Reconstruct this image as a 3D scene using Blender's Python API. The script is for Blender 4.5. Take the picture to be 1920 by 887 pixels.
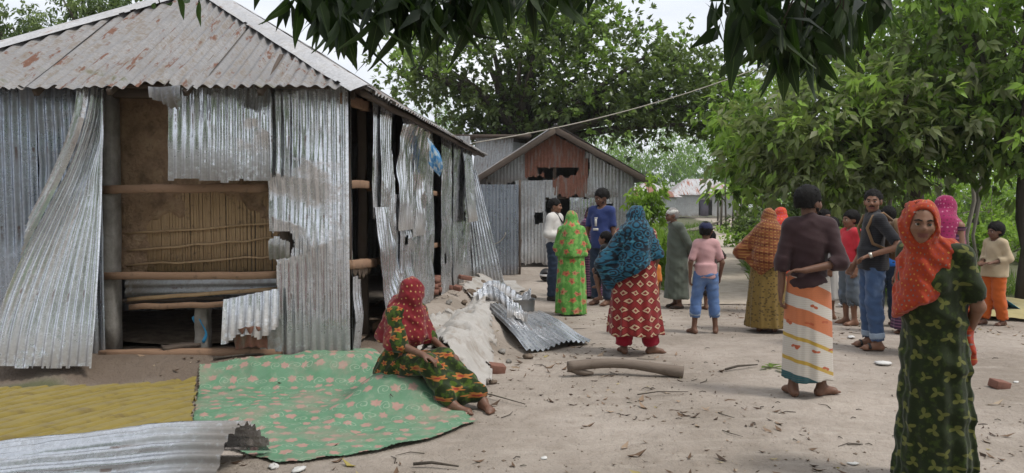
import bpy, math, random
import numpy as np
from mathutils import Vector, Matrix
for _o in list(bpy.data.objects): bpy.data.objects.remove(_o)
scene = bpy.context.scene
C = scene.collection
R = math.radians
PI = math.pi
# ------------------------------------------------------------------ camera
F_PX = 1400.0
PITCH = math.atan((443.5 - 383) / F_PX)
CAMZ = 1.55
cam_d = bpy.data.cameras.new('camera'); cam = bpy.data.objects.new('camera', cam_d); C.objects.link(cam)
cam.location = (0, 0, CAMZ); cam.rotation_euler = (PI / 2 - PITCH, 0, 0)
cam_d.sensor_width = 36; cam_d.lens = 36 * F_PX / 1920; cam_d.clip_start = 0.05; cam_d.clip_end = 2000
scene.camera = cam
# ------------------------------------------------------------------ sky and sun (overcast day)
SUN_EL, SUN_AZ = R(60), R(115)          # azimuth from +Y towards +X
world = bpy.data.worlds.new('World'); scene.world = world; world.use_nodes = True
_nt = world.node_tree; _nt.nodes.clear()
_n = lambda t: _nt.nodes.new(t)
_sky = _n('ShaderNodeTexSky'); _sky.sky_type = 'NISHITA'; _sky.sun_disc = False
_sky.sun_elevation = SUN_EL; _sky.sun_rotation = SUN_AZ; _sky.dust_density = 4.0; _sky.air_density = 1.0
_tc = _n('ShaderNodeTexCoord'); _map = _n('ShaderNodeMapping'); _map.inputs['Scale'].default_value = (1, 1, 2.6)
_nz = _n('ShaderNodeTexNoise'); _nz.inputs['Scale'].default_value = 3.2; _nz.inputs['Detail'].default_value = 7; _nz.inputs['Roughness'].default_value = .55
_rp = _n('ShaderNodeValToRGB'); _rp.color_ramp.elements[0].position = .38; _rp.color_ramp.elements[1].position = .66
_rp.color_ramp.elements[0].color = (5.5, 5.8, 6.3, 1); _rp.color_ramp.elements[1].color = (7.2, 7.3, 7.5, 1)
_mx = _n('ShaderNodeMix'); _mx.data_type = 'RGBA'; _mx.inputs['Factor'].default_value = .88
_bg = _n('ShaderNodeBackground'); _bg.inputs['Strength'].default_value = .105
_wo = _n('ShaderNodeOutputWorld')
L = _nt.links.new
L(_tc.outputs['Generated'], _map.inputs['Vector']); L(_map.outputs['Vector'], _nz.inputs['Vector'])
L(_nz.outputs['Fac'], _rp.inputs['Fac']); L(_sky.outputs['Color'], _mx.inputs['A']); L(_rp.outputs['Color'], _mx.inputs['B'])
L(_mx.outputs['Result'], _bg.inputs['Color']); L(_bg.outputs['Background'], _wo.inputs['Surface'])
sun_d = bpy.data.lights.new('sun', 'SUN'); sun_d.energy = 1.5; sun_d.angle = R(10); sun_d.color = (1.0, .96, .9)
sun = bpy.data.objects.new('sun', sun_d); C.objects.link(sun)
_sd = Vector((math.sin(SUN_AZ) * math.cos(SUN_EL), math.cos(SUN_AZ) * math.cos(SUN_EL), math.sin(SUN_EL)))
sun.rotation_euler = (-_sd).to_track_quat('-Z', 'Y').to_euler(); sun.location = _sd * 60
vs = scene.view_settings; vs.view_transform = 'Standard'; vs.look = 'None'; vs.exposure = 0.68; vs.gamma = 1; vs.use_curve_mapping = False
scene.cycles.use_denoising = True; scene.cycles.max_bounces = 8; scene.cycles.transparent_max_bounces = 8

# ------------------------------------------------------------------ helpers
def at(px, py, Y):
    """world point seen at photo pixel (px, py) whose world depth is Y"""
    a, b = (px - 960) / F_PX, (443.5 - py) / F_PX
    dy = math.cos(PITCH) + b * math.sin(PITCH); dz = -math.sin(PITCH) + b * math.cos(PITCH)
    t = Y / dy
    return Vector((a * t, Y, CAMZ + dz * t))
def gnd(px, py, z=0.0):
    b = (443.5 - py) / F_PX
    dy = math.cos(PITCH) + b * math.sin(PITCH); dz = -math.sin(PITCH) + b * math.cos(PITCH)
    t = (z - CAMZ) / dz
    return Vector(((px - 960) / F_PX * t, dy * t, z))
def _hash(ix, iy, seed):
    h = (ix.astype(np.int64) * 374761393 + iy.astype(np.int64) * 668265263 + seed * 1442695041) & 0xffffffff
    h = ((h ^ (h >> 13)) * 1274126177) & 0xffffffff
    return ((h ^ (h >> 16)) & 0xffff) / 65535.0
def vn(x, y, seed=0):
    x = np.asarray(x, float); y = np.asarray(y, float)
    ix, iy = np.floor(x), np.floor(y); fx, fy = x - ix, y - iy
    fx = fx * fx * (3 - 2 * fx); fy = fy * fy * (3 - 2 * fy)
    ix = ix.astype(np.int64); iy = iy.astype(np.int64)
    a, b = _hash(ix, iy, seed), _hash(ix + 1, iy, seed); c, d = _hash(ix, iy + 1, seed), _hash(ix + 1, iy + 1, seed)
    return (a * (1 - fx) + b * fx) * (1 - fy) + (c * (1 - fx) + d * fx) * fy
def fbm(x, y, seed=0, oct=4):
    s = 0; a = .5; t = 0
    for i in range(oct):
        s = s + a * vn(x, y, seed + i * 17); t += a; x = x * 2.03; y = y * 2.03; a *= .5
    return s / t
def ridge(x, y, seed=0, oct=3):
    s = 0; a = .5; t = 0
    for i in range(oct):
        s = s + a * (1 - np.abs(2 * vn(x, y, seed + i * 31) - 1)); t += a; x = x * 2.1; y = y * 2.1; a *= .5
    return s / t
def sstep(a, b, x):
    t = np.clip((np.asarray(x, float) - a) / (b - a), 0, 1); return t * t * (3 - 2 * t)

def link(name, me, mat=None, parent=None, loc=None):
    o = bpy.data.objects.new(name, me); C.objects.link(o)
    if mat is not None and me is not None:
        for m in (mat if isinstance(mat, (list, tuple)) else [mat]): me.materials.append(m)
    if parent is not None: o.parent = parent
    if loc is not None: o.location = loc
    return o
def tag(o, label=None, cat=None, group=None, kind=None):
    for k, v in (('label', label), ('category', cat), ('group', group), ('kind', kind)):
        if v: o[k] = v
    return o
def thing(name, label, cat, loc=(0, 0, 0), rz=0, group=None):
    o = bpy.data.objects.new(name, None); C.objects.link(o); o.location = loc; o.rotation_euler = (0, 0, rz)
    o.empty_display_size = .2
    return tag(o, label, cat, group)
def npmesh(name, V, Q, smooth=True, pat=None, rnd=None, mi=None):
    """mesh from numpy verts (n,3) and faces (m,3|4); pat/rnd are per-vertex attributes"""
    V = np.ascontiguousarray(V, np.float32); Q = np.ascontiguousarray(Q, np.int32)
    me = bpy.data.meshes.new(name); n, k = Q.shape
    me.vertices.add(len(V)); me.vertices.foreach_set('co', V.ravel())
    me.loops.add(n * k); me.loops.foreach_set('vertex_index', Q.ravel())
    me.polygons.add(n); me.polygons.foreach_set('loop_start', np.arange(0, n * k, k, dtype=np.int32))
    if mi is not None: me.polygons.foreach_set('material_index', np.ascontiguousarray(mi, np.int32))
    me.update(calc_edges=True)
    if smooth: me.polygons.foreach_set('use_smooth', np.ones(n, bool))
    if pat is not None:
        a = me.attributes.new('pat', 'FLOAT_VECTOR', 'POINT'); a.data.foreach_set('vector', np.ascontiguousarray(pat, np.float32).ravel())
    if rnd is not None:
        a = me.attributes.new('rnd', 'FLOAT', 'POINT'); a.data.foreach_set('value', np.ascontiguousarray(rnd, np.float32).ravel())
    me.validate(clean_customdata=False)
    return me
def gridmesh(name, P, keep=None, pat=None, smooth=True, thick=0):
    n, m, _ = P.shape
    idx = np.arange(n * m).reshape(n, m)
    Q = np.stack([idx[:-1, :-1], idx[1:, :-1], idx[1:, 1:], idx[:-1, 1:]], -1).reshape(-1, 4)
    if keep is not None: Q = Q[keep.reshape(-1)]
    V = P.reshape(-1, 3)
    if thick:
        nr = np.cross(np.gradient(P, axis=0), np.gradient(P, axis=1)); nr /= np.linalg.norm(nr, axis=-1, keepdims=True) + 1e-9
        V2 = (P - nr * thick).reshape(-1, 3); off = len(V)
        e = np.concatenate([Q[:, [0, 1]], Q[:, [1, 2]], Q[:, [2, 3]], Q[:, [3, 0]]])
        key = np.sort(e, 1); key = key[:, 0].astype(np.int64) * off + key[:, 1]
        u, inv, cnt = np.unique(key, return_inverse=True, return_counts=True)
        b = e[cnt[inv] == 1]
        side = np.stack([b[:, 1], b[:, 0], b[:, 0] + off, b[:, 1] + off], 1)
        Q = np.concatenate([Q, Q[:, ::-1] + off, side]); V = np.concatenate([V, V2])
        if pat is not None: pat = np.concatenate([pat.reshape(-1, 3)] * 2)
    used = np.unique(Q); rem = np.zeros(len(V), np.int64); rem[used] = np.arange(len(used))
    return npmesh(name, V[used], rem[Q], smooth, None if pat is None else np.asarray(pat).reshape(-1, 3)[used])
def bez(name, boxes, bev=.004):
    """one mesh of bevel-less boxes given as (centre, size, rot_euler) with slightly uneven corners"""
    V = []; Q = []
    base = np.array([[-1,-1,-1],[1,-1,-1],[1,1,-1],[-1,1,-1],[-1,-1,1],[1,-1,1],[1,1,1],[-1,1,1]], float) * .5
    fq = np.array([[0,3,2,1],[4,5,6,7],[0,1,5,4],[1,2,6,5],[2,3,7,6],[3,0,4,7]])
    for c, s, r in boxes:
        m = np.array(Matrix.Identity(3) if r is None else __import__('mathutils').Euler(r).to_matrix())
        Q.append(fq + 8 * len(V)); V.append((base * np.array(s)) @ m.T + np.array(c))
    return npmesh(name, np.concatenate(V), np.concatenate(Q), smooth=False)
def beam(name, a, b, w, h, mat, parent=None, seed=0, wob=.006, up=(0, 0, 1), n=10):
    """a sawn, slightly crooked timber from a to b with bevelled, uneven edges"""
    a, b = np.array(a, float), np.array(b, float); d = b - a; Ln = np.linalg.norm(d); d /= Ln
    upv = np.array(up, float); s = np.cross(d, upv); s /= np.linalg.norm(s); t = np.cross(s, d)
    c = .18
    prof = np.array([[-1,-1+c],[-1,1-c],[-1+c,1],[1-c,1],[1,1-c],[1,-1+c],[1-c,-1],[-1+c,-1]]) * .5
    rng = np.random.RandomState(seed + 5); k = len(prof); V = []
    tt = np.linspace(0, 1, n)
    for i, f in enumerate(tt):
        off = wob * (rng.rand(2) - .5) * 2
        p = prof * np.array([w, h]) * (1 + .06 * (rng.rand(k, 1) - .5)) + off
        V.append(a + d * Ln * f + p[:, :1] * s + p[:, 1:] * t)
    V = np.concatenate(V); Q = []
    for i in range(n - 1):
        for j in range(k): Q.append([i*k+j, i*k+(j+1)%k, (i+1)*k+(j+1)%k, (i+1)*k+j])
    for base, rev in ((0, False), ((n-1)*k, True)):
        for q in ([0,1,2,3],[0,3,4,7],[7,4,5,6]):
            q = [base + x for x in q]; Q.append(q[::-1] if not rev else q)
    pat = np.stack([np.repeat(tt * Ln, k), np.tile(np.linspace(0, w, k), n), np.full(n*k, seed * .37)], 1)
    return link(name, npmesh(name, V, np.array(Q)[:, ::-1], smooth=False, pat=pat), mat, parent)
def tube(pts, radii, k=8, seed=0, rough=0.0, cap=True):
    """verts, quads of a tapered tube through pts"""
    P = np.array(pts, float); n = len(P); rad = np.broadcast_to(np.array(radii, float), (n,)).copy()
    T = np.gradient(P, axis=0); T /= np.linalg.norm(T, axis=1, keepdims=True) + 1e-9
    ref = np.array([0, 0, 1.]) if abs(T[0, 2]) < .9 else np.array([1., 0, 0])
    rng = np.random.RandomState(seed); V = []; s = np.cross(T[0], ref); s /= np.linalg.norm(s)
    ang = np.linspace(0, 2 * PI, k, endpoint=False); lump = rng.rand(k) - .5
    for i in range(n):
        s = s - T[i] * np.dot(s, T[i]); s /= np.linalg.norm(s) + 1e-9; t = np.cross(T[i], s)
        r = rad[i] * (1 + rough * (lump + rng.rand(k) - .5))
        V.append(P[i] + (np.cos(ang) * r)[:, None] * s + (np.sin(ang) * r)[:, None] * t)
    if cap:
        V = [np.repeat(P[:1], k, 0)] + V + [np.repeat(P[-1:], k, 0)]; n += 2
    V = np.concatenate(V); i = np.arange(n - 1)[:, None] * k; j = np.arange(k)[None, :]
    Q = np.stack([i + j, i + (j + 1) % k, i + k + (j + 1) % k, i + k + j], -1).reshape(-1, 4)
    return V, Q
def merge(parts):
    V = []; Q = []; o = 0
    for v, q in parts: V.append(v); Q.append(q + o); o += len(v)
    return np.concatenate(V), np.concatenate(Q)
def tubeobj(name, pts, radii, mat, parent=None, k=8, seed=0, rough=0.0):
    v, q = tube(pts, radii, k, seed, rough); return link(name, npmesh(name, v, q), mat, parent)

# ------------------------------------------------------------------ material helpers
class S:
    def __init__(s, g, k): s.g = g; s.k = k
    def _b(s, op, o, rev=False): return s.g.math(op, o, s) if rev else s.g.math(op, s, o)
    def __add__(s, o): return s._b('ADD', o)
    def __radd__(s, o): return s._b('ADD', o)
    def __sub__(s, o): return s._b('SUBTRACT', o)
    def __rsub__(s, o): return s._b('SUBTRACT', o, True)
    def __mul__(s, o): return s._b('MULTIPLY', o)
    def __rmul__(s, o): return s._b('MULTIPLY', o)
    def __truediv__(s, o): return s._b('DIVIDE', o)
class G:
    def __init__(s, m): s.nt = m.node_tree; s.nt.nodes.clear(); s.out = s.nt.nodes.new('ShaderNodeOutputMaterial')
    def node(s, t): return s.nt.nodes.new(t)
    def put(s, sock, v):
        if isinstance(v, S): s.nt.links.new(v.k, sock)
        elif isinstance(v, (tuple, list)): sock.default_value = tuple(v) + ((1,) if len(v) == 3 and sock.type == 'RGBA' else ())
        else: sock.default_value = v
    def math(s, op, a, b=0.0, c=None, clamp=False):
        n = s.node('ShaderNodeMath'); n.operation = op; n.use_clamp = clamp; s.put(n.inputs[0], a); s.put(n.inputs[1], b)
        if c is not None: s.put(n.inputs[2], c)
        return S(s, n.outputs[0])
    def obj(s): return S(s, s.node('ShaderNodeTexCoord').outputs['Object'])
    def pos(s): return S(s, s.node('ShaderNodeNewGeometry').outputs['Position'])
    def attr(s, name, out='Vector'):
        n = s.node('ShaderNodeAttribute'); n.attribute_name = name; return S(s, n.outputs[out])
    def orand(s): return S(s, s.node('ShaderNodeObjectInfo').outputs['Random'])
    def map(s, v, scale=(1, 1, 1), loc=(0, 0, 0), rot=(0, 0, 0)):
        n = s.node('ShaderNodeMapping'); s.put(n.inputs['Vector'], v); n.inputs['Scale'].default_value = scale
        n.inputs['Location'].default_value = loc; n.inputs['Rotation'].default_value = rot; return S(s, n.outputs[0])
    def sep(s, v):
        n = s.node('ShaderNodeSeparateXYZ'); s.put(n.inputs[0], v); return [S(s, o) for o in n.outputs]
    def comb(s, x, y, z=0.0):
        n = s.node('ShaderNodeCombineXYZ'); [s.put(i, v) for i, v in zip(n.inputs, (x, y, z))]; return S(s, n.outputs[0])
    def noise(s, v, scale=5, detail=4, rough=.55, dist=0.0, out='Fac'):
        n = s.node('ShaderNodeTexNoise'); s.put(n.inputs['Vector'], v); n.inputs['Scale'].default_value = scale
        n.inputs['Detail'].default_value = detail; n.inputs['Roughness'].default_value = rough; n.inputs['Distortion'].default_value = dist
        return S(s, n.outputs[out])
    def vor(s, v, scale=5, feat='F1', out='Distance', rnd=1.0):
        n = s.node('ShaderNodeTexVoronoi'); n.feature = feat; s.put(n.inputs['Vector'], v); n.inputs['Scale'].default_value = scale
        n.inputs['Randomness'].default_value = rnd; return S(s, n.outputs[out])
    def ramp(s, f, stops, interp='LINEAR'):
        n = s.node('ShaderNodeValToRGB'); s.put(n.inputs['Fac'], f); cr = n.color_ramp; cr.interpolation = interp
        while len(cr.elements) < len(stops): cr.elements.new(.5)
        for e, (p, c) in zip(cr.elements, stops): e.position = p; e.color = (c, c, c, 1) if isinstance(c, (int, float)) else tuple(c) + (1,)
        return S(s, n.outputs['Color'])
    def mix(s, f, a, b, mode='MIX'):
        n = s.node('ShaderNodeMix'); n.data_type = 'RGBA'; n.blend_type = mode; n.clamp_factor = True
        s.put(n.inputs['Factor'], f); s.put(n.inputs[6], a); s.put(n.inputs[7], b); return S(s, n.outputs[2])
    def step(s, f, a, b):
        n = s.node('ShaderNodeMapRange'); n.interpolation_type = 'SMOOTHSTEP'; s.put(n.inputs['Value'], f)
        n.inputs['From Min'].default_value = a; n.inputs['From Max'].default_value = b
        n.inputs['To Min'].default_value = 0; n.inputs['To Max'].default_value = 1
        if a > b:
            n.inputs['From Min'].default_value = b; n.inputs['From Max'].default_value = a
            n.inputs['To Min'].default_value = 1; n.inputs['To Max'].default_value = 0
        return S(s, n.outputs['Result'])
    def bump(s, h, strength=.3, dist=.01, nrm=None):
        n = s.node('ShaderNodeBump'); n.inputs['Strength'].default_value = strength; n.inputs['Distance'].default_value = dist
        s.put(n.inputs['Height'], h)
        if nrm is not None: s.put(n.inputs['Normal'], nrm)
        return S(s, n.outputs['Normal'])
    def bsdf(s, col, rough=.8, metal=0.0, nrm=None, spec=.3, sheen=0, trans=None, sss=0):
        n = s.node('ShaderNodeBsdfPrincipled'); s.put(n.inputs['Base Color'], col); s.put(n.inputs['Roughness'], rough)
        s.put(n.inputs['Metallic'], metal); s.put(n.inputs['Specular IOR Level'], spec)
        if sheen: n.inputs['Sheen Weight'].default_value = sheen; n.inputs['Sheen Roughness'].default_value = .5
        if sss:
            n.inputs['Subsurface Weight'].default_value = sss; n.inputs['Subsurface Radius'].default_value = (.012, .005, .003); n.inputs['Subsurface Scale'].default_value = 1
        if nrm is not None: s.put(n.inputs['Normal'], nrm)
        sh = n.outputs[0]
        if trans:
            t = s.node('ShaderNodeBsdfTranslucent'); s.put(t.inputs['Color'], trans[1])
            m = s.node('ShaderNodeMixShader'); m.inputs[0].default_value = trans[0]; s.nt.links.new(sh, m.inputs[1]); s.nt.links.new(t.outputs[0], m.inputs[2]); sh = m.outputs[0]
        s.nt.links.new(sh, s.out.inputs['Surface'])
def mat(name):
    def deco(fn):
        m = bpy.data.materials.new(name); m.use_nodes = True; fn(G(m)); return m
    return deco
# ------------------------------------------------------------------ materials
@mat('packed_earth')
def M_ground(g):
    p = g.pos(); n1 = g.noise(p, .55, 5, .6); n2 = g.noise(p, 6, 6, .65); n3 = g.noise(p, 60, 3, .6)
    sand = g.mix(g.step(n1, .36, .66), (.26, .222, .185), (.38, .33, .285))
    sand = g.mix(g.step(n2, .45, .8) * .5, sand, (.19, .15, .115))
    damp = g.step(g.noise(g.map(p, (1, 1, 1), (7.3, 2.1, 0)), 1.1, 4, .6), .62, .8)
    sand = g.mix(damp * .55, sand, (.20, .16, .125)); sw = g.noise(g.map(p, (1.2, 5, 1), (0, 0, 0), (0, 0, .5)), 1.6, 5, .65); sand = g.mix(g.step(sw, .5, .72) * .4, sand, (.45, .40, .345))
    sand = g.mix(g.step(n3, .6, .78) * .35, sand, (.16, .12, .09))
    peb = g.step(g.vor(p, 55, rnd=1), .16, .08) * g.step(g.noise(p, 2.2, 2), .5, .62)
    sand = g.mix(peb * .6, sand, (.36, .32, .28))
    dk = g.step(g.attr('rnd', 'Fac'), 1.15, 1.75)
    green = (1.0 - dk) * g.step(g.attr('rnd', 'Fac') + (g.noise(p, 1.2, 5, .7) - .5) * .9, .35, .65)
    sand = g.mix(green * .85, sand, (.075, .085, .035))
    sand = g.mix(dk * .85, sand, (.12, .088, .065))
    h = n2 * .9 + n3 * .25 + g.noise(p, 18, 4, .6, .5) * .6 + peb * .25 + g.vor(p, 3.6, 'SMOOTH_F1') * .7
    g.bsdf(sand, .95, 0, g.bump(h, .8, .045), .15)
@mat('path_sand')
def M_path(g):
    p = g.pos(); n2 = g.noise(p, 4, 6, .65); n3 = g.noise(p, 45, 3, .6)
    sand = g.mix(g.step(n2, .3, .7), (.33, .28, .225), (.44, .38, .315))
    g.bsdf(sand, .95, 0, g.bump(n2 + n3 * .3, .5, .03), .15)
@mat('mud')
def M_mud(g):
    p = g.obj(); n = g.noise(p, 9, 6, .65); n2 = g.noise(p, 40, 4, .6)
    c = g.ramp(n, [(.3, (.10, .075, .055)), (.55, (.19, .145, .11)), (.75, (.27, .22, .17))])
    g.bsdf(c, .95, 0, g.bump(n + n2 * .4, .7, .03), .15)
def galv(name, tone=(.56, .58, .61), rough=.34, metal=.85, dirt=.3, rust=0.0, rustc=(.20, .075, .035), white=.0, moss=0.0, stain=1.0):
    @mat(name)
    def m(g):
        v = g.attr('pat'); u, w, _ = g.sep(v); r = g.orand()
        vv = g.comb(u + r * 7.0, w + r * 3.0, r * 9.0)
        sp = g.vor(vv, 70, out='Color'); spx = g.sep(sp)[0]
        streak = g.noise(g.map(vv, (9, 1.1, 1)), 2.2, 5, .6); big = g.noise(vv, 1.7, 4, .6); fine = g.noise(vv, 22, 4, .65)
        t = np.array(tone)
        col = g.mix(spx, tuple(t * .86), tuple(np.minimum(t * 1.12, .9)))
        col = g.mix(g.step(big, .35, .72) * .6, col, tuple(t * .72))
        ox = g.step(streak, .44, .68)
        col = g.mix(ox * (.35 + white), col, tuple(np.minimum(t * .95 + .06, .5)))
        d = g.step(streak * .6 + fine * .5, .52, .68)
        low = g.step(w, .42 + .05, .0) * g.step(fine + big, .75, 1.05)
        dd = g.math('MAXIMUM', d * dirt, low * .75 * stain)
        col = g.mix(dd, col, (.17, .135, .10))
        rs = None
        if rust:
            rn = g.noise(g.map(vv, (5.0, .8, 1), (3, 5, 1)), 2.2, 6, .68)
            rs = g.step(rn, .72 - .32 * rust, .78 - .32 * rust)
            rc = g.mix(fine, tuple(np.array(rustc) * .6), tuple(np.array(rustc) * 1.5))
            col = g.mix(rs, col, rc)
        nu = g.math('ABSOLUTE', g.math('FRACT', u / .152) - .5); nv = g.math('FRACT', w / .71 + r * .3)
        nail = g.step(nu, .07, .03) * g.step(nv, .72, .96) * g.step(nv, .995, .97) * g.step(fine + streak * .5, .62, .8)
        col = g.mix(nail * .75, col, (.13, .065, .04)); dd = g.math('MAXIMUM', dd, nail * .7)
        if moss:
            ms = g.step(g.noise(vv, 3.5, 5, .7), .56, .72) * g.step(w, .9, .05) * moss
            col = g.mix(ms, col, (.10, .105, .05))
            dd = g.math('MAXIMUM', dd, ms)
        rr = g.math('ADD', fine * .14 + (rough - .07), dd * .45 + ox * .12, clamp=True)
        me = g.math('SUBTRACT', metal, dd * .7 + ox * (.12 + white * .5), clamp=True)
        if rs is not None:
            rr = g.math('ADD', rr, rs * .5, clamp=True); me = g.math('SUBTRACT', me, rs * .9, clamp=True)
        h = fine * .12 + g.noise(g.map(vv, (1, .55, 1)), 5, 3, .5, .8) * 1.0
        g.bsdf(col, rr, me, g.bump(h, .5, .018), .4)
    return m
M_galv = galv('galvanised_iron', (.58, .60, .63), .22, .86, dirt=.18)
M_galvblue = galv('galvanised_iron_dull', (.36, .40, .46), .27, .88, dirt=.24)
M_galvbright = galv('galvanised_iron_bright', (.66, .68, .71), .17, .88, dirt=.08, stain=.9)
M_galvold = galv('weathered_iron', (.50, .51, .52), .42, .55, dirt=.45, rust=.12, white=.2)
M_galvgrey = galv('old_grey_iron', (.40, .41, .42), .5, .4, dirt=.45, rust=.25, white=.2)
M_roof = galv('weathered_roof_iron', (.235, .23, .23), .58, .25, dirt=.65, rust=.46, rustc=(.14, .072, .05), white=.05, moss=.9, stain=.0)
M_flash = galv('ridge_flashing', (.46, .46, .47), .55, .3, dirt=.3, rust=.22, white=.3, stain=0)
M_rust = galv('rusty_iron', (.27, .18, .155), .75, .15, dirt=.35, rust=.95, rustc=(.225, .105, .075), white=0)
M_rustroof = galv('rusty_roof_iron', (.46, .46, .47), .6, .2, dirt=.3, rust=.62, rustc=(.26, .10, .06), white=.3, stain=0)
def timber(name, a, b, sc=1.0):
    @mat(name)
    def m(g):
        v = g.attr('pat'); u, w, r = g.sep(v); vv = g.comb(u * 2.0 + r * 3, w * 40.0, r)
        n = g.noise(vv, 1.6 * sc, 6, .65, .4); f = g.noise(g.obj(), 14, 5, .65)
        c = g.mix(n, a, b); c = g.mix(g.step(f, .55, .72) * .65, c, (.09, .065, .045))
        g.bsdf(c, .85, 0, g.bump(n + f * .6, .5, .008), .25)
    return m
M_wood = timber('raw_timber', (.16, .095, .06), (.34, .215, .14))
M_wooddark = timber('dark_timber', (.05, .038, .03), (.13, .10, .08))
M_bamboo = timber('split_bamboo', (.24, .155, .085), (.46, .32, .19), 1.5)
@mat('mud_plaster')
def M_plaster(g):
    p = g.obj(); n = g.noise(p, 5, 6, .65); f = g.noise(p, 28, 5, .65)
    c = g.ramp(n, [(.3, (.15, .10, .065)), (.5, (.30, .20, .13)), (.7, (.40, .285, .185))])
    c = g.mix(g.step(f, .54, .72) * .55, c, (.11, .075, .05))
    g.bsdf(c, .95, 0, g.bump(f + n * .6, .9, .03), .15)
@mat('concrete')
def M_conc(g):
    p = g.obj(); n = g.noise(p, 7, 6, .65); f = g.noise(p, 50, 3, .6)
    c = g.ramp(n, [(.3, (.15, .135, .12)), (.55, (.24, .225, .205)), (.75, (.31, .295, .275))])
    g.bsdf(c, .9, 0, g.bump(f + n, .4, .01), .2)
@mat('bark')
def M_bark(g):
    p = g.obj(); n = g.noise(g.map(p, (1, 1, .22)), 14, 6, .7); b = g.noise(p, 2.5, 4, .6)
    c = g.mix(n, (.035, .028, .022), (.13, .11, .09)); c = g.mix(g.step(b, .5, .68) * .5, c, (.10, .11, .065))
    g.bsdf(c, .95, 0, g.bump(n, .8, .03), .15)
@mat('pale_bark')
def M_barkpale(g):
    p = g.obj(); n = g.noise(g.map(p, (1, 1, .3)), 16, 5, .7)
    g.bsdf(g.mix(n, (.14, .12, .09), (.33, .30, .25)), .9, 0, g.bump(n, .5, .02), .15)
def leaf(name, stops, trans=.3, tcol=(.16, .26, .03), rough=.42, spec=.4, dust=0.0):
    @mat(name)
    def m(g):
        r = g.attr('rnd', 'Fac'); c = g.ramp(r, stops)
        if dust:
            d = g.step(g.noise(g.pos(), 1.3, 3), .42, .62) * dust
            c = g.mix(d, c, (.23, .225, .165))
        g.bsdf(c, rough, 0, None, spec, trans=(trans, g.mix(.5, c, tcol)))
    return m
M_lf_jack = leaf('jackfruit_leaf', [(0, (.06, .085, .035)), (.45, (.12, .16, .06)), (.8, (.17, .22, .075)), (.96, (.24, .38, .07))], .42, (.18, .28, .03), .36, .5)
M_lf_mango = leaf('dusty_mango_leaf', [(0, (.10, .13, .045)), (.4, (.165, .205, .075)), (.75, (.23, .27, .10)), (.9, (.25, .42, .06)), (1, (.32, .50, .08))], .48, (.2, .3, .04), .5, .3, dust=.55)
M_lf_mangofar = leaf('mango_leaf', [(0, (.075, .115, .03)), (.5, (.16, .235, .055)), (.85, (.22, .36, .06)), (1, (.30, .48, .07))], .50, (.15, .27, .02), .45, .35)
M_lf_bright = leaf('fresh_green_leaf', [(0, (.11, .19, .025)), (.5, (.20, .33, .04)), (1, (.30, .46, .08))], .5, (.28, .45, .04), .5, .3)
M_lf_far = leaf('far_foliage', [(0, (.10, .18, .04)), (.5, (.17, .29, .06)), (1, (.25, .39, .09))], .45, (.22, .34, .08), .7, .2)
M_lf_dark = leaf('shaded_mango_leaf', [(0, (.010, .018, .010)), (1, (.035, .06, .018))], .22, (.06, .12, .02), .5, .2)  # darker copy of the mango leaf, its shade put into the colour
M_lf_mid = leaf('shrub_leaf', [(0, (.035, .065, .02)), (.5, (.085, .13, .04)), (1, (.18, .24, .08))], .32, (.2, .3, .05), .55, .3)
M_grass = leaf('grass_blade', [(0, (.05, .09, .02)), (.5, (.11, .19, .035)), (1, (.22, .30, .07))], .35, (.2, .34, .04), .6, .25)
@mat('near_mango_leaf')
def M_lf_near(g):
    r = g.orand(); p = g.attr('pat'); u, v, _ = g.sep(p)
    c = g.ramp(r, [(0, (.010, .018, .010)), (.5, (.02, .033, .015)), (1, (.04, .065, .02))])  # very dark greens: shade of the leaf undersides is put into the colour
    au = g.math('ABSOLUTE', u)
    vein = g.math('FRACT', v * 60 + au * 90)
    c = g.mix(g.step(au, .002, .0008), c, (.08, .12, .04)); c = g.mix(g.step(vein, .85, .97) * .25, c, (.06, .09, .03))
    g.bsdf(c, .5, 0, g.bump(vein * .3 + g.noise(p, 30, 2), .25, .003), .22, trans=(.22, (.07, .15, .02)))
@mat('dry_leaf')
def M_dry(g):
    r = g.attr('rnd', 'Fac')
    c = g.ramp(r, [(0, (.055, .035, .024)), (.4, (.15, .095, .06)), (.7, (.27, .19, .13)), (.9, (.38, .31, .23)), (1, (.34, .28, .09))])
    g.bsdf(c, .75, 0, None, .25)
def plain(name, col, rough=.8, spec=.3, nz=.25, sc=20, metal=0):
    @mat(name)
    def m(g):
        p = g.obj(); n = g.noise(p, sc, 5, .6); c = np.array(col)
        g.bsdf(g.mix(n, tuple(c * (1 - nz)), tuple(np.minimum(c * (1 + nz), .95))), rough, metal, g.bump(n, .2, .004), spec)
    return m
M_brick = plain('brick', (.20, .10, .075), .9, .2, .4)
M_white = plain('white_foam', (.58, .57, .55), .7, .3, .1)
M_plasticb = plain('blue_tarpaulin', (.03, .22, .42), .5, .4, .2, 5)
M_cable = plain('rope_fibre', (.36, .33, .28), .9, .2, .3)
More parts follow.
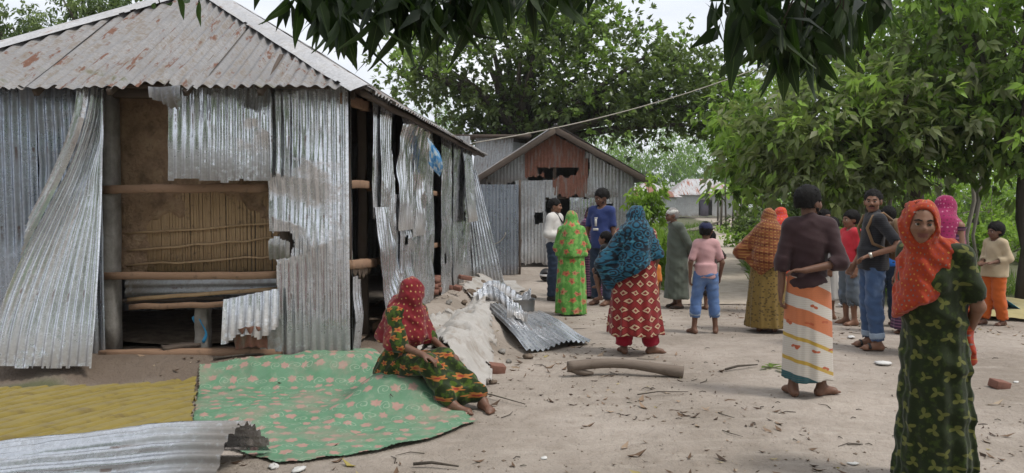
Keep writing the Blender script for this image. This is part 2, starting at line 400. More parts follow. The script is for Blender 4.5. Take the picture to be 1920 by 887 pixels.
# ------------------------------------------------------------------ ground
HX, HY = -1.47, 6.75                     # near right corner of the big house
HD = np.array([.67, 7.55]); HD = HD / np.linalg.norm(HD); HLEN = 7.58; HW = 3.75
def path_x(y):
    return np.interp(y, [9, 13, 20, 30, 45, 62, 84], [2.6, 3.55, 5.4, 8.5, 13.2, 18.2, 22.5])
def gz(x, y):
    x = np.asarray(x, float); y = np.asarray(y, float)
    k = HD[0] / HD[1]; xr = HX + k * (y - HY); xl = xr - HW
    dx = np.maximum(x - xr, xl - x); dy = np.maximum(HY - y, y - (HY + HLEN * HD[1])); d = np.maximum(dx, dy)
    ns = fbm(x * 1.3, y * 1.3, 3, 3) - .5
    z = .19 * (1 - sstep(.12, .62, d + ns * .25))
    sh = np.maximum(np.abs(x - .95) - 1.75, 16.6 - y); z = np.maximum(z, .12 * (1 - sstep(0, .5, sh + ns * .2)) * (y < 24))
    cx = np.interp(y, [5.2, 5.9, 7.3, 9.5, 12], [-.95, -.88, -.55, -.35, -.15]); z = np.maximum(z, .21 * (1 - sstep(.12, .50, np.abs(x - cx) + ns * .2)) * sstep(5.25, 5.75, y) * (1 - sstep(9.0, 11, y)))
    f = 1 - sstep(14, 30, y)
    z = z + (fbm(x * .9, y * .9, 11, 4) - .5) * .05 + (fbm(x * 5, y * 5, 23, 3) - .5) * .018 * f
    z = z + sstep(12, 40, y) * (fbm(x * .2, y * .2, 5, 3) - .5) * .25 * sstep(1.0, 3.5, np.abs(x - path_x(y)))
    return z
def gz1(x, y): return float(gz(np.array([x]), np.array([y]))[0])
def _lines(parts): return np.unique(np.concatenate([np.arange(a, b, s) for a, b, s in parts] + [[parts[-1][1]]]))
gx = _lines([(-260, -60, 20), (-60, -14, 2), (-14, -6, .3), (-6, 6, .085), (6, 14, .2), (14, 60, 2), (60, 260, 20)])
gy = _lines([(-40, -4, 4), (-4, 3, .5), (3, 11, .08), (11, 18, .14), (18, 40, .5), (40, 120, 4), (120, 420, 30)])
GX, GY = np.meshgrid(gx, gy, indexing='ij')
GP = np.stack([GX, GY, gz(GX, GY)], -1)
yard = sstep(11.3, 13.6, GY) * sstep(1.2, 2.2, np.abs(GX - path_x(GY))) * (GX > 3.0)      # right of the path
yard = np.maximum(yard, sstep(2.5, 3.2, GX) * sstep(13.0, 14.0, GY) * sstep(.55, 1.0, np.abs(GX - path_x(GY))))
yard = np.maximum(yard, sstep(24, 34, GY) * sstep(.7, 2.0, np.abs(GX - path_x(GY))))
yard = np.maximum(yard, sstep(9.8, 11.0, GY) * sstep(5.2, 6.2, GX))
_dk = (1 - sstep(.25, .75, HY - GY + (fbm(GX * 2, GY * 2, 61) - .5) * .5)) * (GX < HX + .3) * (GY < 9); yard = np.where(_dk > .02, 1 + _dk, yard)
_i = np.arange(GX.size).reshape(GX.shape)
_q = np.stack([_i[:-1, :-1], _i[1:, :-1], _i[1:, 1:], _i[:-1, 1:]], -1).reshape(-1, 4)
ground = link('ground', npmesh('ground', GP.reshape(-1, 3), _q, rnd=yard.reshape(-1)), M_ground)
tag(ground, kind='structure')
# sandy footpath running back to the far huts
py_ = np.concatenate([np.arange(11.5, 30, .25), np.arange(30, 92, 1.0)]); pw = np.linspace(-1, 1, 13)
PX = np.stack([path_x(py_)[:, None] + pw[None, :] * (np.interp(py_, [11, 14, 22, 60, 90], [.9, .8, .75, 1.4, 3.5])[:, None] * (1 + .35 * (fbm(py_ * .9, py_ * 0, 4) - .5))[:, None]), np.repeat(py_[:, None], 13, 1)], -1)
PZ = gz(PX[..., 0], PX[..., 1]) + .012 - .03 * np.abs(pw)[None, :] ** 6
path = link('footpath', gridmesh('footpath', np.concatenate([PX, PZ[..., None]], -1)[:, ::-1]), M_path); tag(path, kind='structure')
# ------------------------------------------------------------------ corrugated sheets
def sheet(name, pos, w, l, material, parent=None, pitch=.076, amp=.0125, du=.0115, dv=.035, crum=0.0, crumf=None, keep=None, flat=None, seed=0, extra=None, thick=0):
    """a corrugated iron sheet: pos(U,V)->xyz lays it out, corrugations run along V"""
    if keep is not None and dv == .035: dv = .018
    nu = max(4, int(w / du)) + 1; nv = max(4, int(l / dv)) + 1
    U, V = np.meshgrid(np.linspace(0, w, nu), np.linspace(0, l, nv), indexing='ij')
    P = np.stack(np.broadcast_arrays(*pos(U, V)), -1).astype(float)
    nr = np.cross(np.gradient(P, axis=0), np.gradient(P, axis=1)); nr /= np.linalg.norm(nr, axis=-1, keepdims=True) + 1e-12
    A = np.ones_like(U); D = 0.0
    if crum:
        cf = np.ones_like(U) if crumf is None else np.clip(crumf(U, V), 0, 1)
        r1 = ridge(U * 2.6 + seed * 3.1, V * 1.5 + seed, seed, 2); r2 = ridge(U * 7 + seed, V * 4, seed + 9, 2)
        D = crum * cf * ((r1 - .55) * .55 + (r2 - .5) * .10); kr = np.random.RandomState(seed * 7 + 1)
        for _ in range(int(4 + crum * 70)):
            v0, u0, sl, wd, am = kr.rand() * l, kr.rand() * w, kr.randn() * .5, .10 + .30 * kr.rand(), (kr.rand() - .45) * crum * .75
            D = D + cf * am * np.maximum(0, 1 - np.abs(V - v0 - sl * (U - u0)) / wd) * np.maximum(0, 1 - np.abs(U - u0) / (.25 + .4 * kr.rand()))
        A = 1 - .5 * cf * sstep(.45, .75, fbm(U * 3, V * 2.2, seed + 3, 3))
    D = D + (fbm(U * 1.5, V * .9, seed + 41, 2) - .5) * .014
    if flat is not None: A = A * flat(U, V)
    D = D + amp * A * np.cos(2 * PI * U / pitch)
    if extra is not None: D = D + extra(U, V)
    P = P + nr * D[..., None]
    k = None
    if keep is not None:
        Uc = (U[:-1, :-1] + U[1:, 1:]) / 2; Vc = (V[:-1, :-1] + V[1:, 1:]) / 2; k = keep(Uc, Vc)
    pat = np.stack([U + seed * 1.7, V, np.full_like(U, seed)], -1)
    return link(name, gridmesh(name, P, k, pat, thick=thick), material, parent)
def rag(U, V, seed, a=.03, f=14): return (fbm(U * f + seed, V * f, seed, 3) - .5) * 2 * a
def inpoly(U, V, poly):
    n = len(poly); r = np.zeros(U.shape, bool)
    for i in range(n):
        (x1, y1), (x2, y2) = poly[i], poly[(i + 1) % n]
        c = ((y1 > V) != (y2 > V)) & (U < (x2 - x1) * (V - y1) / (y2 - y1 + 1e-12) + x1); r ^= c
    return r

house = thing('tin_house', 'large damaged house of corrugated iron with a hipped roof', 'house', (HX - HW / 2, HY, .19))
HM = Matrix.Translation(-house.location)
def own(o, p=None):
    """parent while keeping the world place (things are modelled in world metres)"""
    p = p or house
    o.parent = p; w = p.matrix_world if p.parent is None else None
    o.location = o.location - p.location if p.parent is None else o.location
    return o
Y0 = HY
def fx(px, y=Y0): return at(px, 400, y).x
def fz(py, y=Y0): return at(600, py, y).z
def wallf(px0, px1, py0, py1, y=Y0, tilt=0.0, lean=0.0):
    """front-wall sheet between photo columns px0..px1 and rows py0 (top)..py1 (bottom)"""
    x0, x1, z1, z0 = fx(px0, y), fx(px1, y), fz(py0, y), fz(py1, y)
    return (lambda U, V: (x0 + U + lean * V, y - tilt * (1 - V / (z1 - z0)), z0 + V)), x1 - x0, z1 - z0
FT = 2.86                                 # underside of the roof at the front wall
# left part of the front wall: three sheets side by side
p, w, l = wallf(-330, -118, 150, 684); own(sheet('wall_sheet', p, w, l, M_galvblue, seed=1, crum=.012))
p, w, l = wallf(-128, 72, 150, 686, 6.735); own(sheet('wall_sheet', p, w, l, M_galvblue, seed=2, crum=.015))
p, w, l = wallf(62, 192, 150, 684, 6.75)
own(sheet('wall_sheet', p, w, l, M_galvblue, seed=3, crum=.05, crumf=lambda U, V: sstep(.5, 1.3, V) * (1 - sstep(2.2, 2.6, V))))
# peeled sheet: pulled away at the foot, twisted narrow at the top
Lp = fz(172, 6.7) - fz(694, 6.3)
def peel(U, V):
    t = V / Lp; w0 = 1 - .80 * sstep(.08, 1.0, t) - .06 * t
    xr = fx(190, 6.5) - .02 * t; xl_off = (1 - U / .86) * .86 * w0
    y = 6.70 - .42 * (1 - t) ** 1.4 + .10 * np.sin(U * 5) * (t) - .10 * t * (1 - U / .86)
    return xr - xl_off, y, fz(694, 6.3) + V + .07 * (1 - U / .86) * (1 - t) * 0 + .05 * np.sin(U * 3 + 1) * t
own(sheet('peeled_sheet', peel, .86, Lp, M_galvbright, seed=4, crum=.045, crumf=lambda U, V: .3 + .7 * sstep(1.0, 1.5, V), keep=lambda U, V: V > .03 + rag(U, V, 5, .03)))
def flange(U, V):
    V2 = Lp * (.36 + .64 * V / 1.75); x, y, z = peel(0 * U, V2)
    return x + .02 - .9 * U, y - .03 - .55 * U, z + .02 + .15 * U
own(sheet('folded_edge', flange, .085, 1.75, M_galvbright, seed=5, crum=.02, amp=.010, keep=lambda U, V: U < .085 * sstep(-.02, .5, V) + .0 * V))
# crumpled upper sheet over the mud wall
p, w, l = wallf(322, 512, 152, 343, 6.66, tilt=.05)
own(sheet('wall_sheet', p, w, l, M_galvbright, seed=6, crum=.085, crumf=lambda U, V: .25 + .75 * sstep(.15, .5, V) , keep=lambda U, V: V > .015 + rag(U, V, 2, .03, 6)))
# right hand sheet of the front, bitten out at its left edge, running into the corner
x505 = fx(505); p, w, l = wallf(505, 654, 150, 672, 6.735)
bite = [(-.1, fz(436) - fz(672)), (.19, fz(436) - fz(672)), (.22, fz(455) - fz(672)), (.17, fz(482) - fz(672)), (.06, fz(484) - fz(672)), (.07, -1), (-.1, -1)]
own(sheet('wall_sheet', p, w, l, M_galvbright, seed=7, crum=.06, crumf=lambda U, V: .15 + .85 * sstep(.75, 1.1, V) * (1 - sstep(.42, .6, U)),
          keep=lambda U, V: ~inpoly(U + rag(U, V, 3, .02), V + rag(U, V, 8, .02), bite)))
def flap(U, V): return fx(503, 6.6) + U * .75, 6.62 - .18 * U - .05 * np.sin(V * 8), fz(488, 6.6) + V * .8 + .10 * U
own(sheet('torn_flap', flap, .26, .26, M_galv, seed=8, crum=.05, keep=lambda U, V: V < .25 - .4 * np.abs(U - .1) + rag(U, V, 3, .05)))
# frame of the open bay ------------------------------------------------
def fbeam(name, px0, py0, px1, py1, y, th, dep, m, sd): return own(beam(name, at(px0, py0, y), at(px1, py1, y), dep, th, m, None, sd))
fbeam('beam', 188, 356, 508, 352, 6.80, .075, .06, M_wood, 1)
fbeam('beam', 186, 518, 524, 516, 6.80, .065, .06, M_wood, 2)
fbeam('sill', 190, 665, 530, 659, 6.74, .075, .09, M_wood, 3)
fbeam('floor_pole', 240, 562, 525, 541, 6.86, .035, .04, M_bamboo, 4)
fbeam('floor_pole', 244, 575, 500, 569, 6.84, .05, .05, M_wood, 5)
fbeam('floor_pole', 238, 566, 420, 560, 6.95, .03, .04, M_wooddark, 6)
fbeam('cross_rail', 170, 566, 245, 564, 6.98, .03, .04, M_wooddark, 7)
fbeam('top_plate', -330, 170, 665, 176, 6.86, .10, .07, M_wooddark, 8)
own(beam('post', at(210, 660, 6.88), at(203, 170, 6.88), .14, .165, M_conc, None, 9, wob=.004, up=(0, 1, 0)))
own(beam('post', at(381, 662, 6.95), at(381, 572, 6.95), .12, .125, M_conc, None, 10, wob=.003, up=(0, 1, 0)))
own(beam('post', at(536, 660, 6.86), at(536, 170, 6.86), .09, .10, M_wooddark, None, 11, up=(0, 1, 0)))
own(beam('post', (HX - .06, HY + .08, .1), (HX - .06, HY + .08, 2.75), .11, .11, M_wooddark, None, 12, up=(0, 1, 0)))
# wall of split bamboo daubed with mud, set back behind the beams
YB = 7.02
bx0, bx1 = fx(222, YB), fx(526, YB); bz0, bz1 = fz(516, YB), fz(150, YB)
def daub(U, V): return bx0 + U, YB + .02 + (0 * U), bz0 + V
gap = lambda U, V: (fbm(U * 2.4 + 3, V * 2.6, 51, 4) + .10 * sstep(.5, .95, U) - .28 * sstep(.55, .95, V) ) > .54
_nU, _nV = 150, 110
U_, V_ = np.meshgrid(np.linspace(0, bx1 - bx0, _nU), np.linspace(0, bz1 - bz0, _nV), indexing='ij')
msk = fbm(U_ * 2.4 + 3, V_ * 2.6, 51, 4) + .13 * sstep(.45, .8, U_) - .28 * sstep(.66, .98, V_) + .045
D_ = .022 * sstep(.60, .50, msk) * (1 if True else 0)
D_ = .024 * (1 - sstep(.49, .56, msk)) + .012 * (fbm(U_ * 9, V_ * 9, 8, 4) - .5) + .012 * (fbm(U_ * 30, V_ * 22, 81, 2) - .5)
Pd = np.stack([bx0 + U_, YB + .012 - D_, bz0 + V_], -1)
own(link('mud_daub', gridmesh('mud_daub', Pd, ((msk[:-1, :-1] + msk[1:, 1:]) / 2) < .56), M_plaster))
rng = np.random.RandomState(4); x = bx0; i = 0
while x < bx1:
    ww = .018 + .016 * rng.rand(); top = bz1 if x < 0 else bz1
    miss = rng.rand() < .06
    if not miss:
        own(beam('bamboo_slat', (x + ww / 2, YB + .012 + .006 * rng.rand(), bz0 - .01 + .02 * rng.rand()), (x + ww / 2 + .012 * (rng.rand() - .5), YB + .012, bz1), ww * .96, .012, M_bamboo, None, 100 + i, wob=.002, up=(0, 1, 0), n=5))
    x += ww + .001 + (.006 if rng.rand() < .12 else 0); i += 1
for j, (a0, b0) in enumerate([(424, 412), (456, 440), (484, 474)]):
    own(beam('bamboo_batten', at(238, a0 + 14, YB - .02), at(524, b0 + 6, YB - .02), .014, .018, M_bamboo, None, 200 + j, wob=.010))
# dull sheet lying behind the floor poles, leaning scraps below
own(sheet('floor_sheet', lambda U, V: (fx(232, 6.98) + V, 6.98 + 0 * U, fz(556, 6.98) + U + .012 * V), .20, 1.42, M_galvgrey, seed=11))
_a = at(420, 566, 6.72); _b = at(524, 545, 6.72)
own(sheet('leaning_scrap', lambda U, V: (_a.x + U * .98 + (.40 - V) * .08, 6.72 - .16 * (1 - V / .42), _a.z - .40 + V + U * .20), .52, .42, M_galv, seed=12, crum=.02,
          keep=lambda U, V: V > .02 + .10 * np.abs(np.sin(U * 9)) * .6 + rag(U, V, 4, .03)))
own(sheet('rusty_scrap', lambda U, V: (fx(438, 6.66) + U, 6.66 - .15 * V, .24 + V * .75 + .04 * np.sin(U * 9)), .3, .26, M_rust, seed=13, crum=.07, keep=lambda U, V: V < .2 + .1 * np.sin(U * 11) + rag(U, V, 4, .04)))
own(sheet('grey_scrap', lambda U, V: (fx(484, 6.70) + U, 6.70 - .02 * V, .22 + V), .2, .34, M_galvgrey, seed=14, amp=.002, crum=.02, keep=lambda U, V: V < .30 - .35 * np.abs(U - .12) + rag(U, V, 4, .04)))
# closed sides so that the inside stays dark
k_ = HD[0] / HD[1]
def side(s, off): return HX + HD[0] * s - off, HY + HD[1] * s
own(sheet('back_wall', lambda U, V: (HX - HW + U + HD[0] * HLEN, HY + HD[1] * HLEN + 0 * U, .1 + V), HW, 2.75, M_galvgrey, seed=15, du=.025, dv=.3, thick=0))
for j in range(4):
    s0 = j * HLEN / 4
    own(sheet('left_wall_sheet', lambda U, V, s0=s0: (HX - HW + HD[0] * (s0 + U), HY + HD[1] * (s0 + U), .1 + V), HLEN / 4 + .02, 2.75, M_galvblue, seed=16 + j, du=.019, dv=.3, thick=0))
own(sheet('inner_wall', lambda U, V: (HX - HW + .05 + U, HY + 2.3 + 0 * U, .1 + V), HW - .6, 2.7, M_galvgrey, seed=21, du=.025, dv=.3, thick=0))
_fl = np.stack(np.meshgrid(np.linspace(HX - HW, HX, 30), np.linspace(HY + .3, HY + 3, 24), indexing='ij'), -1)
_flz = .20 + .10 * fbm(_fl[..., 0] * 2, _fl[..., 1] * 2, 4)
own(link('earth_floor', gridmesh('earth_floor', np.concatenate([_fl, _flz[..., None]], -1)), M_mud))

# ------------------------------------------------------------------ long right-hand wall
def wr(s, z, out=0.0): return HX + HD[0] * s + HD[1] * out, HY + HD[1] * s - HD[0] * out, z
def rs(px):                     # distance along the wall seen at photo column px
    a = (px - 960) / F_PX; return (a * HY - HX) / (HD[0] - a * HD[1])
def rz(px, py): 
    s = rs(px); return CAMZ + (383 - py) / F_PX * (HY + HD[1] * s)
CR = 1.25
def rwall(name, s0, s1, z0, z1, m, sd, out=.0, tilt=0.0, crum=.03, crumf=None, keep=None, lean=0.0, curl=0.0, du=.0127):
    l = z1 - z0
    f = lambda U, V: wr(s0 + U + lean * V, z0 + V, out + .012 + tilt * (1 - V / l) + curl * np.maximum(0, V / l - .62) ** 1.3 * (U / (s1 - s0)))
    return own(sheet(name, f, s1 - s0, l, m, seed=sd, crum=crum * CR, crumf=crumf, keep=keep, du=du))
# strip beside the corner, below the doorway
rwall('low_wall_sheet', .03, .30, .16, .92, M_galv, 31, keep=lambda U, V: V < .72 + rag(U, V, 3, .04) - .35 * np.maximum(0, U - .12))
rwall('corner_sheet', .0, .05, .16, 2.7, M_galvbright, 32, crum=.01)
up = lambda U, V: sstep(1.4, 1.9, V) * .8 + .45
hol = lambda U, V, cu, cv, ru, rv, sd: ((U - cu) / ru) ** 2 + ((V - cv) / rv) ** 2 < 1 + rag(U, V, sd, .8, 14)
rwall('wall_sheet', .70, 1.00, 1.40, 2.66, M_galvbright, 33, crum=.03)
rwall('torn_wall_sheet', .90, 1.52, .95, 2.64, M_galvbright, 34, out=.02, crum=.07, crumf=up, keep=lambda U, V: U < .58 + rag(U, V, 2, .06, 5) - .12 * sstep(1.0, 1.3, V))
rwall('fallen_wall_strip', .64, 1.16, .17, 1.52, M_galvbright, 35, out=.06, tilt=.12, crum=.07, lean=-.05)
rwall('wall_sheet', 1.05, 1.80, .17, 1.66, M_galvbright, 36, out=.01, crum=.06, keep=lambda U, V: ~hol(U, V, .52, .62, .035, .14, 3))
rwall('twisted_wall_sheet', 1.56, 2.30, 1.25, 2.52, M_galvbright, 37, out=.05, crum=.09, curl=.5, lean=.08)
rwall('wall_sheet', 1.72, 2.52, .17, 1.80, M_galv, 38, out=.015, crum=.06, keep=lambda U, V: ~(hol(U, V, .35, .95, .07, .06, 3) | hol(U, V, .45, .28, .05, .08, 9)))
rwall('twisted_wall_sheet', 2.28, 3.12, 1.15, 2.54, M_galvbright, 39, out=.03, crum=.09, curl=.35)
rwall('wall_sheet', 2.46, 3.88, .17, 2.60, M_galv, 40, crum=.06, keep=lambda U, V: ~((V > 2.2 + rag(U, V, 3, .08, 5)) & (U < .4)))
rwall('wall_sheet', 4.34, 5.35, .17, 2.58, M_galvbright, 41, out=.01, crum=.06, crumf=up, keep=lambda U, V: ~hol(U, V, .40, .55, .06, .10, 3))
rwall('wall_sheet', 5.28, 6.36, .17, 2.56, M_galv, 42, out=.03, crum=.05, curl=.35)
rwall('hanging_wall_sheet', 5.6, 6.75, 1.25, 2.52, M_galv, 43, out=.10, tilt=.14, crum=.05, lean=.20)
rwall('wall_sheet', 6.25, 7.45, .17, 2.5, M_galvbright, 44, crum=.05, keep=lambda U, V: ~hol(U, V, .5, 1.15, .12, .11, 3))
# rails and posts showing in the doorway and the gap
def rbeam(name, s0, z0, s1, z1, th, dep, m, sd, out=-.05): return own(beam(name, wr(s0, z0, out), wr(s1, z1, out), dep, th, m, None, sd))
rbeam('door_lintel', -.02, rz(655, 186), .80, rz(690, 196), .10, .05, M_wood, 51)
rbeam('rail', .0, rz(655, 345), .78, rz(697, 346), .075, .06, M_wood, 52)
rbeam('rail', .0, rz(660, 495), .80, rz(704, 492), .085, .09, M_wood, 53, -.02)
rbeam('rail', .8, 1.72, 7.5, 1.70, .07, .05, M_wood, 54); rbeam('rail', .8, .95, 7.5, .93, .07, .05, M_wood, 55)
rbeam('rail', 1.0, .26, 7.5, .26, .09, .06, M_wood, 56); rbeam('top_plate', -.1, 2.66, 7.55, 2.66, .09, .08, M_wooddark, 57)
for j, s in enumerate((.84, 2.45, 3.86, 5.4, 7.45)): own(beam('post', wr(s, .1, -.12), wr(s, 2.66, -.12), .09, .09, M_wooddark, None, 60 + j, up=(0, 1, 0)))
# ragged mud hanging from the low rail
_U, _V = np.meshgrid(np.linspace(.06, .76, 90), np.linspace(0, .20, 26), indexing='ij')
_P = np.stack(np.broadcast_arrays(*wr(_U, rz(660, 500) + .01 - _V, -.01 + .015 * (fbm(_U * 20, _V * 20, 6) - .5) - .12 * _V)), -1)
own(link('hanging_mud', gridmesh('hanging_mud', _P, (_V < .03 + .17 * fbm(_U * 22, _V * 3, 14, 3) ** 1.3)[:-1, :-1], thick=.012), M_mud))
_rg = np.random.RandomState(8)
for j, (s, zz) in enumerate([(3.95, .30), (4.12, .31), (4.3, .29), (4.0, .37), (4.22, .38), (4.08, .45), (4.27, .46)]):
    x, y, z = wr(s, zz, -.02); own(link('brick', bez('brick', [((0, 0, 0), (.11, .22, .07), (.03 * _rg.rand(), .05 * _rg.rand(), .5 * _rg.rand()))]), M_brick, None, (x, y, z)))

# ------------------------------------------------------------------ hipped roof
EZ = 2.53; e_fr = np.array([-1.22, 6.36, EZ]); e_fl = np.array([-5.62, 6.36, EZ + .02])
apex = np.array(at(384, -26, 8.55)); SK = HD[0] / HD[1]
e_br = e_fr + np.array([SK * 8.25, 8.25, -.02]); e_bl = e_fl + np.array([SK * 8.25, 8.25, -.02])
rback = apex + np.array([SK * 3.9, 3.9, .0])
def roof_face(A, B, T1, T2, nsh, m, sd, du=.0135, dv=.05, wav=.04, special=None, name='roof_sheet'):
    """roof slope over eave A->B; T1..T2 the ridge above it (T1==T2: hip triangle); sheets side by side"""
    A, B, T1, T2 = map(np.array, (A, B, T1, T2)); e = B - A; Ln = np.linalg.norm(e); e = e / Ln
    t1, t2 = np.dot(T1 - A, e), np.dot(T2 - A, e)
    up_ = (T1 - A) - e * t1; H = np.linalg.norm(up_); up_ = up_ / H; wsh = Ln / nsh
    for i in range(nsh):
        u0 = i * wsh - .03; ww = wsh + .06
        def pos(U, V, u0=u0, i=i):
            x = np.clip(u0 + U, 0, Ln)
            top = np.where(x < t1, x / max(t1, 1e-6), np.where(x > t2, (Ln - x) / max(Ln - t2, 1e-6), 1.0)) * H
            lo = -wav * (fbm(x * 1.3, x * 0 + sd, sd, 3) - .3) - .05 * ((i * 7919 + sd) % 5) / 5
            v = lo + (np.maximum(top, .02) - lo) * V
            P = A[None, None] + x[..., None] * e + v[..., None] * up_
            P = P + np.array([0, 0, 1.0]) * (.004 * (i % 2) - .05 * np.sin(v / H * PI * .9)[..., None] * .5)
            return P[..., 0], P[..., 1], P[..., 2]
        kw = special(i, u0, ww) if special else {}
        o = sheet(name, pos, ww, 1.0, m, du=du, dv=dv / 2.5, seed=sd + i, amp=.017, pitch=.108, crum=kw.get('crum', .012), crumf=kw.get('crumf'), keep=kw.get('keep'))
        # the pattern runs in metres up the slope
        me = o.data; a = me.attributes['pat']; b = np.zeros(len(me.vertices) * 3, np.float32); a.data.foreach_get('vector', b); b = b.reshape(-1, 3); b[:, 1] *= H
        a.data.foreach_set('vector', b.ravel()); own(o)
flat_cr = lambda U, V: (1 - sstep(.05, .22, V))
def spec_front(i, u0, ww):
    if i in (3,): return dict(crum=.11, crumf=lambda U, V: (1 - sstep(.04, .26, V)) * sstep(.2, .5, U), keep=lambda U, V: V > .02 + rag(U, V * 3, 3, .03, 6))
    if i in (4, 5): return dict(crum=.05, crumf=lambda U, V: 1 - sstep(.04, .2, V), keep=lambda U, V: V > .01 + rag(U, V * 3, 3 + i, .02, 6))
    return dict(crum=.05, crumf=lambda U, V: .2 + .8 * (1 - sstep(.03, .2, V)), keep=lambda U, V: V > .004 + .03 * fbm(U * 3 + i * 5, U * 0, 7 + i) ** 2 + rag(U, V * 3, 3 + i, .012, 7))
roof_face(e_fl, e_fr, apex, apex, 6, M_roof, 70, special=spec_front)
roof_face(e_fr, e_br, apex, rback, 10, M_roof, 80, du=.024, dv=.15)
roof_face(e_br, e_bl, rback, rback, 4, M_roof, 95, du=.035, dv=.4)
roof_face(e_bl, e_fl, rback, apex, 8, M_roof, 100, du=.035, dv=.4)
def flashing(a, b, n1, n2, wid, sd, lift=.03):
    a, b = np.array(a), np.array(b); d = (b - a); Ln = np.linalg.norm(d); d /= Ln
    def pos(U, V):
        s = U - wid; arm = np.where(s[..., None] < 0, np.array(n1), np.array(n2)); q = np.abs(s)[..., None]
        P = a + V[..., None] * d + arm * q + np.array([0, 0, lift]) * (1 - (q / wid) ** 2 * .35) + .008 * (fbm(V * 4, U * 9, sd) - .5)[..., None]
        return P[..., 0], P[..., 1], P[..., 2]
    own(sheet('hip_flashing', pos, 2 * wid, Ln, M_flash, seed=sd, amp=0.0, crum=.006, du=.02, dv=.06, keep=lambda U, V: np.abs(U - wid) < wid * .97 + rag(U, V, sd, .01)))
def armv(a, b, into):
    d = np.array(b) - np.array(a); d = d / np.linalg.norm(d); v = np.array(into) - np.array(a); v = v - d * np.dot(v, d); return v / np.linalg.norm(v)
flashing(e_fr, apex, armv(e_fr, apex, e_fl), armv(e_fr, apex, e_br), .17, 111)
flashing(e_fl, apex, armv(e_fl, apex, e_fr), armv(e_fl, apex, e_bl), .17, 112)
flashing(apex, rback, armv(apex, rback, e_fr), armv(apex, rback, e_fl), .17, 113)
# crushed lip hanging from the front eave
_c0 = at(262, 160, 6.30); _c1 = at(332, 150, 6.30)
own(sheet('crushed_eave_flap', lambda U, V: (_c0.x + .03 + U * .95 - .22 * (.40 - V) * (U - .1), 6.34 + .30 * (.27 - V) + .05 * np.sin(U * 11 + 4 * V) - .03 * np.sin(V * 12), fz(206, 6.4) + V * .95), .34, .20, M_galvblue, seed=120, crum=.07, amp=.016,
          keep=lambda U, V: V > .02 + .75 * np.abs(U - .22) ** 1.35 + rag(U, V, 3, .05)))
# timbers under the right eave
for j in range(10):
    s = 1.3 + j * .62; x, y, z = wr(s, 0, -.5); x2, y2, _ = wr(s, 0, .22)
    own(beam('rafter', (x, y, EZ + .40), (x2, y2, EZ - .035), .045, .06, M_wooddark, None, 130 + j, n=4))
own(beam('eave_batten', e_fr + np.array([-.06, .1, -.035]), e_br + np.array([-.06, -.1, -.035]), .05, .04, M_wooddark, None, 150, n=16))
own(beam('eave_batten', e_fl + np.array([.4, .30, .06]), e_fr + np.array([-.4, .30, .06]), .05, .04, M_wooddark, None, 151, n=16))
for j in range(5):
    x = -4.7 + j * .64; own(beam('rafter', (x, 7.0, EZ + .38), (x, 6.40, EZ - .03), .045, .06, M_wooddark, None, 160 + j, n=4))
# printed blue tin scrap caught in the wall
@mat('blue_printed_tin')
def M_print(g):
    v = g.attr('pat'); n = g.noise(v, 9, 4, .6, .6); f = g.noise(v, 30, 3)
    c = g.ramp(n, [(.35, (.03, .14, .36)), (.48, (.06, .25, .52)), (.55, (.30, .45, .58)), (.62, (.55, .58, .60))])
    g.bsdf(c, .4, .1, g.bump(f, .2, .004), .4)
s_ = rs(782)
own(sheet('blue_tin_scrap', lambda U, V: wr(s_ - .45 + U * 1.1 - V * .45, rz(782, 330) + V * .72 - U * .30 + .14, .24 + .06 * U + .04 * np.sin(V * 6)), .48, .42, M_print, seed=140, amp=.003, crum=.05))
# ------------------------------------------------------------------ gabled shed at the back of the yard
SY = 17.0
shed = thing('tin_shed', 'patched gabled shed of grey and rusty corrugated iron behind the men talking', 'shed', (.95, SY, .12))
s_ap, s_le, s_re = at(1040, 244, SY), at(893, 336, SY), at(1207, 336, SY)
def gable(x): return np.where(x < s_ap.x, s_le.z + (x - s_le.x) * (s_ap.z - s_le.z) / (s_ap.x - s_le.x), s_re.z + (x - s_re.x) * (s_ap.z - s_re.z) / (s_ap.x - s_re.x))
def swall(name, px0, px1, py0, py1, m, sd, y=SY, crum=.04, hole=None, rg=.06, **k):
    x0, x1, z1, z0 = at(px0, 400, y).x, at(px1, 400, y).x, at(960, py0, y).z, at(960, py1, y).z
    hp_ = [(at(a, b, y).x - x0, at(a, b, y).z - z0) for a, b in hole] if hole else None
    def keep(U, V):
        q = (z0 + V < gable(x0 + U) - .07 - .05 * fbm(U * 7, U * 0, sd + 4))
        q &= (V > rg * 3 * fbm(U * 6, U * 0, sd) ** 2) & (V < z1 - z0 - rg * fbm(U * 5, U * 0 + 3, sd))
        if hp_: q &= ~inpoly(U + rag(U, V, sd, .03, 9), V + rag(U, V, sd + 5, .03, 9), hp_)
        return q
    return own(sheet(name, lambda U, V: (x0 + U, y + 0 * U, z0 + V), x1 - x0, z1 - z0, m, seed=sd, crum=crum, keep=keep, du=.019, dv=.03, **k), shed)
swall('rusty_wall_sheet', 984, 1102, 240, 337, M_rust, 201, hole=[(1024, 341), (1020, 322), (1012, 330), (1006, 312), (1028, 316), (1050, 312), (1084, 314), (1080, 330), (1060, 336), (1046, 341)])
swall('rusty_wall_sheet', 1036, 1101, 326, 374, M_rust, 202, SY - .02, crum=.05, rg=.09, hole=[(1030, 320), (1080, 320), (1064, 334), (1050, 330), (1040, 338)])
swall('wall_sheet', 915, 990, 280, 350, M_galvgrey, 203, SY + .01)
swall('door_sheet', 966, 1022, 336, 500, M_galvold, 204, SY - .03, crum=.05, hole=[(1002, 398), (1021, 397), (1018, 418), (1004, 420)])
swall('wall_sheet', 1018, 1044, 335, 502, M_galvold, 205, SY - .01, hole=[(1024, 371), (1050, 371), (1050, 424), (1024, 424)])
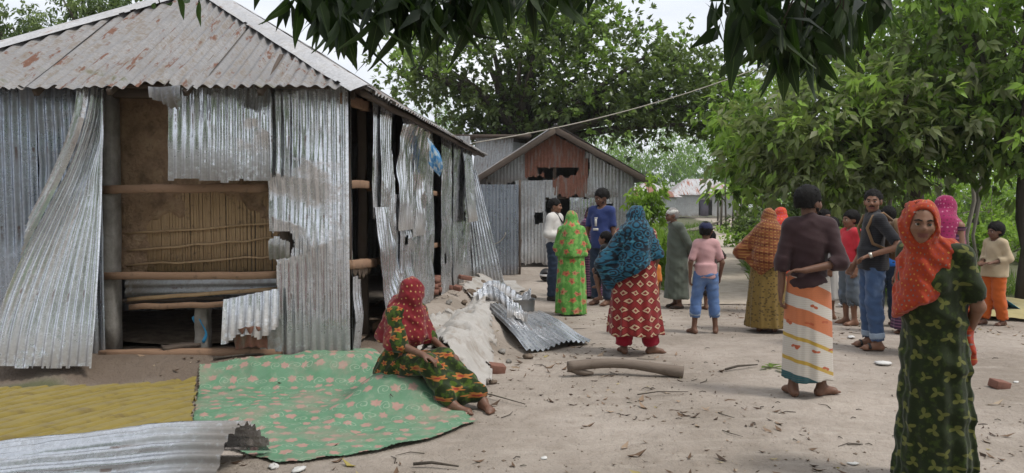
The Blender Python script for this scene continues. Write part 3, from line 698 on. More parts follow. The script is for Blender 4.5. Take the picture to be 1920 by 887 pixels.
swall('wall_sheet', 1096, 1188, 262, 372, M_galvold, 206, SY - .005, crum=.09, hole=[(1094, 300), (1106, 296), (1104, 330), (1094, 340)])
swall('crumpled_wall_sheet', 1068, 1118, 368, 446, M_galv, 207, SY - .06, crum=.10)
swall('wall_sheet', 1110, 1188, 352, 506, M_galvold, 208, SY + .01, crum=.06, hole=[(1112, 385), (1150, 380), (1146, 400), (1116, 402)])
swall('wall_sheet', 1040, 1114, 424, 504, M_galvold, 209, SY + .015)
swall('corner_strip', 1160, 1186, 300, 506, M_galvgrey, 210, SY - .05)
SD = 4.6
for sx_, sd in ((at(913, 400, SY).x, 211), (at(1187, 400, SY).x, 212)):
    own(sheet('side_wall_sheet', lambda U, V, x=sx_: (x + 0 * U, SY + U, .1 + V), SD, s_le.z - .1, M_galvgrey, seed=sd, du=.025, dv=.3), shed)
own(sheet('back_wall_sheet', lambda U, V: (s_le.x + .2 + U, SY + SD + 0 * U, .1 + V), s_re.x - s_le.x - .4, 2.9, M_galvgrey, seed=213, du=.03, dv=.3, keep=lambda U, V: .1 + V < gable(s_le.x + .2 + U) - .02), shed)
for (e0, sd) in ((s_le, 220), (s_re, 230)):
    d = np.array([s_ap.x - e0.x, 0, s_ap.z - e0.z + .05]); Ln = np.linalg.norm(d); d /= Ln
    for j in range(6):
        y0 = SY - .42 + j * .86
        own(sheet('roof_sheet', lambda U, V, y0=y0, d=d, e0=e0, j=j: (e0.x - d[0] * .12 + d[0] * V, y0 + U, e0.z + .03 - d[2] * .12 + d[2] * V + .004 * (j % 2)), .90, Ln + .16, M_roof, seed=sd + j, du=.019, dv=.08), shed)
    own(beam('barge_pole', (e0.x - d[0] * .12, SY - .40, e0.z - .05 - d[2] * .12), (s_ap.x, SY - .40, s_ap.z - .04), .07, .13, M_wooddark, None, sd), shed)
    for j in range(4):
        t = (j + .4) / 4; own(beam('purlin', (e0.x + d[0] * Ln * t, SY - .41, e0.z + d[2] * Ln * t - .02), (e0.x + d[0] * Ln * t, SY + SD, e0.z + d[2] * Ln * t - .02), .05, .05, M_wooddark, None, sd + 40 + j, n=4), shed)
own(sheet('ridge_flashing', lambda U, V: (s_ap.x - .16 + U, SY - .43 + V, s_ap.z + .095 - .55 * np.abs(U - .16)), .32, 5.2, M_flash, seed=240, amp=0, du=.03, dv=.2), shed)
own(beam('tie_beam', at(915, 372, SY + .08), at(1186, 368, SY + .08), .06, .08, M_wooddark, None, 241), shed)
for j, px in enumerate((918, 1040, 1184)): own(beam('post', (at(px, 400, SY).x, SY + .09, .05), (at(px, 400, SY).x, SY + .09, float(gable(at(px, 400, SY).x)) - .05), .08, .08, M_wooddark, None, 245 + j, up=(0, 1, 0)), shed)
# upright sheet closing the gap between the house and the shed
gate = thing('iron_gate_sheet', 'tall plain corrugated iron panel standing left of the shed door', 'panel', (at(932, 400, 16.2).x, 16.2, 0))
x0, x1, z1 = at(893, 400, 16.2).x, at(972, 400, 16.2).x, at(930, 346, 16.2).z
own(sheet('panel_sheet', lambda U, V: (x0 + U, 16.2 + 0 * U, .02 + V), x1 - x0, z1 - .02, M_galvblue, seed=250), gate)
own(beam('frame_pole', (x0 - .03, 16.26, .0), (x0 - .03, 16.26, z1 + .05), .05, .05, M_wooddark, None, 251, up=(0, 1, 0)), gate); own(beam('frame_pole', (x1 + .03, 16.26, .0), (x1 + .03, 16.26, z1 + .1), .05, .05, M_wooddark, None, 252, up=(0, 1, 0)), gate)
v, q = tube([(x0 + .35 + .3 * math.cos(t), 16.17, 1.02 - .55 * math.sin(t) * .6) for t in np.linspace(.25, PI - .5, 14)], .008, 5); own(link('hanging_rope', npmesh('hanging_rope', v, q), M_cable), gate)
# loose sheet leaning off the far end of the house
lean = thing('leaning_iron_sheet', 'loose corrugated sheet leaning out from the far corner of the big house', 'sheet', (at(915, 515, 14.3).x, 14.3, 0))
b0, b1, t0, t1 = np.array(at(884, 514, 14.2)), np.array(at(946, 497, 14.0)), np.array(at(868, 322, 14.35)), np.array(at(893, 318, 14.3))
b0[2] = .04; b1[2] = .07
own(sheet('sheet', lambda U, V: tuple(((b0[i] + (b1[i] - b0[i]) * U / .7) * (1 - V / 2.15) + (t0[i] + (t1[i] - t0[i]) * U / .7) * V / 2.15) for i in range(3)), .70, 2.15, M_galvbright, seed=255, crum=.05, amp=.011), lean)
# outbuilding glimpsed between house and shed
out = thing('small_outbuilding', 'small dark outbuilding of grey iron glimpsed between house and shed', 'shed', (at(915, 300, 21).x, 21, 0))
own(sheet('wall_sheet', lambda U, V: (at(870, 300, 21).x + U + .10 * V, 21 + 0 * U, .0 + V), 1.05, at(900, 259, 21).z, M_galvgrey, seed=260, du=.019, dv=.1), out)
own(sheet('wall_sheet', lambda U, V: (at(940, 300, 21).x + .3 + .6 * U, 21 + U, .0 + V), 2.0, 3.3, M_galvgrey, seed=261, du=.019, dv=.1), out)
own(link('roof_slab', bez('roof_slab', [((at(912, 300, 21).x + .2, 22.2, at(900, 254, 21).z + .05), (2.1, 2.9, .09), (.06, 0, 0))]), M_wooddark), out)
# ------------------------------------------------------------------ far huts
def hut(label, cx, cy, w, d, hw, hr, wm, rms, door=None, z0=0.0, sd=0, ridge_=.45, yaw=0):
    h = thing('tin_hut', label, 'hut', (cx, cy, z0), yaw)
    n = 5
    for i in range(n):
        x0 = -w / 2 + i * w / n
        if door and i == door[0]:
            sheet('wall_sheet', lambda U, V: (x0 + U, -d / 2 + 0 * U, door[1] + V), w / n, hw - door[1], wm, h, du=.04, dv=.3, seed=sd + i, amp=.012)
        else:
            sheet('wall_sheet', lambda U, V: (x0 + U, -d / 2 + 0 * U, V), w / n, hw, wm, h, du=.04, dv=.3, seed=sd + i, amp=.012)
    for sg in (-1, 1): sheet('side_wall', lambda U, V: (sg * w / 2 + 0 * U, -d / 2 + U, V), d, hw, wm, h, du=.05, dv=.4, seed=sd + 9, amp=.012)
    sheet('back_wall', lambda U, V: (-w / 2 + U, d / 2 + 0 * U, V), w, hw, wm, h, du=.05, dv=.4, seed=sd + 10, amp=.012)
    e = .35; A = np.array([[-w/2-e, -d/2-e, hw-.1], [w/2+e, -d/2-e, hw-.1], [w/2+e, d/2+e, hw-.1], [-w/2-e, d/2+e, hw-.1]]); r0, r1 = np.array([-w * ridge_ / 2, 0, hw + hr]), np.array([w * ridge_ / 2, 0, hw + hr])
    for (a, b, t1, t2, ns) in ((A[0], A[1], r0, r1, 7), (A[1], A[2], r1, r1, 4), (A[2], A[3], r1, r0, 5), (A[3], A[0], r0, r0, 4)):
        for i in range(ns):
            f0, f1 = i / ns, (i + 1) / ns
            def pos(U, V, f0=f0, f1=f1):
                t = f0 + (f1 - f0) * U; lo = a + (b - a) * t[..., None]; L_ = np.linalg.norm(b - a); ea = (b - a) / L_; x = t * L_; x1_, x2_ = (t1 - a) @ ea, (t2 - a) @ ea; up_ = (t1 - a) - ea * x1_
                fr = np.where(x < x1_, x / max(x1_, 1e-6), np.where(x > x2_, (L_ - x) / max(L_ - x2_, 1e-6), 1.)); P = lo + up_ * (V * np.maximum(fr, .01))[..., None]; return P[..., 0], P[..., 1], P[..., 2]
            sheet('roof_sheet', pos, 1., 1., rms[(i * 3 + sd) % len(rms)], h, du=.05, dv=.2, seed=sd + 20 + i, amp=.0, thick=.03)
    if door:
        x0 = -w / 2 + door[0] * w / n + .15; link('door', bez('door', [((x0 + .45, -d / 2 + .05, door[1] / 2), (.9, .06, door[1]), None)]), plain('hut_door_%d' % sd, (.10, .09, .12)), h)
    return h
hut('far grey iron hut with a white and rust striped hipped roof', at(1312, 400, 82).x + .5, 84, 7.2, 5.0, 2.4, 1.75, M_galvgrey, [M_rustroof, M_flash, M_flash], (2, 1.75), .25, 300)
hut('far hut with a rusty red roof beside the sapling', at(1222, 400, 53).x, 54.5, 3.3, 4.0, 2.15, .95, M_galvold, [M_rustroof, M_rust], None, .0, 320, .2)
hut('pale roofed hut furthest back beyond the rusty roof', at(1252, 400, 98).x, 100, 7, 5, 2.5, 1.7, M_galvold, [M_flash, M_galvold], None, .3, 340)
# ------------------------------------------------------------------ vegetation
def unitv(a): return a / (np.linalg.norm(a, axis=-1, keepdims=True) + 1e-9)
def leafmesh(name, base, d, nrm, ln, wd, rnd, fold=.18, arch=.12):
    """n leaves, five vertices each, creased along the midrib"""
    n = len(base); d = unitv(d); s = unitv(np.cross(d, nrm)); up = np.cross(s, d); ln = np.broadcast_to(ln, (n,))[:, None]; wd = np.broadcast_to(wd, (n,))[:, None]
    m = base + d * ln * .5 - up * wd * fold + up * ln * arch * .5; t = base + d * ln - up * ln * arch
    l = base + d * ln * .45 + s * wd * .5 + up * ln * arch * .45; r = base + d * ln * .45 - s * wd * .5 + up * ln * arch * .45
    V = np.stack([base, l, t, r, m], 1).reshape(-1, 3); i = np.arange(n)[:, None] * 5
    Q = np.concatenate([i + np.array([[0, 4, 2, 1]]), i + np.array([[0, 3, 2, 4]])])
    return npmesh(name, V, Q, smooth=False, rnd=np.repeat(rnd, 5))
def crown(rng, blobs, csize, tips, per, ln, wd, droop=.3, spread=.9, shell=.5, young=.06, tone=.5):
    CC, OO, TT = [], [], []
    for c, r, n in blobs:
        u = unitv(rng.randn(n, 3)); q = (shell + (1 - shell) * rng.rand(n, 1) ** .6); CC.append(np.array(c) + u * np.array(r) * q); OO.append(u)
    CC = np.concatenate(CC); OO = np.concatenate(OO); n = len(CC)
    ct = np.clip(rng.rand(n) * .7 + .15 * OO[:, 2] + .1, 0, 1) * tone * 2; ct = np.where(rng.rand(n) < young, 1.2, ct)
    tp = np.repeat(CC, tips, 0) + rng.randn(n * tips, 3) * csize; td = unitv(np.repeat(OO, tips, 0) * .7 + rng.randn(n * tips, 3) * .7 + np.array([0, 0, .25 - droop]))
    tt = np.repeat(ct, tips) * (.75 + .5 * rng.rand(n * tips)); N = n * tips * per
    b = np.repeat(tp, per, 0); dd = np.repeat(td, per, 0); d = unitv(dd + spread * unitv(rng.randn(N, 3)) + np.array([0, 0, -droop])); b = b + d * ln * .12 + rng.randn(N, 3) * ln * .15
    nr = unitv(np.array([0, 0, 1.]) + .5 * rng.randn(N, 3)); L_ = ln * (.65 + .6 * rng.rand(N)); rn = np.clip(np.repeat(tt, per) * (.8 + .4 * rng.rand(N)), 0, 1)
    return b, d, nr, L_, wd * (.75 + .5 * rng.rand(N)), rn, CC
def limbs(rng, base, fork, targets, r0, r1, n=7, k=9, wig=.12):
    parts = [tube([np.array(base) + (np.array(fork) - np.array(base)) * t + rng.randn(3) * wig * .25 * (0 < t < 1) for t in np.linspace(0, 1, n)], np.linspace(r0 * 1.25, r0 * .8, n) * np.array([1.25] + [1] * (n - 1)), k, 1, .18)]
    br = []
    for tg in targets:
        tg = np.array(tg); a = np.array(fork) - (np.array(fork) - np.array(base)) * .25 * rng.rand(); m = .5 * (a + tg) + np.array([0, 0, .12 * np.linalg.norm(tg - a)]) + rng.randn(3) * wig
        P_ = [(1 - t) ** 2 * a + 2 * t * (1 - t) * m + t * t * tg + rng.randn(3) * wig * .15 for t in np.linspace(0, 1, n)]
        br.append(tube(P_, np.linspace(r0 * .5, r1, n), 7, 3, .15))
    return parts[0], br
def tree(label, blobs, base, fork, ntarget, r0, lm, bark=M_bark, csize=.3, tips=8, per=7, ln=.14, wd=.06, seed=0, name='tree', cat='tree', group=None, droop=.3, young=.06, tone=.5, shell=.5, spread=.9, fold=.18, arch=.12, r1=.015, wig=.12):
    rng = np.random.RandomState(seed); t = thing(name, label, cat, base, 0, group)
    b, d, nr, L_, w, rn, CC = crown(rng, blobs, csize, tips, per, ln, wd, droop, spread, shell, young, tone)
    off = np.array(base)
    link('crown', leafmesh('crown', b - off, d, nr, L_, w, rn, fold, arch), lm, t)['kind'] = 'stuff'
    tg = [np.array(q[0]) for q in blobs] + [CC[i] for i in rng.permutation(len(CC))[:ntarget]]
    tr, br = limbs(rng, base, fork, tg, r0, r1, wig=wig)
    link('trunk', npmesh('trunk', tr[0] - off, tr[1]), bark, t)
    if br: v, q = merge(br); link('limbs', npmesh('limbs', v - off, q), bark, t)
    return t
a_ = lambda px, py, Y: tuple(at(px, py, Y))
# big jackfruit behind the shed
JY = 23.0
tree('big dark spreading jackfruit tree rising behind the gabled shed', [(a_(960, 120, JY), (3.2, 2.4, 2.0), 125), (a_(1120, 130, JY), (3.1, 2.4, 1.7), 115), (a_(1265, 178, JY), (2.1, 1.9, 1.35), 76), (a_(1345, 200, JY), (1.2, 1.4, .85), 40), (a_(775, 135, JY), (1.2, 1.4, .75), 24), (a_(1010, -10, JY), (2.7, 2.2, 1.4), 75), (a_(900, 225, JY), (1.0, 1.2, .6), 20), (a_(1090, 205, JY - .5), (2.4, 1.8, .7), 46)],
     (at(968, 500, JY).x, JY, 0), tuple(np.array(at(975, 235, JY))), 26, .36, M_lf_jack, csize=.34, tips=9, per=8, ln=.19, wd=.105, seed=2, name='jackfruit_tree', droop=.0, young=.10, tone=.58, spread=1.0)
# dusty mango trees on the right of the yard
MY = 12.6
tree('dusty mango tree with low drooping crown over the group on the right', [(a_(1560, 255, MY), (1.5, 1.2, .85), 56), (a_(1690, 235, MY), (1.5, 1.3, .8), 48), (a_(1470, 275, MY + .6), (.75, .9, .7), 40), (a_(1600, 120, MY + .6), (1.4, 1.2, .8), 32), (a_(1760, 130, MY + .3), (1.5, 1.4, .9), 38), (a_(1600, 325, MY + .2), (1.2, .9, .32), 34)],
     (at(1716, 470, 14.2).x, 14.2, 0), a_(1722, 290, 13.9), 22, .16, M_lf_mango, csize=.26, tips=6, per=7, ln=.22, wd=.085, seed=5, name='mango_tree', droop=.45, young=.13, tone=.6, group='mango trees right of the yard')
tree('mango tree with thick trunk at the right edge of the yard', [(a_(1890, 60, 12), (1.6, 1.5, 1.0), 42), (a_(1860, 210, 12.2), (1.1, 1.2, .8), 60), (a_(1960, 190, 11.6), (1.2, 1.3, 1.0), 40), (a_(1800, -20, 12.5), (1.6, 1.4, .7), 60), (a_(1850, 300, 12.6), (.8, .7, .25), 10)],
     (at(1934, 563, 11.8).x, 11.8, 0), a_(1925, 250, 11.8), 20, .15, M_lf_mangofar, csize=.26, tips=6, per=7, ln=.21, wd=.085, seed=6, name='mango_tree', droop=.4, young=.14, tone=.55, group='mango trees right of the yard')
tree('mango tree with mossy trunk further back behind the red tee', [(a_(1600, 90, 17), (1.9, 1.6, 1.3), 38), (a_(1730, 60, 17.5), (2.4, 1.8, 1.5), 42), (a_(1420, 235, 17), (.9, 1.1, .8), 46), (a_(1430, 300, 17), (.7, .9, .7), 36), (a_(1860, 120, 18), (2.2, 1.8, 1.7), 38), (a_(1640, 190, 17.5), (2.4, 1.6, 1.0), 34)],
     (at(1638, 450, 17).x, 17, 0), a_(1640, 290, 17), 18, .22, M_lf_mangofar, csize=.32, tips=7, per=7, ln=.22, wd=.09, seed=7, name='mango_tree', droop=.4, young=.16, tone=.6, group='mango trees right of the yard')
# far tree line and bamboo
rngF = np.random.RandomState(12)
for i, (px, py, Y, rx, rz_, lab) in enumerate([(1130, 285, 88, 4.5, 4.2, 'feathery pale green bamboo clump beyond the shed roof'), (1200, 275, 96, 5.5, 5.2, 'tall feathery bamboo clump left of the far huts'), (1262, 290, 104, 5.0, 4.6, 'bamboo clump rising behind the striped roof hut'), (1330, 300, 112, 5.5, 4.4, 'rounded far tree right of the striped roof hut'),
        (1395, 310, 90, 4.0, 4.0, 'far tree behind the banana plants'), (1475, 330, 70, 4.5, 3.2, 'far tree above the shrubs on the right of the path'), (1090, 320, 110, 5, 3.5, 'low far tree at the shed roof edge'), (1580, 345, 60, 4.5, 2.6, 'far bushy tree seen under the mango crowns'), (1700, 345, 55, 4.5, 2.6, 'far bushy tree seen left of the magenta scarf'), (1830, 345, 52, 4.5, 2.8, 'far bushy tree seen above the head of the girl'), (1940, 345, 50, 4.5, 2.8, 'far bushy tree at the right edge under the crowns')]):
    c = at(px, py, Y); far = Y > 80
    lab = lab.replace('the head of the girl', 'the cream blouse')
    tree(lab, [((c.x, Y, c.z), (rx, 3, rz_), 80), ((c.x + rx * .5, Y - 1, c.z - rz_ * .45), (rx * .7, 2.5, rz_ * .6), 40), ((c.x - rx * .4, Y, c.z - rz_ * .5), (rx * .7, 2.5, rz_ * .5), 32)], (c.x, Y, 0), (c.x, Y, max(1.2, c.z - rz_ * .6)), 8, .18, M_lf_far if far else M_lf_bright, bark=M_barkpale, csize=.62, tips=5, per=5, ln=.62 if far else .42, wd=.15 if far else .15, seed=30 + i, name='bamboo_clump' if 'bamboo' in lab else 'far_tree', cat='bamboo' if 'bamboo' in lab else 'tree', droop=.7 if far else .4, group='far tree line', young=.1, tone=.55)
# trees showing over the roof of the house
for i, (px, py, Y, rx, rz_, lab) in enumerate([(25, 50, 24, 1.0, .55, 'pale leafed tree top over the left end of the roof'), (170, 8, 22, .75, .55, 'bright green tree top just above the roof hip'), (290, -12, 24, .6, .4, 'small leafy top at the roof apex'), (815, 215, 60, 1.3, 2.6, 'wispy distant tree beside the house eave'), (1385, 255, 75, 1.6, 2.6, 'wispy tall tree beyond the banana plants')]):
    c = at(px, py, Y); tree(lab, [((c.x, Y, c.z), (rx, 1.0, rz_), 34), ((c.x + rx * .8, Y, c.z - rz_ * .5), (rx * .6, .8, rz_ * .5), 14)], (c.x, Y, 0), (c.x, Y, c.z - rz_), 6, .12, M_lf_far if Y > 30 else M_lf_mid, csize=.22 if Y < 30 else .4, tips=6, per=7, ln=.2 if Y < 30 else .35, wd=.07, seed=60 + i, name='distant_tree', droop=.5, group='trees beyond the house', tone=.6)
# shrubs, saplings and weeds
def shrub(label, px, py, Y, rx, rz_, lm, seed, ln=.12, wd=.05, n=60, name='shrub', cat='shrub', droop=.1, tips=5, per=6, group='shrubs along the yard edge', tone=.55, bark=M_barkpale, ry=None, zc=None):
    c = at(px, py, Y); z = max(c.z, rz_ * .6); return tree(label, [((c.x, Y, z), (rx, ry or rx * .8, rz_), n)], (c.x, Y, -.03), (c.x, Y, max(.15, z - rz_ * .5)), 10, .03, lm, bark, csize=.12, tips=tips, per=per, ln=ln, wd=wd, seed=seed, name=name, cat=cat, droop=droop, group=group, tone=tone, young=.12, r1=.006, shell=.3, wig=.05)
shrub('slender sapling with bright hanging leaves at the shed corner', 1214, 385, 15.6, .34, .55, M_lf_bright, 80, .15, .06, 34, 'sapling', 'sapling', .8)
shrub('leafy bright weeds growing beside the shed, behind the teal shawl', 1222, 482, 14.6, .42, .28, M_lf_bright, 81, .20, .06, 34, 'weed_patch', 'weeds', -.5)
shrub('low bright weeds at the foot of the sapling', 1200, 470, 15.8, .4, .3, M_lf_bright, 82, .18, .055, 24, 'weed_patch', 'weeds', -.4)
for i, (px, py, Y, rx, rz_, lm, lab) in enumerate([(1440, 418, 22, 1.2, .62, M_lf_mid, 'olive shrub behind the brown shawl'), (1510, 408, 20, 1.1, .75, M_lf_mid, 'grey-green shrub behind the maroon shirt'), (1400, 440, 27, 1.1, .5, M_lf_bright, 'low light green shrub on the right verge of the path'), (1585, 410, 19, 1.0, .75, M_lf_mid, 'shrub behind the pale grey child'), (1470, 455, 17, .8, .35, M_lf_bright, 'low weedy shrub beside the orange headscarf'),
        (1690, 350, 24, 2.0, 1.5, M_lf_bright, 'bright shrub behind the backpack'), (1790, 350, 23, 1.9, 1.5, M_lf_bright, 'sunlit bright shrub right of the magenta scarf'), (1860, 350, 26, 2.2, 1.6, M_lf_bright, 'bright shrub beyond the cream blouse'), (1925, 380, 27, 1.8, 1.2, M_lf_bright, 'bright shrub at the right edge'), (1620, 420, 24, 1.4, .7, M_lf_bright, 'low bright shrub behind the black polo'), (1810, 450, 20, 1.3, .45, M_lf_bright, 'low weeds between magenta scarf and cream blouse'), (1890, 455, 20, 1.3, .45, M_lf_bright, 'low weeds behind the orange trousers'), (1545, 470, 15.5, .8, .32, M_lf_bright, 'low weeds behind the white shirted youth'), (1730, 440, 22, 1.4, .6, M_lf_bright, 'weeds behind the nearest headscarf')]):
    shrub(lab, px, py, Y, rx, rz_, lm, 90 + i, .15, .065, 70)
# thin straight trunks under the crowns
for i, (px, Y, r) in enumerate([(1812, 18, .05), (1826, 18.5, .04), (1838, 22, .10), (1760, 24, .08), (1668, 22, .07)]):
    t = thing('thin_tree_trunk', ['slim pale trunk between magenta scarf and cream blouse', 'slimmer trunk just right of the slim pale trunk', 'dark trunk standing left of the cream blouse', 'dark trunk above the orange headscarf', 'trunk seen above the blue shirt'][i], 'tree trunk', (at(px, 400, Y).x, Y, 0)); rr = np.random.RandomState(i)
    v, q = tube([(.08 * rr.randn(), .05 * rr.randn(), z) for z in np.linspace(-.1, 6, 8)], np.linspace(r, r * .6, 8), 8, i, .1); link('trunk', npmesh('trunk', v, q), M_barkpale if i < 2 else M_bark, t)
# grass verges
rng = np.random.RandomState(77); n = 19000
gy_ = 12.5 + 40 * rng.rand(n) ** 1.8; side_ = np.where(rng.rand(n) < .72, 1, -1); gx_ = path_x(gy_) + side_ * (np.interp(gy_, [12, 20, 60], [.75, .8, 1.3]) + rng.rand(n) ** 1.3 * np.where(side_ > 0, np.interp(gy_, [12, 40], [5, 9]), np.interp(gy_, [12, 16, 40], [.9, 1.5, 6])))
ok = ~((side_ < 0) & (gx_ < 2.75) & (gy_ < 24)); gx_, gy_ = gx_[ok], gy_[ok]; n = len(gx_); b = np.stack([gx_, gy_, gz(gx_, gy_) - .01], 1)
d = unitv(rng.randn(n, 3) * .55 + np.array([0, 0, 1.])); sc_ = np.interp(gy_, [12, 40], [1, 2.2])
grass = link('grass', leafmesh('grass', b, d, unitv(rng.randn(n, 3)), (.10 + .16 * rng.rand(n)) * sc_, (.014 + .016 * rng.rand(n)) * sc_, np.clip(rng.rand(n), 0, 1), .05, .2), M_grass)
tag(grass, 'low green grass and weeds along the verges of the footpath', 'grass', kind='stuff')
# banana plants
def banana(label, px, Y, H, nl, seed):
    rng = np.random.RandomState(seed); x = at(px, 400, Y).x; t = thing('banana_plant', label, 'banana plant', (x, Y, 0), 0, 'banana plants by the path')
    v, q = tube([(0, 0, z) for z in np.linspace(-.05, H * .6, 6)], np.linspace(.11, .06, 6), 9, seed, .1); link('stem', npmesh('stem', v, q), M_barkpale, t)
    for i in range(nl):
        a = 2 * PI * i / nl + rng.rand(); Ln = H * (.55 + .2 * rng.rand()); el = .4 + .9 * rng.rand(); s = np.linspace(0, 1, 12); dx = np.array([math.cos(a), math.sin(a)])
        r = Ln * (s * math.cos(el)); z = H * .6 + Ln * (s * math.sin(el) - .75 * s ** 2.4); w = .22 * np.sin(PI * np.clip(s * .93 + .05, 0, 1)) ** .6
        Pm = np.stack([dx[0] * r, dx[1] * r, z], -1); sd = np.array([-dx[1], dx[0], 0]); cols = [Pm + sd * (w * k)[:, None] + np.array([0, 0, 1]) * (-.35 * w * abs(k))[:, None] for k in (-1, -.5, 0, .5, 1)]
        me = gridmesh('leaf', np.stack(cols, 1)); at_ = me.attributes.new('rnd', 'FLOAT', 'POINT'); at_.data.foreach_set('value', np.full(len(me.vertices), .2 + .7 * rng.rand(), np.float32)); link('leaf', me, M_lf_bright if rng.rand() < .6 else M_lf_far, t)
banana('banana plant with ragged leaves left of the bare poles', 1352, 46, 3.4, 7, 1); banana('banana plant behind the bare poles', 1382, 42, 3.6, 7, 2); banana('banana plant nearest the shrubs', 1418, 38, 3.2, 7, 3); banana('tall banana plant with arching fronds', 1398, 52, 5.2, 8, 4)
for i, (px, Y, h, tl) in enumerate([(1352, 40, 2.1, .05), (1362, 41, 3.0, -.1), (1373, 40, 2.4, .1), (1384, 39, 3.1, .25), (1346, 42, 1.8, .0), (1410, 33, 2.3, .2), (1390, 41, 2.2, -.05)]):
    p0 = at(px, 400, Y); o = tubeobj('fence_pole', [(0, 0, -.05), (tl * .5, 0, h * .5), (tl, 0, h)], [.06, .05, .035], M_barkpale if i in (3, 5) else M_bark, None, 7, i, .15); o.location = (p0.x, Y, 0)
    tag(o, ['short pole', 'tall dark pole', 'leaning dark pole', 'tall pale bent pole', 'stumpy pole', 'lone pale pole', 'thin dark pole'][i] + ' among the banana plants' + ['', ' second from left', '', '', ' at their left end', ' beside the shrubs', ' in their middle'][i], 'pole', 'bare poles by the banana plants')
for i, (px, py, Y, Ln, tilt) in enumerate([(1310, 412, 40, 2.6, .5), (1328, 408, 42, 2.4, .7), (1338, 405, 41, 2.2, .3), (1318, 415, 38, 2.5, .2)]):
    p0 = at(px, py, Y); o = tubeobj('fallen_branch', [(-Ln / 2, 0, -Ln * .2 * tilt), (0, .1, .03), (Ln / 2, 0, Ln * .35 * tilt)], [.07, .06, .03], M_barkpale, None, 7, i, .2); o.location = (p0.x, Y, .25)
    tag(o, ['leftmost fallen branch', 'steeply propped branch', 'rightmost fallen branch', 'lowest flat branch'][i] + ' in the brushwood pile by the far path', 'branch', 'brushwood pile by the far path')
# ------------------------------------------------------------------ mango tree beside the camera: its lowest leaves hang into the view
mt = thing('overhanging_mango_tree', 'mango tree beside the viewer whose dark leaves hang into the top of view', 'tree', (2.6, -2.4, 0))
def leaf_proto(L_, W, curve, seed):
    s = np.linspace(0, 1, 10); w = W * np.sin(PI * s ** .8) ** .9 * (1 - .25 * s); w[0] = .003; w[-1] = .001; k = np.array([-1, -.55, 0, .55, 1.])
    P = np.zeros((10, 5, 3)); 
    for j, q in enumerate(k): P[:, j, 0] = w * q; P[:, j, 1] = .10 * W * np.sin(9 * s + seed) * abs(q) - abs(q) * w * .35 + curve * s * s * L_; P[:, j, 2] = -s * L_
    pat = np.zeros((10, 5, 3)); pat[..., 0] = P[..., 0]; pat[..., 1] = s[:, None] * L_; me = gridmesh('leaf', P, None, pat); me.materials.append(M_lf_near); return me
protos = [leaf_proto(.23, .033, .10, 0), leaf_proto(.20, .030, -.08, 1), leaf_proto(.26, .036, .18, 2), leaf_proto(.17, .028, .05, 3)]
rng = np.random.RandomState(21); nleaf = 0; twigs = []
def spray(px, py, Y, n, spread_=.9, sc=1.0):
    """a whorl of leaves hanging from the twig tip at this place"""
    global nleaf
    c = at(px, py, Y)
    for i in range(n):
        if nleaf >= 296: return
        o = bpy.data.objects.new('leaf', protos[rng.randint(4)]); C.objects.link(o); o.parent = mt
        o.location = Vector(c) - mt.location + Vector(rng.randn(3) * .018)
        a = 2 * PI * i / n + rng.rand() * .8; tl = spread_ * (.25 + .75 * rng.rand())
        o.rotation_euler = (Matrix.Rotation(a, 3, 'Z') @ Matrix.Rotation(tl, 3, 'X') @ Matrix.Rotation(rng.rand() * 6.28 if tl < .3 else rng.randn() * .5, 3, 'Z')).to_euler(); o.scale = (sc * (.55 + .6 * rng.rand()),) * 3; nleaf += 1
    tw = [np.array(c) + np.array([0, 0, .0]), np.array(c) + np.array([rng.randn() * .05, -.05, .16]), np.array(c) + np.array([rng.randn() * .12, -.25, .42])]; twigs.append((tw, [.003, .004, .006]))
for px, py, Y, n in [(px_, py_ + 10, Y_ - .3, n_) for px_, py_, Y_, n_ in [(555, -20, 3.5, 6), (600, -5, 3.4, 8), (640, 15, 3.3, 9), (665, -20, 3.4, 8), (705, -5, 3.2, 8), (745, -10, 3.3, 8), (760, 15, 3.4, 7), (800, 0, 3.2, 8), (840, 10, 3.3, 8), (870, -20, 3.4, 7), (905, -30, 3.3, 7), (950, -35, 3.4, 7), (1000, -32, 3.4, 7), (1050, -40, 3.5, 6), (1095, -45, 3.5, 5), (620, -40, 3.6, 7), (700, -45, 3.5, 7), (790, -45, 3.5, 7),
        (1385, -25, 3.3, 5), (1400, 10, 3.2, 8), (1440, -10, 3.4, 7), (1465, 35, 3.2, 8), (1500, 55, 3.3, 8), (1540, 30, 3.4, 8), (1580, 20, 3.3, 7), (1470, 75, 3.3, 6), (1610, 5, 3.4, 7), (1560, -20, 3.5, 7), (1500, -10, 3.5, 7), (1650, -25, 3.5, 6), (1530, 75, 3.4, 5)]]: spray(px, py, Y, n, .85)
for px, py, sc in ((300, 8, 1.0), (340, -6, 1.0), (372, 4, .9)): spray(px, py, 3.6, 2, 1.5, .55)
trunk_pts = [(0, 0, -.1), (.05, .1, .8), (-.05, .3, 1.7), (-.2, .7, 2.5)]
tr = [tube(trunk_pts, [.30, .24, .21, .19], 12, 2, .15)]
mo = np.array(mt.location); hub = np.array(trunk_pts[-1])
for tg in ((at(650, -90, 3.6), .02), (at(860, -90, 3.6), .02), (at(1050, -95, 3.7), .015), (at(1420, -80, 3.6), .02), (at(1560, -70, 3.7), .02), (at(330, -60, 3.8), .012)):
    e = np.array(tg[0]) - mo; m = .5 * (hub + e) + np.array([0, -.3, .7]); tr.append(tube([(1 - t) ** 2 * hub + 2 * t * (1 - t) * m + t * t * e for t in np.linspace(0, 1, 10)], np.linspace(.10, tg[1], 10), 8, 4, .1))
v, q = merge(tr); link('trunk', npmesh('trunk', v, q), M_bark, mt)
tw = []
for pts, r in twigs: tw.append(tube([np.array(p) - mo for p in pts], r, 5))
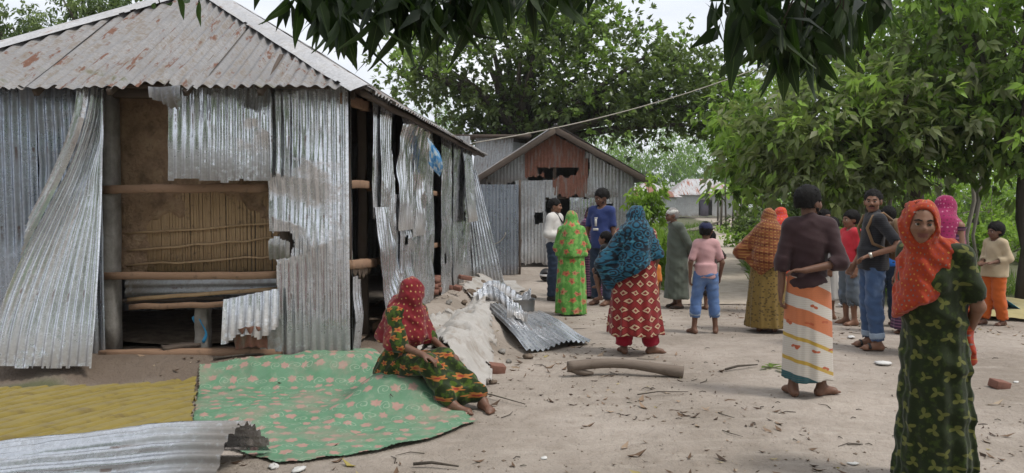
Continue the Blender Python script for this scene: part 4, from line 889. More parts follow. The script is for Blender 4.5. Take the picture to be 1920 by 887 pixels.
v, q = merge(tw); link('twigs', npmesh('twigs', v, q), M_bark, mt)['kind'] = 'stuff'
bk_ = []
rb = np.random.RandomState(33)
for pts, r in twigs[:-3]:
    for _ in range(16): bk_.append(np.array(pts[0]) + rb.randn(3) * np.array([.06, .12, .05]) + np.array([0, .10, .06]))
bk_ = np.array(bk_); nb = len(bk_)
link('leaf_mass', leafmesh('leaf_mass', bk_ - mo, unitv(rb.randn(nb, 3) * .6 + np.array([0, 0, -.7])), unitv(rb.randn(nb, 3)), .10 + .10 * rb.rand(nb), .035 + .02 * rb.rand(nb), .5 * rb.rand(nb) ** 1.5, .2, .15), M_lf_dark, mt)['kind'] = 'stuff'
# the rest of its crown, above and behind the camera
b, d, nr, L_, w, rn, CC = crown(np.random.RandomState(9), [((0, .6, 4.3), (3.6, 2.6, 1.0), 150), ((2.6, -2.6, 5.2), (3.2, 3, 1.6), 120)], .3, 6, 7, .23, .065, .4, .9, .3)
link('crown', leafmesh('crown', b - mo, d, nr, L_, w, rn), M_lf_mangofar, mt)['kind'] = 'stuff'

# added unseen trees behind the camera, for shade and dark reflections in the iron
for i, (x, y, h) in enumerate([(-7, -7, 4.2), (-2.5, -9, 4.6), (3.5, -10, 4.8), (8.5, -8, 4.2)]):
    tree(['added unseen tree behind the viewer at far left', 'added unseen tree behind the viewer, left of middle', 'added unseen tree behind the viewer, right of middle', 'added unseen tree behind the viewer at far right', 'added tree out of view to the right', 'added tree out of view to the left'][i], [((x, y, h), (2.6, 2.2, 2.2), 60), ((x + 1.5, y, h - 1.2), (1.8, 1.6, 1.3), 30), ((x - 1.5, y + .4, h - 1.0), (1.8, 1.6, 1.3), 30)], (x, y, 0), (x, y, h - 2), 6, .2, M_lf_mangofar, csize=.35, tips=6, per=6, ln=.32, wd=.11, seed=200 + i, name='added_grove_tree', group='added unseen trees behind the viewer')
# ------------------------------------------------------------------ figures: signed-distance bodies and garments
A3 = lambda *v: np.array(v, float)
def unit(v): v = np.asarray(v, float); return v / (np.linalg.norm(v) + 1e-12)
class Field:
    def __init__(s, lo, hi, h):
        s.h = h; s.lo = np.array(lo, float); n = np.ceil((np.array(hi) - s.lo) / h).astype(int) + 2
        s.ax = [(s.lo[i] + h * np.arange(n[i])).astype(np.float32) for i in range(3)]; s.F = np.full(n, .3, np.float32)
    def blk(s, lo, hi):
        sl = []
        for i in range(3):
            a = max(0, int((lo[i] - s.lo[i]) / s.h) - 1); b = min(len(s.ax[i]), int((hi[i] - s.lo[i]) / s.h) + 3); sl.append(slice(a, max(a, b)))
        x, y, z = s.ax[0][sl[0]][:, None, None], s.ax[1][sl[1]][None, :, None], s.ax[2][sl[2]][None, None, :]
        return tuple(sl), x, y, z
    def dist(s, pr, x, y, z):
        if pr[0] == 'c':
            _, a, b, r1, r2 = pr[:5]; d = b - a; L2 = float(d @ d) + 1e-12
            px, py, pz = x - a[0], y - a[1], z - a[2]
            t = np.clip((px * d[0] + py * d[1] + pz * d[2]) / L2, 0, 1)
            return np.sqrt((px - t * d[0]) ** 2 + (py - t * d[1]) ** 2 + (pz - t * d[2]) ** 2) - (r1 + (r2 - r1) * t)
        _, c, r, M = pr[:4]; px, py, pz = x - c[0], y - c[1], z - c[2]
        if M is None: u, v, w = px, py, pz
        else: u, v, w = [px * M[0, i] + py * M[1, i] + pz * M[2, i] for i in range(3)]
        k0 = np.sqrt((u / r[0]) ** 2 + (v / r[1]) ** 2 + (w / r[2]) ** 2)
        k1 = np.sqrt((u / r[0] ** 2) ** 2 + (v / r[1] ** 2) ** 2 + (w / r[2] ** 2) ** 2) + 1e-6
        return k0 * (k0 - 1) / k1
    def box(s, pr, m):
        if pr[0] == 'c': r = max(pr[3], pr[4]) + m; return np.minimum(pr[1], pr[2]) - r, np.maximum(pr[1], pr[2]) + r
        r = max(pr[2]) + m; return pr[1] - r, pr[1] + r
    def add(s, pr, k=.02):
        sl, x, y, z = s.blk(*s.box(pr, k + .03)); f = s.F[sl]
        if f.size == 0: return s
        d = s.dist(pr, x, y, z); hh = np.maximum(k - np.abs(f - d), 0) / k
        s.F[sl] = np.minimum(f, d) - hh * hh * k * .25; return s
    def sub(s, pr, k=.012):
        sl, x, y, z = s.blk(*s.box(pr, k + .03)); f = s.F[sl]
        if f.size == 0: return s
        d = -s.dist(pr, x, y, z); hh = np.maximum(k - np.abs(f - d), 0) / k
        s.F[sl] = np.maximum(f, d) + hh * hh * k * .25; return s
    def xyz(s): return s.ax[0][:, None, None], s.ax[1][None, :, None], s.ax[2][None, None, :]
    def fn(s, f, k=.02):
        x, y, z = s.xyz(); d = f(x, y, z); hh = np.maximum(k - np.abs(s.F - d), 0) / k
        s.F = (np.minimum(s.F, d) - hh * hh * k * .25).astype(np.float32); return s
    def cut(s, p, n):
        x, y, z = s.xyz(); n = unit(n); s.F = np.maximum(s.F, (x - p[0]) * n[0] + (y - p[1]) * n[1] + (z - p[2]) * n[2]).astype(np.float32); return s
    def cutf(s, f): s.F = np.maximum(s.F, f(*s.xyz())).astype(np.float32); return s
    def disp(s, f): s.F = (s.F + f(*s.xyz())).astype(np.float32); return s
    def mesh(s):
        F = s.F; neg = F < 0
        c8 = [neg[i:F.shape[0]-1+i, j:F.shape[1]-1+j, k:F.shape[2]-1+k] for i in (0, 1) for j in (0, 1) for k in (0, 1)]
        cnt = sum(c.astype(np.int8) for c in c8); act = (cnt > 0) & (cnt < 8)
        I = np.argwhere(act); idx = np.full(act.shape, -1, np.int32); idx[act] = np.arange(len(I))
        val = np.stack([F[I[:, 0]+i, I[:, 1]+j, I[:, 2]+k] for i in (0, 1) for j in (0, 1) for k in (0, 1)], 1)
        off = np.array([(i, j, k) for i in (0, 1) for j in (0, 1) for k in (0, 1)], float)
        acc = np.zeros((len(I), 3)); n = np.zeros(len(I))
        for a, b in ((0,1),(2,3),(4,5),(6,7),(0,2),(1,3),(4,6),(5,7),(0,4),(1,5),(2,6),(3,7)):
            m = (val[:, a] < 0) != (val[:, b] < 0); t = np.where(m, val[:, a] / (val[:, a] - val[:, b] + 1e-20), 0)
            acc += np.where(m[:, None], off[a] + t[:, None] * (off[b] - off[a]), 0); n += m
        V = s.lo + (I + acc / n[:, None]) * s.h
        Q = []
        for ax in range(3):
            o = [(1, 2), (2, 0), (0, 1)][ax]
            sl0 = [slice(1, -1)] * 3; sl1 = [slice(1, -1)] * 3; sl0[ax] = slice(0, -1); sl1[ax] = slice(1, None)
            a, b = neg[tuple(sl0)], neg[tuple(sl1)]; e = np.argwhere(a != b)
            st = np.array([1, 1, 1]); st[ax] = 0; e2 = e + st; flip = a[tuple(e.T)]
            d1 = np.zeros(3, int); d1[o[0]] = 1; d2 = np.zeros(3, int); d2[o[1]] = 1
            q = np.stack([idx[tuple((e2 - d1 - d2).T)], idx[tuple((e2 - d2).T)], idx[tuple(e2.T)], idx[tuple((e2 - d1).T)]], 1)
            q[~flip] = q[~flip][:, ::-1]; Q.append(q)
        return V, np.concatenate(Q)
def folds(amp, f, dr, seed=0):
    rng = np.random.RandomState(seed); dr = unit(dr); d2 = unit(np.cross(dr, rng.randn(3))); ph = rng.rand(4) * 6
    cr = lambda q: 1.27 - 2 * np.abs(np.sin(q * .5))
    def g(x, y, z):
        a = f * (dr[0] * x + dr[1] * y + dr[2] * z); b = f * .45 * (d2[0] * x + d2[1] * y + d2[2] * z)
        return -amp * (cr(a + 1.6 * np.sin(b + ph[0]) + ph[1]) + .6 * cr(1.9 * a - 1.3 * np.sin(1.7 * b + ph[2]) + ph[3]))
    return g
def rotz(a): c, s_ = math.cos(a), math.sin(a); return np.array([[c, -s_, 0], [s_, c, 0], [0, 0, 1.]])
def rotx(a): c, s_ = math.cos(a), math.sin(a); return np.array([[1, 0, 0], [0, c, -s_], [0, s_, c]])
def roty(a): c, s_ = math.cos(a), math.sin(a); return np.array([[c, 0, s_], [0, 1, 0], [-s_, 0, c]])

@mat('skin_brown')
def M_skin(g):
    m = g.attr('rnd', 'Fac'); n = g.noise(g.obj(), 9, 4); c = g.mix(n, (.18, .088, .054), (.25, .13, .08))
    c = g.mix(m, c, (.15, .048, .038)); g.bsdf(c, .52, 0, g.bump(g.noise(g.obj(), 90, 3), .12, .003), .35, sss=.06)
@mat('skin_dark')
def M_skind(g):
    m = g.attr('rnd', 'Fac'); n = g.noise(g.obj(), 9, 4); c = g.mix(n, (.12, .058, .036), (.17, .086, .054))
    c = g.mix(m, c, (.115, .04, .034)); g.bsdf(c, .5, 0, g.bump(g.noise(g.obj(), 90, 3), .12, .003), .38, sss=.06)
@mat('black_hair')
def M_hair(g):
    n = g.noise(g.map(g.obj(), (1, 1, .5)), 120, 4, .7); g.bsdf(g.mix(n, (.004, .0035, .0035), (.014, .012, .011)), .62, 0, g.bump(n, .8, .012), .16)
@mat('grey_beard')
def M_beard(g):
    n = g.noise(g.obj(), 90, 3, .6); g.bsdf(g.mix(n, (.10, .09, .085), (.42, .40, .38)), .7, 0, g.bump(n, .7, .01), .2)
M_eyew = plain('eye_white', (.62, .57, .53), .25, .5, .05); M_eyed = plain('eye_iris', (.012, .008, .006), .15, .6, .05)

SPINE = dict(pelvis=A3(0, .0, .93), chest=A3(0, 0, 1.25), neck=A3(0, .012, 1.43))
class Figure:
    def __init__(s, label, pos, H, yaw, skin=M_skin, res=.010, head=(0, 0, 0), hs=1.0, J=None, width=1.0, female=False, foot=((0, -1), (0, -1)), curl=.5, group='villagers and visitors standing in the yard', cat=None):
        s.k = H / 1.7; s.H = H; s.res = res * 1.4 / s.k; s.skin = skin; s.female = female
        x, y = pos[0], pos[1]; z = pos[2] if len(pos) > 2 else gz1(x, y)
        s.root = thing('person', label, cat or 'person', (x, y, z), R(yaw), group); s.root.scale = (s.k,) * 3
        s.root['group'] = group
        s.camang = math.atan2(-x, y) - R(yaw)           # bearing of the camera in the figure's own frame (0 = straight ahead)
        J0 = dict(pelvis=A3(0, .0, .93), chest=A3(0, 0, 1.24), neck=A3(0, .012, 1.42), head=A3(0, -.012, 1.575))
        for n, sg in (('L', 1), ('R', -1)):
            J0.update({'sh' + n: A3(sg * .152 * width, .005, 1.385), 'el' + n: A3(sg * .192 * width, .03, 1.10), 'wr' + n: A3(sg * .205 * width, -.03, .86),
                       'hip' + n: A3(sg * .085, 0, .90), 'kn' + n: A3(sg * .095, -.012, .49), 'an' + n: A3(sg * .10, .02, .075)})
        for k2, v in (J or {}).items(): J0[k2] = A3(*v)
        s.J = J0; s.hs = hs; s.hr = rotz(R(head[0])) @ rotx(R(head[1])) @ roty(R(head[2]))
        s.width = width; s.foot = [unit(A3(f[0], f[1], 0)) for f in foot]; s.curl = curl; s.hdir = {}
        up = unit(J0['neck'] - J0['pelvis']); lf = unit(J0['shL'] - J0['shR']); fw = unit(np.cross(lf, up)); lf = np.cross(up, fw)
        s.T = np.stack([lf, -fw, up], 1)               # torso frame: columns left, back, up
        lf2 = unit(J0['hipL'] - J0['hipR']); s.P = np.stack([lf2, np.cross(A3(0, 0, 1), lf2), A3(0, 0, 1)], 1)
        s.parts = {}
    # -- primitive lists
    def hp(s, x, y, z): return s.J['head'] + s.hr @ (A3(x, y, z) * s.hs)
    def torso(s, e=0.0, belly=0.0):
        J, w = s.J, s.width; f = .93 if s.female else 1.0
        out = [('e', J['chest'] + s.T @ A3(0, 0, .01), A3(.148 * w + e, .098 + e, .19 + e), s.T), ('e', .5 * (J['chest'] + J['pelvis']) + s.T @ A3(0, -.01 - belly * .5, 0), A3(.134 * w + e, .092 + e + belly, .17 + e), s.T),
               ('e', J['pelvis'] + s.P @ A3(0, .012, -.005), A3(.150 * w + e, .108 + e, .12 + e), s.P),
               ('c', J['shL'] * .8 + J['shR'] * .2, J['shR'] * .8 + J['shL'] * .2, .058 + e, .058 + e),
               ('c', J['shL'], J['neck'] + s.T @ A3(.02, 0, -.01), .05 + e, .05 + e * .6), ('c', J['shR'], J['neck'] + s.T @ A3(-.02, 0, -.01), .05 + e, .05 + e * .6)]
        if s.female: out += [('e', J['chest'] + s.T @ A3(q * .07, -.085, .0), A3(.06 + e, .055 + e, .06 + e), s.T) for q in (1, -1)]
        return out
    def arm(s, n, e=0.0, upto=2.0):
        J = s.J; a, b, c = J['sh' + n], J['el' + n], J['wr' + n]; t = min(1, upto); out = [('c', a, a + (b - a) * t, .045 + e, (.045 + (.036 - .045) * t) + e)]
        if upto > 1: t = upto - 1; out.append(('c', b, b + (c - b) * t, .037 + e, .037 + (.026 - .037) * t + e))
        return out
    def leg(s, n, e=0.0, upto=2.0, e2=None):
        J = s.J; a, b, c = J['hip' + n], J['kn' + n], J['an' + n]; e2 = e if e2 is None else e2; t = min(1, upto)
        out = [('c', a, a + (b - a) * t, .083 + e, .083 + (.054 - .083) * t + e + (e2 - e) * t * .5)]
        if upto > 1:
            t = upto - 1; out.append(('c', b, b + (c - b) * t, .054 + (e + e2) * .5, .054 + (.036 - .054) * t + e2))
            m = b + (c - b) * .3; out.append(('e', m + A3(0, .014, 0), A3(.05 + e2, .052 + e2, .13), None))
        return out
    def hand(s, n):
        J = s.J; w = J['wr' + n]; d = s.hdir.get(n); d = unit(w - J['el' + n]) if d is None else unit(A3(*d))
        sg = 1 if n == 'L' else -1
        ref = A3(-sg, 0, 0) if abs(d[2]) > .6 else A3(0, 0, -1)                 # palm towards the thigh, or down
        pn = unit(ref - d * (ref @ d)); sd = np.cross(d, pn); th = unit(A3(0, -1, 0) + A3(0, 0, .4)); sd = sd if sd @ th > 0 else -sd
        r = max(.0085, s.res * .95); M = np.stack([sd, pn, d], 1)
        out = [('e', w + d * .048, A3(.040, .017, .052), M)]
        for i in range(4):
            o = (1.5 - i) * .021; ln = (.074, .082, .077, .060)[i]; a = w + d * .088 + sd * o; c = s.curl * (1 + .15 * i)
            d1 = unit(d * math.cos(c * .7) + pn * math.sin(c * .7) + sd * o * 2.2); d2 = unit(d * math.cos(c * 1.7) + pn * math.sin(c * 1.7))
            out += [('c', a, a + d1 * ln * .55, r, r * .95, .006), ('c', a + d1 * ln * .55, a + d1 * ln * .55 + d2 * ln * .45, r * .95, r * .8, .006)]
        a = w + d * .022 + sd * .026; b = a + unit(d * .75 + sd * .62 + pn * .25) * .045
        return out + [('c', a, b, r * 1.35, r * 1.1, .008), ('c', b, b + unit(d * .95 + sd * .25 + pn * .3) * .032, r * 1.1, r * .85, .006)]
    def feet(s, n, e=0.0):
        a = s.J['an' + n]; f = s.foot[0 if n == 'L' else 1]; sd = np.cross(f, A3(0, 0, 1)); g0 = a[2] - .075; z = lambda h: A3(0, 0, g0 + h - a[2])
        heel = a - f * .032 + z(.034); ball = a + f * .125 + z(.026)
        out = [('c', a, heel, .036 + e, .034 + e), ('c', heel, ball, .033 + e, .026 + e), ('c', a + A3(0, 0, -.005), ball + A3(0, 0, .002), .034 + e, .022 + e),
               ('c', ball + sd * .022, ball - sd * .026, .024 + e, .02 + e)]
        if e == 0:
            for i in range(5):
                o = .034 - i * .0165; t = ball + sd * o * .9 + f * (.012 - .005 * i) + A3(0, 0, -.008); out.append(('c', t, t + f * (.035 - .004 * i), .0125 - .0008 * i, .010, .006))
        return out
    def headp(s):
        h = s.hp; M = s.hr; q = s.hs
        E = lambda x, y, z, a, b, c: ('e', h(x, y, z), A3(a, b, c) * q, M)
        K = lambda p1, p2, a, b, k=.01: ('c', h(*p1), h(*p2), a * q, b * q, k)
        return [E(0, .022, .035, .076, .094, .088), E(0, -.022, .012, .066, .072, .088), E(0, -.040, -.052, .050, .052, .050), K((.034, -.01, -.058), (0, -.062, -.082), .026, .020, .02), K((-.034, -.01, -.058), (0, -.062, -.082), .026, .020, .02),
                K((0, -.088, .012), (0, -.107, -.022), .0095, .0135, .012), K((.013, -.094, -.027), (-.013, -.094, -.027), .0095, .0095, .01),
                K((.03, -.083, .022), (.008, -.088, .020), .010, .010, .014), K((-.03, -.083, .022), (-.008, -.088, .020), .010, .010, .014),
                E(.040, -.062, -.022, .026, .028, .026), E(-.040, -.062, -.022, .026, .028, .026),
                K((.016, -.086, -.054), (-.016, -.086, -.054), .0085, .0085, .008), K((.011, -.086, -.065), (-.011, -.086, -.065), .0095, .0095, .008),
                E(.079, .012, -.005, .012, .022, .034), E(-.079, .012, -.005, .012, .022, .034)]
    def run(s, prims, k=.02, F=None, h=None, pad=.06):
        lo = np.min([Field.box(None, p, pad)[0] for p in prims], 0); hi = np.max([Field.box(None, p, pad)[1] for p in prims], 0)
        F = F or Field(lo, hi, h or s.res)
        for p in prims: F.add(p, p[-1] if (len(p) > 5 and p[0] == 'c') else k)
        return F
    def body(s, legs=True):
        J = s.J; pr = s.torso() + [('c', J['neck'] - A3(0, 0, .03), s.hp(0, .018, -.06), .056, .050)] + s.headp()
        for n in 'LR': pr += s.arm(n) + s.hand(n) + s.leg(n) + s.feet(n)
        F = s.run(pr, .022)
        for sg in (1, -1): F.sub(('e', s.hp(sg * .031, -.094, .004), A3(.017, .013, .011) * s.hs, s.hr), .008)
        V, Q = F.mesh(); L_ = (V - s.J['head']) @ s.hr / s.hs
        lip = ((np.abs(L_[:, 0]) < .027) & (L_[:, 1] < -.078) & (np.abs(L_[:, 2] + .060) < .013)).astype(float)
        o = link('body', npmesh('body', V, Q, rnd=lip), s.skin, s.root); s.b = o; return o
    def face(s, stache=False):
        for sg in (1, -1):
            bm_v, bm_q = [], []; n, m = 10, 8; R_ = .0125 * s.hs
            th = np.linspace(0, PI, m + 1)[:, None]; ph = np.linspace(0, 2 * PI, n, endpoint=False)[None, :]
            P = np.stack([np.sin(th) * np.cos(ph), -np.cos(th) * np.ones_like(ph), np.sin(th) * np.sin(ph)], -1).reshape(-1, 3) * R_
            i = np.arange(m)[:, None] * n; j = np.arange(n)[None, :]; Q = np.stack([i + j, i + n + j, i + n + (j + 1) % n, i + (j + 1) % n], -1).reshape(-1, 4)
            mi = np.repeat((np.arange(m) < 2).astype(int), n)
            link('eye', npmesh('eye', s.hp(sg * .031, -.0795, .004) + P @ s.hr.T, Q, mi=mi), [M_eyew, M_eyed], s.b)
            pts = [s.hp(sg * x, y, z) for x, y, z in ((.012, -.099, .0225), (.03, -.0965, .0285), (.05, -.078, .023))]
            v, q = tube(pts, [.0035, .0048, .0025], 6); link('eyebrow', npmesh('eyebrow', v, q), M_hair, s.b)
            v, q = tube([s.hp(sg * x, y, z) for x, y, z in ((.017, -.091, .0085), (.031, -.0945, .013), (.046, -.083, .008))], [.002, .003, .002], 5); link('eyelid', npmesh('eyelid', v, q), s.skin if True else M_hair, s.b)
        if stache:
            v, q = merge([tube([s.hp(sg * x, y, z) for x, y, z in ((.001, -.099, -.041), (.016, -.096, -.045), (.031, -.084, -.054))], [.0065, .0065, .003], 6) for sg in (1, -1)]); link('moustache', npmesh('moustache', v, q), M_hair, s.b)
    def add(s, name, F, m, patax=None, parent=None, smooth=1):
        V, Q = F.mesh(); c = s.J['chest'] if patax is None else patax
        for _ in range(smooth):
            acc = np.zeros_like(V); n = np.zeros(len(V)); 
            for a, b in ((0, 1), (1, 2), (2, 3), (3, 0)):
                np.add.at(acc, Q[:, a], V[Q[:, b]]); np.add.at(n, Q[:, a], 1); np.add.at(acc, Q[:, b], V[Q[:, a]]); np.add.at(n, Q[:, b], 1)
            V = .5 * V + .5 * acc / n[:, None]
        a = np.arctan2(V[:, 0] - c[0], -(V[:, 1] - c[1])) - s.camang; a = (a + PI) % (2 * PI) - PI
        pat = np.stack([a * .17, V[:, 2], np.full(len(V), .0)], 1)
        return link(name, npmesh(name, V, Q, pat=pat), m, parent or s.root)
    # -- garments
    def shirt(s, m, sleeve=2.0, hem=.84, e=.02, belly=0.0, slope=0.0, name='shirt', wr=.0028, collar=False, seed=0, hx=0.0):
        pr = s.torso(e, belly)
        for n in 'LR': pr += s.arm(n, e * .85 + .004, sleeve)
        F = s.run(pr, .03, h=s.res * 1.2)
        F.fn(lambda x, y, z: np.maximum(np.sqrt(((x - s.J['pelvis'][0]) / (1.0 * s.width)) ** 2 + ((y - s.J['pelvis'][1]) / .72) ** 2) - (.155 + e + hx), np.abs(z - (s.J['pelvis'][2] + .02)) - .13), .04) if hem < .88 else None
        F.cut((0, 0, hem), (slope, 0, -1)); F.disp(folds(wr, 30, (.75, .3, .55), seed)); F.disp(folds(wr * .55, 58, (.5, .5, -1), seed + 4))
        for n in 'LR':
            t = sleeve; a, b = (s.J['sh' + n], s.J['el' + n]) if t <= 1 else (s.J['el' + n], s.J['wr' + n]); tt = t if t <= 1 else t - 1
            d = unit(b - a); c = a + (b - a) * tt; F.sub(('c', c + d * .035, c + d * .12, .05, .05) , .004)
        if collar: F.add(('c', s.J['neck'] + s.T @ A3(0, -.012, .0), s.J['neck'] + s.T @ A3(0, .0, .028), .066, .064), .01)
        else: F.sub(('e', s.J['neck'] + s.T @ A3(0, -.05, .05), A3(.07, .075, .065), s.T), .01)
        return s.add(name, F, m)
    def trousers(s, m, upto=1.9, e=.018, e2=.03, top=1.0, name='trousers', cuff=None, seed=1):
        pr = [('e', s.J['pelvis'] + s.P @ A3(0, .012, -.005), A3(.158 * s.width + e, .112 + e, .12 + e), s.P)]
        for n in 'LR': pr += s.leg(n, e, upto, e2)
        F = s.run(pr, .02, h=s.res * 1.25); F.cut((0, 0, top), (0, 0, 1)); F.disp(folds(.0045, 55, (.3, .3, 1), seed)); F.disp(folds(.003, 90, (.6, .2, 1), seed + 2))
        for n in 'LR':
            b, c = (s.J['kn' + n], s.J['an' + n]) if upto > 1 else (s.J['hip' + n], s.J['kn' + n]); p = b + (c - b) * ((upto - 1) if upto > 1 else upto); d = unit(c - b)
            F.sub(('c', p + d * .07, p + d * .16, .07, .07), .004)
        o = s.add(name, F, m, s.J['pelvis'])
        if cuff:
            for n in 'LR':
                b, c = s.J['kn' + n], s.J['an' + n]; p = b + (c - b) * (upto - 1); d = unit(c - b); r = .054 + (.036 - .054) * (upto - 1) + e2 + .008
                F = s.run([('c', p - d * .05, p, r, r)], .01); F.cut(p + d * .006, d); F.cut(p - d * .06, -d); s.add('cuff', F, cuff, p, o)
        return o
    def skirt(s, m, z1, z0, r1, r0, folds_n=14, amp=.05, c1=None, c0=None, p=1.0, name='skirt', extra=None, F=None, seed=0, hemwave=.0, h=None, fin=None):
        c1 = A3(0, 0, z1) if c1 is None else A3(*c1); c0 = A3(0, .01, z0) if c0 is None else A3(*c0); m_ = .09
        lo = np.minimum(c1[:2] - m_ - max(r1), c0[:2] - m_ - max(r0)); hi = np.maximum(c1[:2] + m_ + max(r1), c0[:2] + m_ + max(r0))
        F = F or Field((lo[0], lo[1], z0 - .04), (hi[0], hi[1], z1 + .06), h or s.res); rng = np.random.RandomState(seed); ph = rng.rand(6) * 6.28
        def f(x, y, z):
            t = np.clip((z1 - z) / (z1 - z0), 0, 1); tp = t ** p
            cx, cy = c1[0] + (c0[0] - c1[0]) * t, c1[1] + (c0[1] - c1[1]) * t; rx = r1[0] + (r0[0] - r1[0]) * tp; ry = r1[1] + (r0[1] - r1[1]) * tp
            u, v = (x - cx) / rx, (y - cy) / ry; th = np.arctan2(u, v); rho = np.sqrt(u * u + v * v)
            w = 1.27 - 2 * np.abs(np.sin(.5 * (folds_n * th + 1.6 * np.sin(2 * th + ph[0]) + ph[1] + .9 * np.sin(4 * z + ph[4])))) + .35 * np.sin(3 * th + 4.5 * z + ph[2]) * t + .55 * np.sin((folds_n * 1.7 // 1) * th + 2.2 * np.sin(3 * th + ph[2]) + ph[3])
            a = 1 + amp * (.15 + .85 * t) * w
            d = (rho - a) * np.minimum(rx, ry) * .85
            return np.maximum(d, np.maximum(z - z1, z0 + hemwave * np.sin(folds_n * .5 * th + ph[5]) - z))
        F.fn(f, .03)
        if extra: [F.add(q, .02) for q in extra]
        if fin: fin(F)
        return s.add(name, F, m, (c1 + c0) / 2)
    def scarf(s, m, prims=(), opening=True, name='headscarf', cut=None, wr=.0038, fr=42, seed=0, thick=.012, back=None, dirn=(.6, .3, 1), open_w=1.0):
        q = s.hs; h = s.hp; J = s.J
        pr = [('e', h(0, .022, .030), A3(.082, .100, .098) * q + thick, s.hr), ('e', h(0, .0, -.03), A3(.076, .088, .088) * q + thick, s.hr),
              ('c', h(0, .03, -.07), J['neck'] + s.T @ A3(0, .01, -.02), .082, .10), ('c', J['shL'] * .75 + J['shR'] * .25, J['shR'] * .75 + J['shL'] * .25, .09, .09)]
        pr += [(p[0], np.asarray(p[1], float), np.asarray(p[2], float)) + tuple(p[3:]) for p in prims]
        F = s.run(pr, .06, pad=.09, h=s.res * 1.15)
        if cut: F.cutf(cut)
        F.disp(folds(wr, fr, dirn, seed)); F.disp(folds(wr * .6, fr * 1.8, (dirn[0], -dirn[1], dirn[2] * .7), seed + 3))
        if opening:
            F.sub(('e', h(0, -.088, -.004), A3(.066 * open_w, .075, .094) * q, s.hr), .012); F.sub(('e', h(0, -.13, -.01), A3(.074 * open_w, .09, .10) * q, s.hr), .012)
        return s.add(name, F, m, J['neck'])
    def hair(s, m=M_hair, e=.012, low=-.03, front=.045, seed=0, long=False, name='hair', lumpy=.002):
        q = s.hs; h = s.hp
        F = s.run([('e', h(0, .024, .038), (A3(.080, .098, .094) + e) * q, s.hr), ('e', h(0, .045, -.005), (A3(.070, .070, .075) + e * .6) * q, s.hr)] + ([('c', h(0, .08, -.02), h(0, .10, -.09), .06, .05)] if long else []), .02, h=s.res * .75)
        F.sub(('e', h(0, -.115, -.045), A3(.115, .098, .088 + .06 - front) * q, s.hr), .012)
        for sg in (1, -1): F.sub(('e', h(sg * .085, -.02, -.03), A3(.03, .055, .05) * q, s.hr), .01)
        F.sub(('e', h(0, .05, low - .105), A3(.2, .2, .085) * q, s.hr), .01)
        if lumpy: F.disp(folds(lumpy, 75, (1, .6, .3), seed))
        o = s.add(name, F, m, parent=s.b, smooth=0); me = o.data; nv = len(me.vertices); co = np.zeros(nv * 3, np.float32); me.vertices.foreach_get('co', co); no = np.zeros(nv * 3, np.float32); me.vertices.foreach_get('normal', no)
        co = co.reshape(-1, 3); no = no.reshape(-1, 3); rng = np.random.RandomState(seed + 3); ii = rng.randint(0, nv, 450); d = unitv(no[ii] * .45 + rng.randn(450, 3) * .55 + np.array([0, 0, -.35]))
        st = link('hair_strands', leafmesh('hair_strands', co[ii] - no[ii] * .003, d, no[ii], .018 + .014 * rng.rand(450), .005, rng.rand(450), .05, .15), m, s.b); st['kind'] = 'stuff'
        return o
# ------------------------------------------------------------------ fabrics
def tile(g, su, sv, stagger=True, jit=0.0, loc=(0, 0)):
    u, v, _ = g.sep(g.attr('pat')); wz = g.noise(g.obj(), 5, 3, .6, out='Color'); w1, w2, _w = g.sep(wz); a = (u + (w1 - .5) * su * .7) / su + loc[0]; b = (v + (w2 - .5) * sv * .7) / sv + loc[1]
    row = g.math('FLOOR', b)
    if stagger: a = a + g.math('MODULO', g.math('ABSOLUTE', row), 2.0) * .5
    col = g.math('FLOOR', a); x = a - col - .5; y = b - row - .5
    n = g.node('ShaderNodeTexWhiteNoise'); n.noise_dimensions = '2D'; g.put(n.inputs['Vector'], g.comb(col, row)); r = S(g, n.outputs['Value'])
    if jit: x = x + (r - .5) * jit; y = y + (g.math('FRACT', r * 7.31) - .5) * jit
    return x, y, r
def petals(g, x, y, n, a, b, ph=0.0, soft=.04):
    r = g.math('SQRT', x * x + y * y); th = g.math('ARCTAN2', y, x)
    return g.step(r - g.math('COSINE', th * float(n) + ph) * b, a + soft, a - soft)
def fabric(name, base, fn=None, rough=.85, sheen=.15, mott=.25):
    @mat(name)
    def m(g):
        p = g.obj(); n = g.noise(p, 7, 5, .6); b = np.array(base)
        c = g.mix(n, tuple(b * (1 - mott)), tuple(np.minimum(b * (1 + mott), .9)))
        if fn: c = fn(g, c, n)
        w = g.noise(p, 60, 3, .6) + g.noise(p, 13, 3, .6) * 1.5
        g.bsdf(c, rough, 0, g.bump(w, .22, .006), .2, sheen=sheen)
    return m
def f_leafdress(g, c, n):
    c = g.mix(g.step(g.noise(g.obj(), 26, 4, .6), .5, .66), c, (.032, .05, .008))
    x, y, r = tile(g, .118, .105, True, .25); k = petals(g, x, y, 3, .20, .13, r * 6.28, .03); return g.mix(k * .85, c, (.135, .14, .035))
M_c_leaf = fabric('dark_green_leaf_print', (.014, .022, .006), f_leafdress)
def dots(base, cols, su=.030, size=.17):
    def f(g, c, n):
        x, y, r = tile(g, su, su, True, .35); k = petals(g, x, y, 4, size, .03, 0, .05)
        return g.mix(k * .75, c, g.ramp(r, [(i / len(cols), q) for i, q in enumerate(cols)], 'CONSTANT'))
    return f
M_c_orange = fabric('orange_dotted_scarf', (.33, .04, .014), dots(None, [(.10, .16, .16), (.50, .26, .05), (.20, .05, .09), (.48, .10, .02)]))
